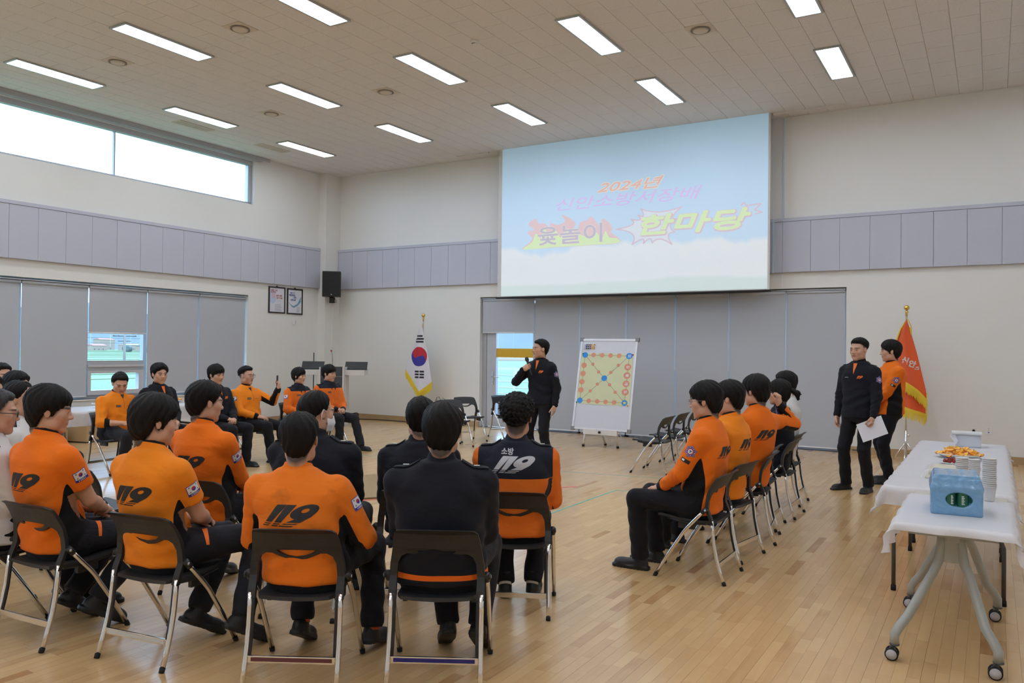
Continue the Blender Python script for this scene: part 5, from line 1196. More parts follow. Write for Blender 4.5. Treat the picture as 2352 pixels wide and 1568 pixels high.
fillpoly(smooth_poly([zp(*p) for p in flk],4),c_fr,'flames',.0035)
fk2=[(262,1150),(330,1090),(360,1020),(400,1060),(430,980),(470,1040),(520,990),(560,1050),(620,1000),(660,1060),(720,1030),(790,1050),(850,1010),(900,1060),(930,1000),(960,1050),(1025,1060),(1028,1098),(760,1116),(500,1133)]
fillpoly(smooth_poly([zp(*p) for p in fk2],4),c_ye,'flames',.0042)
title('윷놀이',-7.43,-6.10,3.56,3.90,c_pe,.005,0,.014); title('윷놀이',-7.43,-6.10,3.56,3.90,c_gr,.0065,0,.008,6)
# starburst outline and lightning bolt
def ribbon(pts,w,mt,name,d=.005,closed=False):
    mb=MB(); n=len(pts)
    for i in range(n if closed else n-1):
        a,b_=pts[i],pts[(i+1)%n]; dx,dz=b_[0]-a[0],b_[1]-a[1]; l=math.hypot(dx,dz)+1e-9; ww=w if not callable(w) else w(i/n); ox,oz=-dz/l*ww/2,dx/l*ww/2; ex,ez=dx/l*ww*.3,dz/l*ww*.3
        mb.add([(SX(a[0]+ox-ex),-d,SZ(a[1]+oz-ez)),(SX(b_[0]+ox+ex),-d,SZ(b_[1]+oz+ez)),(SX(b_[0]-ox+ex),-d,SZ(b_[1]-oz+ez)),(SX(a[0]-ox-ex),-d,SZ(a[1]-oz-ez))],[(0,1,2,3)])
    return mb.obj(name,mt,scr)
tips=[(1015,985),(1220,818),(1555,800),(1500,1010),(1475,1110),(1312,1098),(1240,1102),(1148,1110)]
def arc(a,b_,bend,n=8):
    mx,my=(a[0]+b_[0])/2,(a[1]+b_[1])/2; cx,cy=1330,960; k=bend
    c=(mx+(cx-mx)*k,my+(cy-my)*k); return [((1-t)**2*a[0]+2*t*(1-t)*c[0]+t*t*b_[0],(1-t)**2*a[1]+2*t*(1-t)*c[1]+t*t*b_[1]) for t in [i/n for i in range(n)]]
tp=[(1015,985),(1140,905),(1195,868),(1220,818),(1555,800),(1520,900),(1500,1010),(1475,1110),(1312,1098),(1240,1102),(1148,1110)]
pts=[]
for i in range(len(tp)): pts+=arc(tp[i],tp[(i+1)%len(tp)],.55 if i not in(3,) else .45)
P_=[zp(*p) for p in pts]
fillpoly(P_,c_wh,'starburst',.0032)
ribbon(P_,.020,c_pk,'starburst_outline',closed=True)
ribbon([zp(*p) for p in [(2040,790),(2065,765),(2085,792),(2205,775),(2150,825),(2210,845),(2155,860)]],.022,c_pk,'bolt_outline')
title('한마당',-5.33,-3.43,3.62,3.95,c_pk,.0055,.22,.034,12); title('한마당',-5.34,-3.44,3.63,3.96,c_ye,.0078,.22,.017,8)
# ------------------------------------------------------------------ wall speaker, framed posters, outlets
sp=thing('wall_speaker','black loudspeaker on a bracket on the corner pillar','speaker',(-12.58,13.20,2.70),R(41))
MB().box(-.20,-.13,0,.20,.13,.56,bev=.012).obj('cabinet',M_black,sp)
MB().box(-.185,-.137,.02,.185,-.129,.545,bev=.003).obj('grille',mat('speaker_grille',(0.008,0.008,0.009),0.7,bump=.3,bs=900),sp)
MB().ball((0,-.139,.045),.012).obj('badge',M_white,sp)
b=MB(); b.tube([(0,.0,.01),(0,.0,-.10)],.045,12); b.tube([(0,0,-.06),(0,.28,-.06)],.022,10); b.box(-.06,.27,-.12,.06,.295,.0); b.obj('bracket',M_black,sp)
MB().tube([(.05,.05,.0),(.09,.08,-.06),(.10,.12,-.11),(.05,.16,-.10)],.006,6).obj('cable',M_black,sp)
M_pframe=mat('poster_frame_dark',(0.020,0.012,0.012),0.35)
M_paper=mat('poster_paper',(0.66,0.67,0.73),0.5,var=.03,vs=4)
def poster(yc,w_,h_,zc,label,kind):
    p=thing('framed_poster',label,'poster',(XL+.002,yc,zc),PI/2,'framed posters left of the speaker')   # local: x along wall (toward +Y), -y into room
    W2,H2=w_/2,h_/2; f=MB()
    f.box(-W2,-.022,-H2,-W2+.028,0,H2).box(W2-.028,-.022,-H2,W2,0,H2).box(-W2+.028,-.022,-H2,W2-.028,0,-H2+.028).box(-W2+.028,-.022,H2-.028,W2-.028,0,H2); f.box(-.02,-.015,H2,.02,0,H2+.02)
    f.obj('frame',M_pframe,p); MB().box(-W2+.028,-.012,-H2+.028,W2-.028,-.004,H2-.028).obj('print',M_paper,p)
    T=lambda x,z:Matrix.Translation((x,-.0135,z))@Matrix.Rotation(PI/2,4,'X')
    cr=mat('poster_red',(.40,.07,.09),.6); cb=mat('poster_blue',(.03,.06,.28),.6); ck=mat('poster_grey_text',(.16,.16,.20),.6); ct=mat('poster_teal',(.16,.36,.46),.6); cl=mat('poster_pale_blue',(.48,.58,.72),.6); cp=mat('poster_pale_pink',(.62,.44,.52),.6)
    if kind==0:
        for s,x,z,sz in(('안전한 신안',-.08,.20,.045),('함께해요',-.10,.16,.045),('안전 우리',.06,.09,.05),('함께 지켜',.07,.04,.05)): text_obj('slogan',s,sz*.82,cr,p,T(x,z),bold=.002)
        mb=MB(); mb.add([( -.12+.10*math.cos(a),-.0128,.06+.14*math.sin(a)) for a in [2*PI*k/24 for k in range(24)]],[tuple(range(24))]); mb.obj('swirl',cl,p)
        mb=MB(); mb.add([( -.10+.05*math.cos(a),-.0131,.09+.06*math.sin(a)) for a in [2*PI*k/20 for k in range(20)]],[tuple(range(20))]); mb.obj('swirl',cp,p)
        mb=MB()
        for k in range(6): mb.box(-.06,-.0135,-.10-k*.026,.10+.02*(k%3),-.0125,-.095-k*.026)
        for k in range(4): mb.box(.0+k*.03,-.0135,-.02,.012+k*.03,-.0125,-.014)
        mb.obj('small_text',ck,p)
    else:
        for s,x,z,sz in(('국민과 함께',-.07,.18,.035),('예방중심',-.08,.13,.06),('안전',.0,.08,.055),('신안소방',-.05,.03,.05)): text_obj('slogan',s,sz*.82,cb,p,T(x,z),bold=.002)
        mb=MB(); A=[(-.18,-.02),(-.10,-.08),(-.03,-.10),(.08,-.04),(.18,.12)]; B=[(-.18,-.025),(-.10,-.11),(-.03,-.14),(.08,-.09),(.18,-.0)]
        for i in range(4): mb.add([(A[i][0],-.013,A[i][1]),(A[i+1][0],-.013,A[i+1][1]),(B[i+1][0],-.013,B[i+1][1]),(B[i][0],-.013,B[i][1])],[(3,2,1,0)])
        mb.obj('swoosh',ct,p); mb=MB()
        for k in range(5): mb.box(.05,-.0135,-.13-k*.024,.14,-.0125,-.124-k*.024)
        mb.obj('small_text',ck,p)
poster(12.065,.46,.56,2.575,'dark framed poster with red lettering, left of the pair','0'=='1' and 1 or 0)
poster(12.575,.45,.56,2.57,'dark framed poster with a teal swoosh, right of the pair',1)
sw=thing('thermostat','small white switch box under the framed posters','switch',(XL,12.57,2.13),PI/2); MB().box(-.04,-.03,-.06,.04,0,.06,bev=.004).obj('cover',M_white,sw); MB().box(.0,-.034,-.045,.025,-.03,.03).obj('louvre',M_panel,sw)
o1=thing('wall_outlet','white wall outlet with a round black socket above the table','outlet',(-.24,YB,.44)); MB().box(-.04,-.01,-.06,.04,0,.06,bev=.003).obj('plate',M_white,o1); MB().lathe([(.018,0),(.018,.004),(.014,.004),(.014,0)],16,M=Matrix.Translation((0,-.01,0.02))@Matrix.Rotation(PI/2,4,'X')).lathe([(.018,0),(.018,.004),(.014,.004),(.014,0)],16,M=Matrix.Translation((0,-.01,-.022))@Matrix.Rotation(PI/2,4,'X')).obj('socket',M_slot,o1)
o2=thing('wall_outlet','white data outlet with yellow and blue ports, right of the socket','outlet',(-.05,YB,.47)); MB().box(-.04,-.01,-.06,.04,0,.06,bev=.003).obj('plate',M_white,o2)
MB().box(-.01,-.014,.028,.012,-.009,.036).box(-.01,-.014,-.004,.012,-.009,.004).obj('yellow_port',mat('port_yellow',(.7,.5,.03),.5),o2); MB().box(-.008,-.014,-.035,.010,-.009,-.02).obj('blue_port',mat('port_blue',(.03,.10,.5),.5),o2)
# ------------------------------------------------------------------ flags on stands
M_fwhite=mat('flag_white_satin',(0.66,0.65,0.70),0.55,sheen=.2); M_fr_=mat('flag_red',(0.50,0.015,0.03),0.55); M_fb=mat('flag_blue',(0.035,0.03,0.30),0.55); M_fk=mat('flag_black',(0.01,0.01,0.018),0.6); M_forg=mat('flag_orange_satin',(0.72,0.085,0.006),0.5,sheen=.2); M_fringe=mat('gold_fringe',(0.80,0.58,0.03),0.6,bump=.5,bs=260); M_flet=mat('flag_letter_silver',(0.62,0.58,0.55),.6)
def flag_stand(x,y,label,lean=0):
    r=thing('flag',label,'flag',(x,y,0))
    MB().tube([(0,.05,.02),(0,.05,2.15)],.013,12).obj('pole',mat('pole_silver',(.6,.6,.6),.3,.9),r)
    b=MB().ball((0,.05,2.265),.040); b.lathe([(.012,0),(.018,.02),(.012,.04),(.026,.065),(.012,.085)],12,c=(0,.05,2.14)); b.obj('finial',M_gold,r)
    st=MB()
    for k in range(3):
        a=2*PI*k/3+.5; st.tube([(0,.05,.28),(.17*math.cos(a),.05+.17*math.sin(a),.05),(.20*math.cos(a),.05+.20*math.sin(a),.012)],.011,8)
    st.tube([(0,.05,.05),(0,.05,.45)],.02,10); st.ball((.035,.05,.38),.018); st.obj('stand',M_chrome,r)
    return r
def cloth_sheet(name,left,right,z0,z1,fold,yo,mt,parent,n=28,m=34,th=.004,bot=None):
    """hanging cloth: left/right edge x by height (lists of (z,x)); bot(u) gives the lower hem"""
    v=[];f=[]; lz=np.array(left); rz=np.array(right)
    for s in(0,1):
        for j in range(m+1):
            for i in range(n+1):
                u=i/n; zb_=bot(u) if bot else z0; z=z1+(zb_-z1)*j/m
                xl=np.interp(z,lz[:,0],lz[:,1]); xr=np.interp(z,rz[:,0],rz[:,1]); x=xl+(xr-xl)*u
                v.append((x,yo+fold(u,z)-s*th,z))
    N=(m+1)*(n+1); id=lambda s,j,i:s*N+j*(n+1)+i
    for j in range(m):
        for i in range(n): f.append((id(1,j,i),id(1,j+1,i),id(1,j+1,i+1),id(1,j,i+1))); f.append((id(0,j,i),id(0,j,i+1),id(0,j+1,i+1),id(0,j+1,i)))
    for j in range(m): f.append((id(0,j,0),id(0,j+1,0),id(1,j+1,0),id(1,j,0))); f.append((id(0,j,n),id(1,j,n),id(1,j+1,n),id(0,j+1,n)))
    return link(name,mesh(name,v,f,mt,smooth=True),parent), v, f
def fringe(name,hem,L_,parent,n,yo,sl=0):
    mb=MB(); r_=random.Random(8)
    for k in range(n):
        u=k/(n-1); x,z,y=hem(u); l=L_*(.85+.3*r_.random()); w_=.004
        mb.add([(x-w_,y-.004,z),(x+w_,y-.004,z),(x+w_*.6+r_.uniform(-.004,.004),y-.003,z-l),(x-w_*.6,y-.003,z-l)],[(3,2,1,0)]); mb.add([(x-w_,y+.003,z),(x+w_,y+.003,z),(x+w_*.6,y+.002,z-l*.93),(x-w_*.6,y+.002,z-l*.93)],[(0,1,2,3)])
    o=mb.obj(name,M_fringe,parent); o['kind']='stuff'
    mb=MB(); pr=None
    pts=[hem(i/40) for i in range(41)]
    for a,b_ in zip(pts,pts[1:]): mb.add([(a[0],a[2]-.006,a[1]-.03),(b_[0],b_[2]-.006,b_[1]-.03),(b_[0],b_[2]-.006,b_[1]+.012),(a[0],a[2]-.006,a[1]+.012),(a[0],a[2]+.006,a[1]-.03),(b_[0],b_[2]+.006,b_[1]-.03),(b_[0],b_[2]+.006,b_[1]+.012),(a[0],a[2]+.006,a[1]+.012)],[(0,1,2,3),(7,6,5,4),(3,2,6,7),(0,4,5,1)])
    mb.obj('fringe_braid',M_fringe,parent)
fg=flag_stand(-10.146,13.30,'white national flag with red and blue circle on a gold tipped pole')
fx=-10.146
fold=lambda u,z:-.03*math.cos((u-.5)*PI)-.010*math.sin(u*13+z*1.5)*min(1,(2.1-z)*1.2)
L1=[(0.5,-.38),(1.15,-.378),(1.5,-.24),(1.8,-.105),(2.08,-.022)]; R1=[(.5,.31),(.905,.304),(1.4,.205),(1.8,.09),(2.08,.022)]
hz=lambda u: (1.15+(.703-1.15)*(u/.55)) if u<.55 else (.703+(.905-.703)*((u-.55)/.45))
flg,vv,ff=cloth_sheet('flag_cloth',L1,R1,.7,2.085,fold,-.03,M_fwhite,fg,bot=hz)
fbv=BVHTree.FromPolygons(vv,ff)
def hemf(u,dz=0):
    z=hz(u); xl=np.interp(z,[p[0] for p in L1],[p[1] for p in L1]); xr=np.interp(z,[p[0] for p in R1],[p[1] for p in R1]); return (xl+(xr-xl)*u,z+dz,-.032+fold(u,z))
fringe('flag_fringe',lambda u:hemf(u,-.02),.155,fg,90,0)
FM=lambda x,z:frame((x,-.06,z),(0,0,1),(0,-1,0))
link('red_blue_circle',dec_polys(taeguk(.5,.5,.5,1,0,1,0,rot=-.85),'red_blue_circle',[M_fr_,M_fb],fbv,FM(-.022,1.413),.405,.40,off=.002,seg=.03),flg)
link('trigram_bars',dec_polys([([(0,y0),(1,y0),(1,y0+.24),(0,y0+.24)],0) for y0 in(0,.38,.76)],'trigram_bars',[M_fk],fbv,FM(-.012,1.778),.20,.155,off=.002,seg=.03),flg)
link('trigram_bars',dec_polys([([(x0,y0),(x0+.46,y0),(x0+.46,y0+.24),(x0,y0+.24)],0) for y0 in(0,.38,.76) for x0 in(0,.54)],'trigram_bars',[M_fk],fbv,FM(-.002,1.045),.22,.155,off=.002,seg=.03),flg)
MB().tube([(.0,.03,2.10),(.03,-.02,2.05),(.05,-.03,2.01)],.006,6).obj('gold_cord',M_fringe,fg)
fg=flag_stand(-1.10,13.16,'orange fire station flag with gold fringe and white lettering on a gold tipped pole')
fold2=lambda u,z:-.05*math.sin(u*PI)-.014*math.sin(u*11+z*2)*min(1,(2.1-z))
L2=[(.5,-.20),(1.3,-.17),(1.8,-.115),(1.95,-.07),(2.08,.0)]; R2=[(.5,.275),(1.05,.268),(1.6,.145),(2.08,.015)]
hz1=lambda u:1.235-.28*u**2.2-.02; hz2=lambda u:.86-.15*u
b2,vb2,fb2=cloth_sheet('flag_cloth',L2,[(.5,.262),(.70,.262),(1.0,.255),(2.0,.02)],.7,1.5,lambda u,z:fold2(u,z)+.03,-.0,M_forg,fg,bot=hz2)
fringe('flag_fringe',lambda u:(np.interp(hz2(u),[p[0] for p in L2],[p[1] for p in L2])*(1-u)+.262*u,hz2(u)-.01,.03+fold2(u,hz2(u))),.15,fg,60,0)
f2,vv,ff=cloth_sheet('flag_cloth',L2,R2,.7,2.085,fold2,-.03,M_forg,fg,bot=hz1)
fringe('flag_fringe',lambda u:(np.interp(hz1(u),[p[0] for p in L2],[p[1] for p in L2])*(1-u)+np.interp(hz1(u),[p[0] for p in R2],[p[1] for p in R2])*u,hz1(u)-.01,-.032+fold2(u,hz1(u))),.15,fg,70,0)
MB().tube([(.275,-.03,1.02),(.275,-.02,.75),(.268,-.01,.60)],.009,6).tube([(-.005,-.045,2.06),(-.07,-.05,1.95),(-.12,-.05,1.80),(-.15,-.06,1.5)],.012,6).obj('side_fringe',M_fringe,fg)
MB().tube([(.0,.03,2.12),(.04,-.03,2.05),(.07,-.03,1.98)],.007,6).tube([(.06,-.03,1.98),(.065,-.03,1.78)],.014,8).obj('gold_tassel',M_fringe,fg)
fbv=BVHTree.FromPolygons(vv,ff)
for ch,x,z in(('신',-.005,1.48),('안',.085,1.43),('소',.170,1.37)):
    tm=text_obj('flag_lettering',ch,.105,M_flet,False,None,bold=.004); bm=bmesh.new(); bm.from_mesh(tm); bmesh.ops.triangulate(bm,faces=bm.faces[:]); link('flag_lettering',lay(bm,'flag_lettering',[M_flet],fbv,FM(x,z)@Matrix.Rotation(-.35,4,'Z'),.003),f2)
# ------------------------------------------------------------------ flip chart easel with the game board
eb=thing('flipchart_easel','white flip chart on an easel with a yellow game board sheet','flip chart',(-5.465,11.95,0))
tl_=math.atan2(.32,1.455); EM=Matrix.Translation((0,0,.295))@Matrix.Rotation(-tl_,4,'X')     # board plane: x right, z up the board, -y to the room
BW,BH=1.0,1.50
MB().box(-BW/2,-.008,0,BW/2,.012,BH,M=EM).obj('board',mat('board_white',(0.60,0.62,0.68),0.25,var=.01),eb)
f=MB(); f.box(-BW/2-.012,-.016,0,-BW/2+.022,.018,BH,M=EM); f.box(BW/2-.022,-.016,0,BW/2+.012,.018,BH,M=EM); f.box(-BW/2,-.016,-.012,BW/2,.018,.018,M=EM); f.box(-BW/2,-.016,BH-.022,BW/2,.018,BH+.012,M=EM); f.obj('board_frame',mat('pale_aluminium',(0.66,0.67,0.70),.4,.4),eb)
f=MB()
for sx in(-1,1):
    for zz in(0,BH): f.box(sx*BW/2-.032,-.022,zz-.032,sx*BW/2+.032,.022,zz+.032,M=EM,bev=.008)
f.obj('corner_cap',mat('corner_grey',(0.22,0.22,0.23),.5),eb)
f=MB(); f.box(-.30,-.03,.21,.30,.03,.30,bev=.004); f.obj('pen_tray',M_white,eb); MB().tube([(0,-.03,.255),(0,-.055,.255)],.02,12).obj('knob',M_black,eb)
for (x0,x1,y1) in((-.27,-.32,.03),(.27,.26,.11),(.0,-.08,.38)):
    t=MB().tube([(x0,.02,.28),(x1,y1,.03)],.016,8,flat=1.3).obj('leg',M_white,eb); MB().tube([(x1,y1,.035),(x1,y1,0)],.022,10).obj('rubber_foot',M_rub,t)
f=MB(); f.tube([(-.35,.03,.26),(-.37,.03,.19)],.006,6); f.tube([(.32,.03,.26),(.36,.03,.18)],.008,6); f.obj('bracket',M_alu,eb)
gs=thing('game_sheet','yellow paper sheet with orange and blue dots joined by lines, pinned on the flip chart','game board',(-5.465,11.95,0))
M_ysheet=mat('yellow_sheet',(0.63,0.65,0.41),.7,var=.06,vs=5,bump=.4,bs=6); c_dot=mat('salmon_dot',(0.68,0.29,0.19),.7); c_blue=mat('blue_dot',(0.03,0.27,0.72),.6); c_line=mat('line_grey',(0.22,0.20,0.15),.7); c_star=mat('star_yellow',(.85,.75,.05),.6)
def bp(u,v):   # photo zoom of the board -> board x,z (corners read off the picture)
    # bilinear inverse by iteration
    c00,c10,c01,c11=(300,225),(966,232),(198,1262),(858,1310)
    s,t=.5,.5
    for _ in range(12):
        x=c00[0]*(1-s)*(1-t)+c10[0]*s*(1-t)+c01[0]*(1-s)*t+c11[0]*s*t; y=c00[1]*(1-s)*(1-t)+c10[1]*s*(1-t)+c01[1]*(1-s)*t+c11[1]*s*t
        s+=(u-x)/665; t+=(v-y)/1055
    return ((s-.5)*BW,(1-t)*BH)
MB().add([(*[q for q in (bp(302,385)[0],)],-.0115,bp(302,385)[1]),(bp(915,402)[0],-.0115,bp(915,402)[1]),(bp(868,1018)[0],-.0115,bp(868,1018)[1]),(bp(240,980)[0],-.0115,bp(240,980)[1])]+[(bp(302,385)[0],-.0095,bp(302,385)[1]),(bp(915,402)[0],-.0095,bp(915,402)[1]),(bp(868,1018)[0],-.0095,bp(868,1018)[1]),(bp(240,980)[0],-.0095,bp(240,980)[1])],[(3,2,1,0),(4,5,6,7),(0,1,5,4),(1,2,6,5),(2,3,7,6),(3,0,4,7)],M=EM).obj('sheet',M_ysheet,gs)
nodes={'TL':(343,410),'TR':(870,427),'BL':(283,945),'BR':(812,980),'C':(575,688)}
mb=MB()
for a,b_ in(('TL','TR'),('TR','BR'),('BR','BL'),('BL','TL'),('TL','BR'),('TR','BL')):
    p,q=bp(*nodes[a]),bp(*nodes[b_]); dx,dz=q[0]-p[0],q[1]-p[1]; l=math.hypot(dx,dz); ox,oz=-dz/l*.003,dx/l*.003
    mb.add([(p[0]+ox,-.0122,p[1]+oz),(q[0]+ox,-.0122,q[1]+oz),(q[0]-ox,-.0122,q[1]-oz),(p[0]-ox,-.0122,p[1]-oz)],[(0,1,2,3)],M=EM)
mb.obj('line',c_line,gs)
def dot(u,v,r,mt,name='dot',d=.0128):
    p=bp(u,v); n=20; MB().add([(p[0]+r*math.cos(2*PI*k/n),-d,p[1]+r*.92*math.sin(2*PI*k/n)) for k in range(n)]+[(p[0]+r*math.cos(2*PI*k/n),-d+.0009,p[1]+r*.92*math.sin(2*PI*k/n)) for k in range(n)],[tuple(range(n))]+[(k,n+k,n+(k+1)%n,(k+1)%n) for k in range(n)],M=EM).obj(name,mt,gs)
for u,v in((446,410),(549,415),(651,419),(752,423),(391,952),(492,959),(592,966),(692,972)): dot(u,v,.041,c_dot)
for u,v in((330,533),(318,631),(306,727),(295,822)): dot(u,v,.050,c_dot)
for u,v in((852,558),(842,658),(831,756),(820,853)): dot(u,v,.060,c_dot)
for u,v in((438,520),(508,613),(742,535),(652,621),(493,757),(409,836),(638,766),(704,854)): dot(u,v,.029,c_dot)
for k_ in nodes: dot(*nodes[k_],.052 if k_!='TR' else .056,c_blue,'blue_dot')
for s_,u,v in(('걸',852,558),('윷',842,658),('개',831,756),('도',820,853),('모',870,427)):
    p=bp(u,v); text_obj('dot_letter',s_,.062,M_white,gs,EM@Matrix.Translation((p[0],-.0136,p[1]))@Matrix.Rotation(PI/2,4,'X')@Matrix.Rotation(-PI/2,4,'Z'),bold=.0015)
p=bp(812,980); MB().add([(p[0]+(.034 if k%2==0 else .014)*math.sin(PI*k/5),-.0138,p[1]+(.034 if k%2==0 else .014)*math.cos(PI*k/5)) for k in range(10)]+[(p[0],-.0138,p[1])],[(k,(k+1)%10,10) for k in range(10)],M=EM).obj('star',c_star,gs)
MC={'white':M_white,'blue':mat('magnet_blue',(.02,.04,.45),.4),'green':mat('magnet_green',(.01,.12,.05),.4),'red':mat('magnet_red',(.45,.01,.03),.4),'yellow':mat('magnet_yellow',(.75,.65,.02),.4),'orange':mat('magnet_orange',(.75,.25,.02),.4)}
def magnet(u,v,cn,lb,grp=None):
    p=bp(u,v); t=thing('magnet_pin',lb,'magnet',(-5.465,11.95,0),0,grp)
    MB().lathe([(.010,0),(.011,.006),(.006,.012),(.009,.022),(.004,.026)],12,M=EM@Matrix.Translation((p[0],-.0085,p[1]))@Matrix.Rotation(PI/2,4,'X')).obj('pin_body',MC[cn],t)
for i,cn in enumerate(('white','blue','green','red','yellow','orange')):
    for j,rw in enumerate(('top','middle','bottom')): magnet(338+i*23+(6 if j==0 else 0),290+j*22,cn,'%s magnet pin in the %s row at the upper left of the flip chart'%(cn,rw),'magnet pins in rows on the flip chart')
magnet(318,395,'green','dark magnet holding the upper left corner of the yellow sheet'); magnet(914,413,'red','red magnet holding the upper right corner of the yellow sheet'); magnet(245,966,'green','green magnet holding the lower left corner of the yellow sheet'); magnet(848,1014,'orange','orange magnet holding the lower right corner of the yellow sheet')
# ------------------------------------------------------------------ lectern and music stands
lc=thing('lectern','dark grey lectern with wide white side wings','lectern',(-11.40,12.06,0),R(31))
M_lg=mat('lectern_grey',(0.045,0.052,0.062),.4,var=.03); M_lw=mat('lectern_white',(0.62,0.60,0.57),.5,var=.02)
MB().box(-.215,-.22,.0,.215,-.19,1.0,bev=.003).box(-.215,-.22,1.005,.215,-.19,1.20,bev=.003).obj('front_panel',M_lg,lc)
MB().box(.218,-.23,0,.245,.30,1.19,bev=.003).box(-.245,-.23,0,-.218,.30,1.19,bev=.003).box(-.218,-.19,.0,.218,.28,.05).obj('side_panel',M_lw,lc)
w_=MB(); w_.prism([(-.245,-.10),(-.63,-.10),(-.63,.34),(-.245,.34)],1.03,1.13); w_.prism([(.245,-.10),(.63,-.10),(.63,.34),(.245,.34)],1.03,1.13); w_.obj('wing',M_lw,lc)
MB().box(-.215,-.19,1.14,.215,.30,1.17).obj('desk_top',M_lg,lc)
m=MB(); m.tube([(-.03,.0,1.17),(-.03,.0,1.30),(-.035,-.02,1.42),(-.045,-.05,1.50)],.004,6); m.ball((-.046,-.053,1.512),.019,1); m.obj('gooseneck_microphone',[M_black,mat('mic_red',(.35,.02,.02),.6)],lc)
def board(u,lb,rod):
    t=thing('desk_board',lb,'desk board',LCM@Vector((u,.10,1.131)),R(31),'black boards on the lectern wings')
    Mx=Matrix.Rotation(R(-32),4,'X'); MB().box(-.225,-.006,.012,.225,.006,.19,M=Mx,bev=.003).box(-.235,-.045,.0,.235,.0,.012).obj('board_panel',M_black,t); MB().tube([(-.1,.02,.01),(-.1,.11,.01),(-.1,.09,.11)],.007,6).tube([(.1,.02,.01),(.1,.11,.01),(.1,.09,.11)],.007,6).obj('prop',M_black,t)
LCM=Matrix.Translation((-11.40,12.06,0))@Matrix.Rotation(R(31),4,'Z')
board(-.46,'black tilted board standing on the left wing of the lectern',1); board(.42,'black tilted board standing on the right wing of the lectern',0)
ms=thing('microphone_stand','thin black upright stand behind the left wing of the lectern','stand',(-12.02,12.12,0))
m=MB(); m.tube([(0,0,.1),(0,0,1.47)],.010,8); m.lathe([(.12,0),(.12,.02),(.02,.03)],20); m.obj('pole',M_black,ms)
cb=thing('cable_coil','coil of black cable on the floor beside the lectern','cable',(-12.15,13.42,0))
m=MB()
for k in range(5): m.tube([( .12*math.cos(a)*(1-.08*k)+.02*k, .10*math.sin(a)+.02*(k%2), .012+.028*k+.012*math.sin(a*2+k)) for a in [2*PI*q/18 for q in range(19)]],.011,6)
m.obj('coil',M_rub,cb)
tag(MB().tube([(-12.0,13.45,.012),(-11.6,13.60,.012),(-11.0,13.63,.010),(-10.4,13.60,.010),(-9.9,13.66,.010),(-9.3,13.66,.008)],.010,6).obj('floor_cable',M_rub),'black cable run along the foot of the back wall','cable')
cw=thing('wall_wires','thin dark wires looping below the wall outlet by the national flag','cable',(-9.98,YB,.45))
MB().tube([(-.10,-.02,.0),(-.06,-.03,.10),(0,-.03,.12),(.06,-.03,.03),(.10,-.03,.10),(.16,-.02,.06)],.005,6).obj('wire',M_rub,cw)
# ------------------------------------------------------------------ hand-held things
def world(key,lm):
    r=PERS[key]['root']; return Matrix.Translation(r.location)@Matrix.Rotation(r.rotation_euler.z,4,'Z')@lm
def handf(key,sd): 
    S,e,wv,hp,hd,hn=PERS[key]['AR'][sd]; return frame(wv,hd,hn)
def at_world(o,M): o.matrix_world=M; return o
H=world('R',handf('R','R')); c=H@Vector((0,.085,-.030)); ax=-(H.to_3x3()@Vector((1,0,0)))
mc=tag(link('microphone',None),'black handheld microphone held up to the speaker\'s mouth','microphone'); mc.matrix_world=frame(c,ax,H.to_3x3()@Vector((0,1,0)))
RY=Matrix.Rotation(-PI/2,4,'X')
MB().lathe([(.011,-.12),(.013,-.115),(.016,.06),(.018,.08)],16,M=RY).obj('mic_handle',M_black,mc); MB().lathe([(.018,.08),(.026,.095),(.027,.115),(.021,.135),(.008,.143)],18,M=RY).obj('mic_head',mat('mic_mesh',(0.03,0.03,0.032),.5,bump=.5,bs=1500),mc)
H=world('D',handf('D','L')); c=H@Vector((0.01,.10,-.030)); n_=-(H.to_3x3()@Vector((0,0,1)))
ph=tag(link('phone',None),'dark red folding phone held up by the man with glasses','phone'); ph.matrix_world=frame(c,(0,0,1),n_)
MB().box(-.036,-.085,-.006,.036,-.002,.006,bev=.004).box(-.036,.002,-.006,.036,.085,.006,bev=.004).obj('phone_case',mat('phone_burgundy',(0.060,0.018,0.022),.45),ph); MB().box(-.030,-.0025,-.004,.030,.0025,.004).obj('phone_hinge',M_black,ph)
def sheet(key,sd,lb,off,eul,w_=.21,h_=.297,ip=0):
    H=world(key,handf(key,sd)); c=H@Vector(off); s=tag(link('paper_sheet',None),lb,'paper'); 
    s.matrix_world=Matrix.Translation(c)@Matrix.Rotation(R(eul[2]),4,'Z')@Matrix.Rotation(R(eul[0]),4,'X')@Matrix.Rotation(R(ip),4,'Z')
    v=[];f=[];n=8
    for k in(0,1):
        for i in range(n+1):
            for j in range(n+1): x=(i/n-.5)*w_; y=(j/n-.5)*h_; v.append((x,y,.018*math.sin(y*9+x*3)+.008*math.sin(x*14)+k*.0006))
    N=(n+1)**2
    for i in range(n):
        for j in range(n): a=i*(n+1)+j; f.append((a,a+n+1,a+n+2,a+1)[::-1]); f.append((N+a,N+a+n+1,N+a+n+2,N+a+1))
    link('page',mesh('page',v,f,mat('paper_white',(0.74,0.74,0.78),.6,var=.01),smooth=True),s)
sheet('X','L','white paper sheet in the hand of the standing man in dark jacket',(-.02,.13,.0),(78,0,-14),.297,.21,24)
PERS['X']['paper']=1
sheet('Y','L','white paper sheet hanging from the hands of the standing man in orange',(-.03,.12,-.05),(84,0,-30),.20,.30,-16)
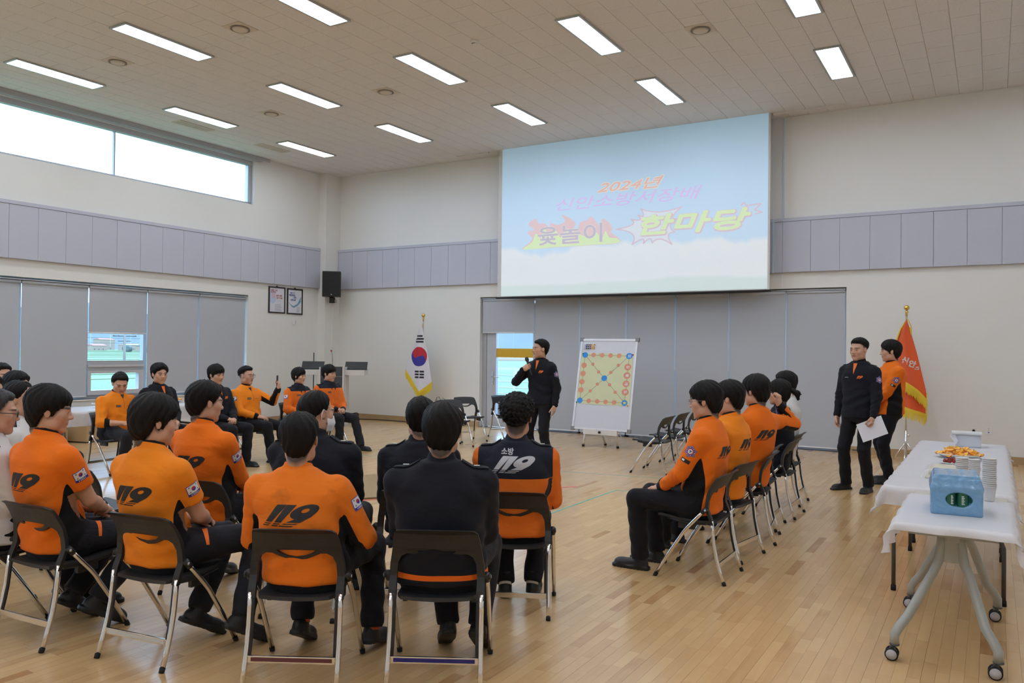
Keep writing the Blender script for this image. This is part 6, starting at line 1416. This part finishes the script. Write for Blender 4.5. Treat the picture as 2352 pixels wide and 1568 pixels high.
# watch on the raised left wrist and ear loops of the mask
A=PERS['U']; S,e,wv=A['AR']['L'][:3]; u=(wv-e).normalized(); q=wv-u*.015; MM=frame(q,u,(0,-1,0.2))
m=MB(); m.tube([(.034*math.cos(a),-.0,.034*math.sin(a)) for a in [2*PI*k/20 for k in range(21)]],.010,6,M=MM,flat=.5); m.box(-.018,-.018,.030,.018,.018,.042,M=MM,bev=.004); m.obj('wrist_watch',M_black,A['root'])
A=PERS['N']; HM=A['HM']; m=MB()
for s_ in(-1,1): m.tube([(s_*.078,.02,.012),(s_*.088,-.012,.030),(s_*.090,-.026,.0),(s_*.084,-.018,-.030),(s_*.070,.03,-.050)],.0022,6,M=HM)
m.obj('mask_loop',M_white,A['root'])
v=[];f=[]
for j in range(7):
    for i in range(15):
        a=(i/14-.5)*PI*1.02; z=-.095+.085*j/6; rr=.078-.012*abs(j-3)/3; v.append(tuple(HM@Vector((rr*math.sin(a)*.98,.030+ (rr+.012)*math.cos(a)*.95,z+.004*math.cos(a)))))
for j in range(6):
    for i in range(14): f.append((j*15+i,j*15+i+1,(j+1)*15+i+1,(j+1)*15+i))
link('face_mask',mesh('face_mask',v,f,mat('mask_white',(.68,.68,.70),.8),smooth=True),A['root'])
# ------------------------------------------------------------------ tables with white plastic covers
def sheet_mat():
    m=bpy.data.materials.new('thin_white_plastic'); m.use_nodes=True; t=m.node_tree; b=t.nodes['Principled BSDF']; L=t.links
    b.inputs['Base Color'].default_value=(.80,.80,.84,1); b.inputs['Roughness'].default_value=.42
    tr=t.nodes.new('ShaderNodeBsdfTranslucent'); tr.inputs[0].default_value=(.75,.73,.74,1); mx=t.nodes.new('ShaderNodeMixShader'); mx.inputs[0].default_value=.28
    o=t.nodes['Material Output']; L.new(b.outputs[0],mx.inputs[1]); L.new(tr.outputs[0],mx.inputs[2]); L.new(mx.outputs[0],o.inputs['Surface'])
    tc=t.nodes.new('ShaderNodeTexCoord'); n=t.nodes.new('ShaderNodeTexNoise'); n.inputs['Scale'].default_value=5; n.inputs['Detail'].default_value=3; n.inputs['Distortion'].default_value=1.5
    mp=t.nodes.new('ShaderNodeMapping'); mp.inputs['Scale'].default_value=(1,.35,1); L.new(tc.outputs['Object'],mp.inputs[0]); L.new(mp.outputs[0],n.inputs['Vector'])
    bp=t.nodes.new('ShaderNodeBump'); bp.inputs['Strength'].default_value=.35; bp.inputs['Distance'].default_value=.02; L.new(n.outputs['Fac'],bp.inputs['Height']); L.new(bp.outputs['Normal'],b.inputs['Normal']); return m
M_sheet=sheet_mat()
def drape(name,cx,cy,hx,hy,z,ov,label,seed=1,st=.025,rot=0,oy=(1,1)):
    """thin cover: flat on the top, hanging past the edge; ov overhang (x, y)"""
    r=np.random.RandomState(seed); ph=r.rand(6)*6.28; xs=np.arange(-hx-ov[0],hx+ov[0]+.001,st); ysl=np.arange(-hy-ov[1]*oy[0],hy+ov[1]*oy[1]+.001,st); v=[];f=[]
    for x in xs:
        for y in ysl:
            dx=max(abs(x)-hx,0); dy=max(abs(y)-hy,0); sx=1 if x>0 else -1; sy=1 if y>0 else -1; d=math.hypot(dx,dy)
            px=min(abs(x),hx)*sx; py=min(abs(y),hy)*sy
            if d>0:
                ux,uy=dx/d*sx,dy/d*sy; wv=.012*math.sin(22*(x*abs(uy)+y*abs(ux))+ph[0])*min(1,d/.08)+.006*math.sin(47*(x+y)+ph[1])*min(1,d/.1)
                fl=.016+.10*d+wv; px+=ux*fl; py+=uy*fl; zz=z+.0015-max(0,d-.008)*.97
                if dx>0 and dy>0: cr=min(dx,dy)/max(dx,dy); px+=sx*.055*cr*d/.2; py+=sy*.045*cr*d/.2
            else: zz=z+.0015+.0011*math.sin(9*x+3*y+ph[2])+.0011*math.sin(17*y-6*x+ph[3])+.0012
            v.append((px,py,zz))
    ny=len(ysl)
    for i in range(len(xs)-1):
        for j in range(ny-1): a=i*ny+j; f.append((a,a+ny,a+ny+1,a+1))
    o=link(name,mesh(name,v,f,M_sheet,smooth=True),None,(cx,cy,0),rot); tag(o,label,'tablecloth'); return o
M_ttop=mat('table_top_laminate',(0.50,0.47,0.42),.5); M_gleg=mat('grey_leg_enamel',(0.36,0.38,0.36),.35,.1,var=.02); M_dleg=mat('dark_leg_enamel',(0.075,0.085,0.085),.4,.3,var=.05)
# near table: tilting top on splayed caster legs
nt_=thing('flip_top_table','grey flip-top table on casters nearest the camera, under the water pack','table',(-.17,5.10,0))
MB().box(-.25,-.56,.700,.25,.56,.722,bev=.004).obj('table_top',M_ttop,nt_)
MB().box(-.03,-.46,.63,.03,.46,.675,bev=.006).prism([(-.20,-.50),(.20,-.50),(.17,-.40),(-.17,-.40)],.66,.70).prism([(-.17,.40),(.17,.40),(.20,.50),(-.20,.50)],.66,.70).obj('under_frame',M_gleg,nt_)
MB().box(-.02,-.30,.645,.16,-.05,.652).obj('hinge_plate',mat('brown_plate',(.12,.06,.03),.5,.4),nt_)
for sy in(-1,1):
    cl=MB(); cl.box(-.05,sy*.33-.022,.50,.03,sy*.33+.022,.68,bev=.012); cl.obj('column',M_gleg,nt_)
    for sx in(-1,1):
        x0=sx*.045-.01; xe=(-.26 if sx<0 else .20); ye=sy*.50
        l=MB().tube([(x0,sy*.33,.68),(x0*1.0,sy*.335,.60),(x0+sx*.015,sy*.345,.50),(x0+sx*.04,sy*.36,.44),(xe-sx*.055,sy*.455,.22),(xe-sx*.02,sy*.485,.17),(xe,ye,.13),(xe,ye,.085)],.0235,14).obj('leg',M_gleg,nt_)
        c=MB(); c.lathe([(.025,.078),(.025,.086)],14,c=(xe,ye,0)); c.tube([(xe,ye,.08),(xe-.01,ye,.05)],.009,8); c.box(xe-.024,ye-.02,.03,xe+.004,ye+.02,.066,bev=.006)
        cc=c.obj('caster',M_dleg,l)
        ww=MB()
        for k in(-1,1): ww.lathe([(.020,-.008),(.031,-.008),(.033,-.003),(.033,.004),(.030,.008)],20,M=Matrix.Translation((xe-.012,ye+k*.020,.033))@Matrix.Rotation(PI/2,4,'X')); 
        wo_=ww.obj('wheel',M_rub,l); hh_=MB()
        for k in(-1,1): hh_.lathe([(0,-.0095),(.026,-.0095),(.026,.0095),(0,.0095)],18,M=Matrix.Translation((xe-.012,ye+k*.020,.033))@Matrix.Rotation(PI/2,4,'X'))
        hh_.obj('hub',mat('caster_hub_grey',(.42,.40,.41),.5),l)
drape('tablecloth',-.17,5.03,.26,.50,.722,(.17,.05),'thin white plastic cover on the near caster table, under the water pack',3,oy=(.9,0))
# folding tables beyond
def fold_table(x,y,label,hx=.34,hy=.78,z=.722,grp=None,rot=0):
    t=thing('folding_table',label,'table',(x,y,0),rot,grp)
    MB().box(-hx,-hy,z-.022,hx,hy,z,bev=.004).obj('table_top',M_ttop,t)
    MB().box(-hx+.05,-hy+.08,z-.05,-hx+.07,hy-.08,z-.022).box(hx-.07,-hy+.08,z-.05,hx-.05,hy-.08,z-.022).obj('apron',M_dleg,t)
    for sy in(-1,1):
        yy=sy*(hy-.17)
        for sx in(-1,1):
            l=MB().tube([(sx*(hx-.13),yy,z-.025),(sx*(hx-.13),yy,.60),(sx*(hx-.125),yy,.57),(sx*(hx-.04),yy+sy*.02,.40),(sx*(hx-.025),yy+sy*.02,.36),(sx*(hx-.025),yy+sy*.02,.02)],.0135,10).obj('leg',M_dleg,t)
            MB().tube([(sx*(hx-.025),yy+sy*.02,.035),(sx*(hx-.025),yy+sy*.02,0)],.017,10).obj('rubber_foot',M_rub,l)
        MB().tube([(-hx+.07,yy+sy*.015,.44),(hx-.07,yy+sy*.015,.44)],.011,8,flat=1.4).obj('crossbar',M_dleg,t)
        MB().tube([(0,yy,.44),(0,sy*.15,z-.03)],.009,8).obj('brace',M_dleg,t)
    return t
GT='folding tables on the right'
fold_table(-.25,6.58,'folding table under the cover with the fruit plates, nearer one',grp=GT)
fold_table(-.25,8.17,'folding table farthest to the right by the back wall, under the white box',grp=GT)
drape('tablecloth',-.25,7.36,.355,1.60,.7225,(.16,.13),'long thin white plastic cover over the two folding tables at right',7,st=.028)
fold_table(-10.40,6.80,'long folding table against the window side, behind the seated man in orange',hx=.37,hy=1.12)
drape('tablecloth',-10.40,6.80,.385,1.14,.7225,(.20,.10),'white plastic cover on the long table at the left windows',9,st=.03)
# plywood blocks behind the left table
for (x,y,w_,d_,h_,lb) in((-12.72,7.72,.45,.42,.55,'tall light plywood block under the left window, behind the table'),(-12.80,7.08,.42,.50,.22,'low plywood step under the left window, behind the table'),(-12.75,8.45,.42,.55,.20,'low plywood step right of the tall plywood block')):
    t=thing('plywood_block',lb,'block',(x,y,0),R(12)); MB().box(-w_/2,-d_/2,.02,w_/2,d_/2,h_,bev=.003).obj('box',M_base,t); MB().box(-w_/2+.02,-d_/2+.02,0,w_/2-.02,d_/2-.02,.02).obj('plinth',M_slot,t)
# ------------------------------------------------------------------ water pack
wp=thing('water_pack','pack of bottled water shrink-wrapped in pale blue film on the near table','water pack',(-.173,5.03,.7245),R(4))
M_bot=mat('bottle_green_blue',(0.10,0.32,0.30),.15,coat=.3); M_lab=mat('green_label',(0.012,0.11,0.055),.4); M_cap=mat('pale_blue_cap',(0.30,0.52,0.62),.4)
P=.0615; first=None
for i in range(4):
    for j in range(5):
        if first is None:
            first=link('bottle',MB().lathe([(.026,0),(.0283,.006),(.0283,.138),(.021,.170),(.013,.190),(.013,.196)],18).me('bottle',M_bot),wp)
            link('cap',MB().lathe([(.0145,.192),(.015,.194),(.015,.206),(.012,.208)],14).me('cap',M_cap),first); link('label',MB().lathe([(.0288,.045),(.0289,.122)],18,capb=False,capt=False).me('label',M_lab),first); q=first
        else: q=copy_tree(first,wp)
        q.location=((i-1.5)*P,(j-2)*P,.002)
g=G((-.15,-.18,-.004),(.15,.18,.225),.0042)
def rb(x,y,z):
    q=[np.abs(x)-.121+.012,np.abs(y)-.152+.012,np.abs(z-.077)-.077+.012]; return np.sqrt(sum(np.maximum(k,0)**2 for k in q))+np.minimum(np.maximum(np.maximum(q[0],q[1]),q[2]),0)-.014+.0012*np.sin(60*x+40*z)*np.sin(50*y+30*z)
g.un(rb,(-.14,-.17,0),(.14,.17,.17))
for i in range(4):
    for j in range(5): g.cap(((i-1.5)*P,(j-2)*P,.15),((i-1.5)*P,(j-2)*P,.196),.031,.0185,.020)
g.un(lambda x,y,z:np.maximum(np.maximum(np.abs(x)-.112,np.abs(y)-.143),np.abs(z-.165)-.024),(-.12,-.15,.14),(.12,.15,.19),.020)
g.un(lambda x,y,z:np.maximum(np.maximum(np.abs(x)-.106,np.abs(y)-.136),np.abs(z-.202)-.0105),(-.11,-.14,.18),(.11,.14,.21),.006)
g.ell((.012,-.158,.085),(.064,.062,.038),.006,sub=True)
v,f=g.out()
def film():
    m=bpy.data.materials.new('blue_shrink_film'); m.use_nodes=True; t=m.node_tree; b=t.nodes['Principled BSDF']; L=t.links
    b.inputs['Base Color'].default_value=(.16,.36,.62,1); b.inputs['Roughness'].default_value=.16; b.inputs['Alpha'].default_value=.90; b.inputs['Coat Weight'].default_value=.5
    tc=t.nodes.new('ShaderNodeTexCoord'); n=t.nodes.new('ShaderNodeTexNoise'); n.inputs['Scale'].default_value=16; n.inputs['Detail'].default_value=3; n.inputs['Distortion'].default_value=2; L.new(tc.outputs['Object'],n.inputs['Vector'])
    mp=t.nodes.new('ShaderNodeMapRange'); mp.inputs[3].default_value=.0; mp.inputs[4].default_value=1; L.new(n.outputs['Fac'],mp.inputs[0]); mx=t.nodes.new('ShaderNodeMix'); mx.data_type='RGBA'; mx.inputs['A'].default_value=(.13,.33,.62,1); mx.inputs['B'].default_value=(.24,.44,.62,1); L.new(mp.outputs[0],mx.inputs['Factor']); L.new(mx.outputs['Result'],b.inputs['Base Color'])
    bp=t.nodes.new('ShaderNodeBump'); bp.inputs['Strength'].default_value=.5; bp.inputs['Distance'].default_value=.01; L.new(n.outputs['Fac'],bp.inputs['Height']); L.new(bp.outputs['Normal'],b.inputs['Normal']); return m
link('shrink_film',npmesh('shrink_film',v,f,film(),flip=FLIP),wp)
text_obj('bottle_lettering','Sparkling',.030,mat('label_white',(.55,.6,.58),.5),wp,Matrix.Translation((.031,-.1545,.085))@Matrix.Rotation(PI/2,4,'X')@Matrix.Rotation(PI/2,4,'Z'),bold=.001) if False else None
for (xx,s_) in ((.031,.018),(-.020,.014)):
    m=MB(); 
    for k in range(6): m.box(xx-s_*.4,-.1545,.062+k*.008,xx+s_*.4-(k%2)*.003,-.1538,.067+k*.008)
    m.obj('label_print',mat('label_white',(.55,.6,.58),.5),wp)
# ------------------------------------------------------------------ paper cups
cupm=MB().lathe([(.026,0),(.0265,.003),(.036,.080),(.0385,.081),(.0385,.085),(.0360,.0845),(.0255,.006)],22,capt=False).me('paper_cup',mat('paper_cup_white',(.68,.67,.66),.55,var=.02))
def cups(x,y,n,lb,z=.7255,step=.0117):
    for k in range(n):
        o=link('paper_cup',cupm,None,(x+.0012*math.sin(k*1.7),y+.001*math.cos(k*2.1),z+k*step)); pos='lowest' if k==0 else('topmost' if k==n-1 else '%s from the bottom'%(['second','third','fourth','fifth','sixth','seventh','eighth','ninth','tenth','eleventh','twelfth','thirteenth','fourteenth','fifteenth','sixteenth'][k-1]))
        tag(o,'white paper cup, %s in %s'%(pos,lb),'cup','stacked paper cups')
cups(-.015,5.50,15,'the tall stack right of the water pack'); cups(-.165,5.86,11,'the stack just behind the water pack'); cups(-.105,6.22,7,'the rear stack between the two others')
# ------------------------------------------------------------------ plates of fruit
M_plate=mat('white_porcelain',(.68,.70,.70),.15,var=.01,coat=.4)
def plate(x,y,z,r,label,rise=.035):
    t=thing('plate',label,'plate',(x,y,z)); MB().lathe([(r*.5,0),(r*.55,.004),(r*.85,rise*.6),(r,rise),(r*1.0,rise+.004),(r*.84,rise*.6+.006),(r*.5,.009)],36).obj('dish',M_plate,t); return t
plate(-.235,7.62,.7255,.175,'large white plate heaped with orange wedges')
M_of=mat('orange_flesh',(.88,.42,.03),.35,var=.15,vs=60); M_op=mat('orange_peel',(.85,.24,.01),.45,bump=.3,bs=300); M_pith=mat('orange_pith',(.85,.66,.32),.6)
def wedge_me():
    n=10; R_=.034; a=.55; v=[];f=[];m=[]
    for s in(-1,1):
        for k in range(n+1): t=PI*k/n; v.append((R_*math.cos(t),s*R_*math.sin(t)*math.sin(a)*.9,-R_*math.sin(t)*math.cos(a)+.012))
    for k in range(n+1): t=PI*k/n; v.append((R_*math.cos(t)*1.03,0,-R_*math.sin(t)*1.05+.012))
    A=lambda s,k:(0 if s<0 else n+1)+k; Bk=lambda k:2*(n+1)+k
    for k in range(n): f.append((A(-1,k),A(-1,k+1),Bk(k+1),Bk(k))); m.append(1); f.append((Bk(k),Bk(k+1),A(1,k+1),A(1,k))); m.append(1)
    # flesh faces meet on the top ridge
    for s in(-1,1):
        c=len(v); v.append((0,0,.014)); 
        for k in range(n): f.append((c,A(s,k+1),A(s,k)) if s<0 else (c,A(s,k),A(s,k+1))); m.append(0 if 0<k<n-1 else 2)
    return mesh('orange_wedge',v,f,[M_of,M_op,M_pith],m)
wm=wedge_me(); rw=random.Random(4); n_w=0
for layer,(rad,z0,cnt) in enumerate(((.158,.036,24),(.115,.045,20),(.070,.056,14),(.105,.066,13),(.055,.078,9))):
    for k in range(cnt):
        a=2*PI*k/cnt+rw.random()*.4; rr=rad*(.85+.2*rw.random()); o=link('orange_wedge',wm,None,(-.235+rr*math.cos(a),7.62+rr*math.sin(a),.7255+z0+rw.uniform(-.003,.006)))
        o.rotation_euler=(rw.uniform(-.7,.7),rw.uniform(-.4,.4),rw.uniform(0,6.28)); sc_=rw.uniform(.62,.80); o.scale=(sc_,)*3
        side='left' if math.cos(a)<-.3 else('right' if math.cos(a)>.3 else('front' if math.sin(a)<0 else 'back'))
        tag(o,'orange wedge with peel in the heap on the large plate, %s side, %s layer'%(side,('rim','second','inner','upper','topmost')[layer]),'orange wedge','orange wedges heaped on the plate')
# strawberries
plate(-.235,7.13,.7255,.12,'white plate of red berries with dark leaves behind the cups',.02)
def berry():
    b=MB(); b.lathe([(.001,-.016),(.008,-.012),(.0135,-.002),(.0145,.006),(.010,.012),(.003,.014)],12,0); 
    for k in range(6): a=2*PI*k/6; b.add([(.002*math.cos(a+1),.002*math.sin(a+1),.014),(.011*math.cos(a-.3),.011*math.sin(a-.3),.014),(.016*math.cos(a),.016*math.sin(a),.010),(.011*math.cos(a+.3),.011*math.sin(a+.3),.014)],[(0,1,2,3)],1)
    return b.me('strawberry',[mat('berry_red',(.38,.015,.015),.3,var=.2,vs=200),mat('berry_leaf',(.02,.05,.015),.6)])
bmh=berry()
k=0
for j in range(4):
    for i in range(6):
        o=link('strawberry',bmh,None,(-.235-.078+i*.031+(j%2)*.01,7.07+j*.032,.7255+.030+(.010 if 0<i<5 and 0<j<3 else 0))); o.rotation_euler=(rw.uniform(.8,2.0),rw.uniform(-.4,.4),rw.uniform(0,6)); tag(o,'red strawberry, %s in the %s row of the plate'%(['first from the left','second from the left','third from the left','third from the right','second from the right','rightmost'][i],['front','second','third','back'][j]),'strawberry','strawberries on the plate')
# wrapped rolls on a tray
tr=thing('snack_tray','cream tray of rolls under clear film behind the water pack','tray',(-.29,6.45,.7255))
MB().box(-.11,-.20,0,.12,.20,.012,bev=.004).obj('tray_base',mat('cream_tray',(.62,.58,.45),.5),tr)
for k in range(6): MB().tube([(-.09,-.15+k*.058,.036),(-.05,-.15+k*.058,.040),(.05,-.145+k*.058,.040),(.09,-.145+k*.058,.036)],[.016,.022,.022,.016],12).obj('roll',mat('cream_roll',(.66,.60,.46),.5),tr)
fm_=bpy.data.materials.new('clear_film'); fm_.use_nodes=True; fb_=fm_.node_tree.nodes['Principled BSDF']; fb_.inputs['Base Color'].default_value=(.8,.8,.78,1); fb_.inputs['Alpha'].default_value=.22; fb_.inputs['Roughness'].default_value=.1
v=[];f=[]
for i in range(15):
    for j in range(21): x=-.14+.28*i/14; y=-.23+.46*j/20; e=max(abs(x)/.14,abs(y)/.23); v.append((x,y,.004+.064*max(0,1-e**6)+.004*math.sin(40*x+30*y)*math.sin(33*y)))
for i in range(14):
    for j in range(20): a=i*21+j; f.append((a,a+21,a+22,a+1))
link('clear_film',mesh('clear_film',v,f,fm_,smooth=True),tr)
# white box with a paper bag flap
wb=thing('white_box','white lidded foam box in a thin paper bag at the far end of the table','box',(-.195,8.62,.7255),R(2))
MB().box(-.105,-.075,0,.105,.075,.115,bev=.01).obj('box_body',mat('foam_white',(.58,.60,.66),.6,bump=.1,bs=50),wb)
MB().box(-.135,-.10,.115,.115,.10,.135,bev=.006).obj('lid',mat('lid_grey_white',(.60,.62,.62),.5),wb)
v=[(-.135,-.10,.12),(-.15,-.06,.10),(-.10,-.085,.02),(-.085,-.10,.055),(-.105,-.09,.115)]; MB().add(v,[(0,1,2,3,4)]).add([(p[0]+.002,p[1]+.002,p[2]) for p in v],[(4,3,2,1,0)]).obj('bag_flap',M_sheet,wb)
# left table dishes
plate(-10.55,6.62,.7255,.13,'small white dish of red fruit on the left table',.045)
for k in range(9): 
    a=2*PI*k/8; o=link('strawberry',bmh,None,(-10.55+.06*math.cos(a)*(k<8),6.62+.06*math.sin(a)*(k<8),.7255+.05+(.015 if k==8 else 0))); o.scale=(1.5,)*3; o.rotation_euler=(1.2,k,k*.7); tag(o,'dark red fruit piece in the dish on the left table','fruit','red fruit on the left table')
plate(-10.62,7.80,.7255,.14,'white dish of orange slices on the left table, partly hidden',.035)
for k in range(14):
    a=2*PI*k/9; rr=.09 if k<9 else .03; o=link('orange_wedge',wm,None,(-10.62+rr*math.cos(a),7.80+rr*math.sin(a),.7255+.05+(.03 if k>=9 else 0))); o.rotation_euler=(rw.uniform(-.7,.7),rw.uniform(-.4,.4),rw.uniform(0,6.28)); tag(o,'orange wedge in the partly hidden dish on the left table','orange wedge','orange wedges on the left table')
# ------------------------------------------------------------------ straw mat and floor tapes
mt_=thing('straw_mat','tan woven straw mat lying on the floor in the middle of the hall','mat',(-5.02,7.31,0),math.atan2(8.34-6.35,-4.23+5.59)-PI/2*0)
MS=mat('woven_straw',(.36,.25,.13),.9,var=.35,vs=70,bump=.8,bs=120)
MB().box(-1.25,-.0,.0005,1.25,1.5,.012,bev=.003).obj('mat_weave',MS,mt_)
MB().tube([(-1.25,0,.008),(1.25,0,.008)],.009,6).tube([(1.25,0,.008),(1.25,1.5,.008)],.009,6).obj('mat_binding',mat('straw_binding',(.20,.12,.05),.9),mt_)
def tape(pts,w_,m,label,h_=.0012):
    mb=MB()
    for a,b_ in zip(pts,pts[1:]):
        dx,dy=b_[0]-a[0],b_[1]-a[1]; l=math.hypot(dx,dy); ox,oy=-dy/l*w_/2,dx/l*w_/2
        mb.add([(a[0]+ox,a[1]+oy,h_),(b_[0]+ox,b_[1]+oy,h_),(b_[0]-ox,b_[1]-oy,h_),(a[0]-ox,a[1]-oy,h_),(a[0]+ox,a[1]+oy,0),(b_[0]+ox,b_[1]+oy,0),(b_[0]-ox,b_[1]-oy,0),(a[0]-ox,a[1]-oy,0)],[(3,2,1,0),(0,1,5,4),(1,2,6,5),(2,3,7,6),(3,0,4,7)])
    return tag(mb.obj('floor_tape',m),label,'tape')
MT=mat('green_tape',(.10,.42,.33),.6); MR=mat('red_tape',(.62,.05,.05),.6)
tape([(-3.66,6.0),(-3.66,8.45),(-3.30,8.45)],.02,MT,'thin green floor tape running toward the empty middle of the floor')
tape([(-8.6,9.0),(-6.0,9.14),(-3.50,9.56),(-3.43,11.0)],.012,MT,'thin green floor tape passing the feet of the empty chairs')
tape([(-8.5,6.3),(-6.2,6.6)],.012,MT,'short green floor tape left of the front rows')
tape([(-5.68,6.24),(-4.14,8.40)],.03,MR,'red floor tape along the edge of the straw mat')
# ------------------------------------------------------------------ outdoors
M_field=mat('green_field',(.103,.158,.074),.95,var=.35,vs=.05); M_path=mat('pale_paddy_bank',(.125,.165,.078),.95,var=.2,vs=.2); M_hill=mat('hazy_hill',(.10,.117,.118),1.0,var=.2,vs=.008,bump=.2,bs=.1); M_tree=mat('far_tree_green',(.075,.095,.085),1.0,var=.3,vs=.5); M_house=mat('house_white',(.26,.19,.14),.8); M_rooft=mat('teal_roof',(.11,.14,.11),.7); M_roofr=mat('red_roof',(.26,.11,.08),.7); M_conc=mat('pale_concrete',(.17,.14,.114),.8)  # far hill and tree colours have the bluish air haze mixed in
struct(MB().box(-900,-300,-5.2,400,900,-4.2).obj('ground',M_field))
rr_=random.Random(21)
struct(MB().box(-2600,-1500,-5.3,2600,2600,-4.25).obj('far_ground',M_field))
for k in range(16):
    d=60+k*9+k*k*2.4+rr_.uniform(-9,9); struct(MB().box(-13-d-1.2-k*.35*rr_.random()*1.6,.40*d,-4.2,-13-d,.70*d+25,-4.12+.02*k).obj('path',M_path))
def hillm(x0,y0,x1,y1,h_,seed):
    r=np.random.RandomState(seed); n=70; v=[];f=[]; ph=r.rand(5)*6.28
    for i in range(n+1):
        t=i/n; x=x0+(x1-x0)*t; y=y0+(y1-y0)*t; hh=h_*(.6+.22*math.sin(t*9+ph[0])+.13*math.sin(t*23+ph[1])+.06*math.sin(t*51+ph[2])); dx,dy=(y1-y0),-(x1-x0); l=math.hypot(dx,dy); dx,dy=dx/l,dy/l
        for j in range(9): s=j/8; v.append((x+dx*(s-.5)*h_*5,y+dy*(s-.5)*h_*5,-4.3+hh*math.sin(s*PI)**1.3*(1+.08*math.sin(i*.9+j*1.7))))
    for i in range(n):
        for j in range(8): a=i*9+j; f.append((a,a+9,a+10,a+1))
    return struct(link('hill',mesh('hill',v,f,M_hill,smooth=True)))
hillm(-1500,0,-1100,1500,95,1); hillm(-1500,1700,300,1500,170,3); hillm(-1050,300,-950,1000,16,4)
def house(x,y,w_,d_,h_,roof,lb,rot=0):
    t=thing('house',lb,'house',(x,y,-4.2),rot,'houses beyond the fields'); MB().box(-w_/2,-d_/2,0,w_/2,d_/2,h_).obj('wall',M_house,t)
    MB().add([(-w_/2-.4,-d_/2-.4,h_),(w_/2+.4,-d_/2-.4,h_),(w_/2+.4,d_/2+.4,h_),(-w_/2-.4,d_/2+.4,h_),(0,-d_/2,h_+1.8),(0,d_/2,h_+1.8)],[(0,1,4),(2,3,5),(1,2,5,4),(3,0,4,5),(3,2,1,0)]).obj('roof',roof,t)
    for k in range(3): MB().box(w_/2,-d_/2+1+k*d_/3.2,.9,w_/2+.05,-d_/2+2+k*d_/3.2,2).obj('window',M_slot,t)
HS=[(-700,488,12,24,5,M_rooft,'long house with a teal roof seen through the left window'),(-710,530,12,16,5.5,M_house,'white house right of the teal roofed one'),(-760,470,12,14,5,M_roofr,'small red roofed house left of the utility pole'),(-830,556,14,26,6,M_house,'white shed on the hill foot'),(-900,566,14,18,12,M_roofr,'red roofed house higher on the hillside'),(-840,612,12,22,5,M_rooft,'teal roofed shed at the right of the window view')]
for h_ in HS: house(*h_)
def tree(x,y,z,r,lb):
    t=thing('tree',lb,'tree',(x,y,z),0,'trees beyond the fields'); rg=np.random.RandomState(int(abs(x*7+y)));
    c=MB()
    for k in range(7): a=rg.rand()*6.28; q=rg.rand()*.6*r; s_=r*(.45+.3*rg.rand()); c.ball((q*math.cos(a),q*math.sin(a),r*(.9+.5*rg.rand())),s_,nu=9,nv=6)
    c.obj('crown',M_tree,t); MB().tube([(0,0,0),(0,0,r*.9)],.12*r,7).obj('trunk',M_base,t)
side=['left of the utility pole','behind the teal roof','beside the white house','at the foot of the hill','at the right of the view','near the paddy banks']
for k in range(26): tree(-610+(k%5)*14,404+k*8.3,-6.4,3.2+rr_.random()*2.2,'hazy green tree beyond the fields, %s'%side[k%6])
up=thing('utility_pole','grey utility pole with crossarms outside the left window','utility pole',(-97.0,63.8,-4.2))
MB().tube([(0,0,0),(0,0,7.8)],[.20,.15],12).obj('pole',M_conc,up); MB().tube([(-.4,-1.4,6.95),(.4,1.4,6.95)],.06,8).tube([(-.2,-.8,6.3),(.2,.8,6.3)],.05,8).obj('crossarm',M_slot,up)
m=MB()
for k in(-1.3,-.7,.7,1.3): m.lathe([(.05,0),(.09,.05),(.05,.1),(.09,.15),(.04,.2)],8,c=(k*.28,k,6.98))
m.obj('insulator',M_house,up)
for z_,y_ in((6.95,-1.0),(6.95,1.0),(6.3,.5)): tag(MB().tube([(-97.0+dx,63.8+y_+dy,-4.2+z_+.2-.5*math.sin(PI*min(1,max(0,(dy+40)/80)))) for dx,dy in [(0,q) for q in range(-40,41,8)]],.018,5).obj('power_line',M_slot),'thin power line strung from the pole, %s'%('near side' if y_<0 else('far side' if z_>6.5 else 'lower')),'power line')
# balcony outside the glass door
struct(MB().box(-12,YB+T,-.25,3,YB+2.2,-.08).obj('balcony',M_conc)); struct(MB().box(-12,YB+2.0,-.08,3,YB+2.2,.42).obj('parapet',M_conc))
rl=thing('balcony_railing','metal balcony railing outside the glass door','railing',(-8.5,YB+2.1,.42)); m=MB()
for x in np.arange(-3,8.1,1.05): m=MB(); m.box(x-.025,-.025,0,x+.025,.025,.70); m.obj('post',M_alu,rl)
for z_ in(.14,.28,.42,.56): MB().tube([(-3,0,z_),(8,0,z_)],.012,6).obj('rail',M_alu,rl)
MB().box(-3,-.03,.69,8,.03,.73).obj('top_rail',M_alu,rl)
gh=0
for (x,y,lb) in((-210,350,'low pale greenhouse beyond the balcony, nearer'),(-150,430,'low pale greenhouse beyond the balcony, middle'),(-270,470,'low pale greenhouse beyond the balcony, farther')):
    t=thing('greenhouse',lb,'greenhouse',(x,y,-4.3),.3,'greenhouses'); m=MB(); n=10; v=[];f=[]
    for k in range(n+1): a=PI*k/n; v+=[(-14,3*math.cos(a),2.6*math.sin(a)),(14,3*math.cos(a),2.6*math.sin(a))]
    for k in range(n): f.append((2*k,2*k+1,2*k+3,2*k+2))
    f.append(tuple(2*k for k in range(n+1))[::-1]); f.append(tuple(2*k+1 for k in range(n+1))); m.add(v,f); m.obj('tunnel',M_house,t)
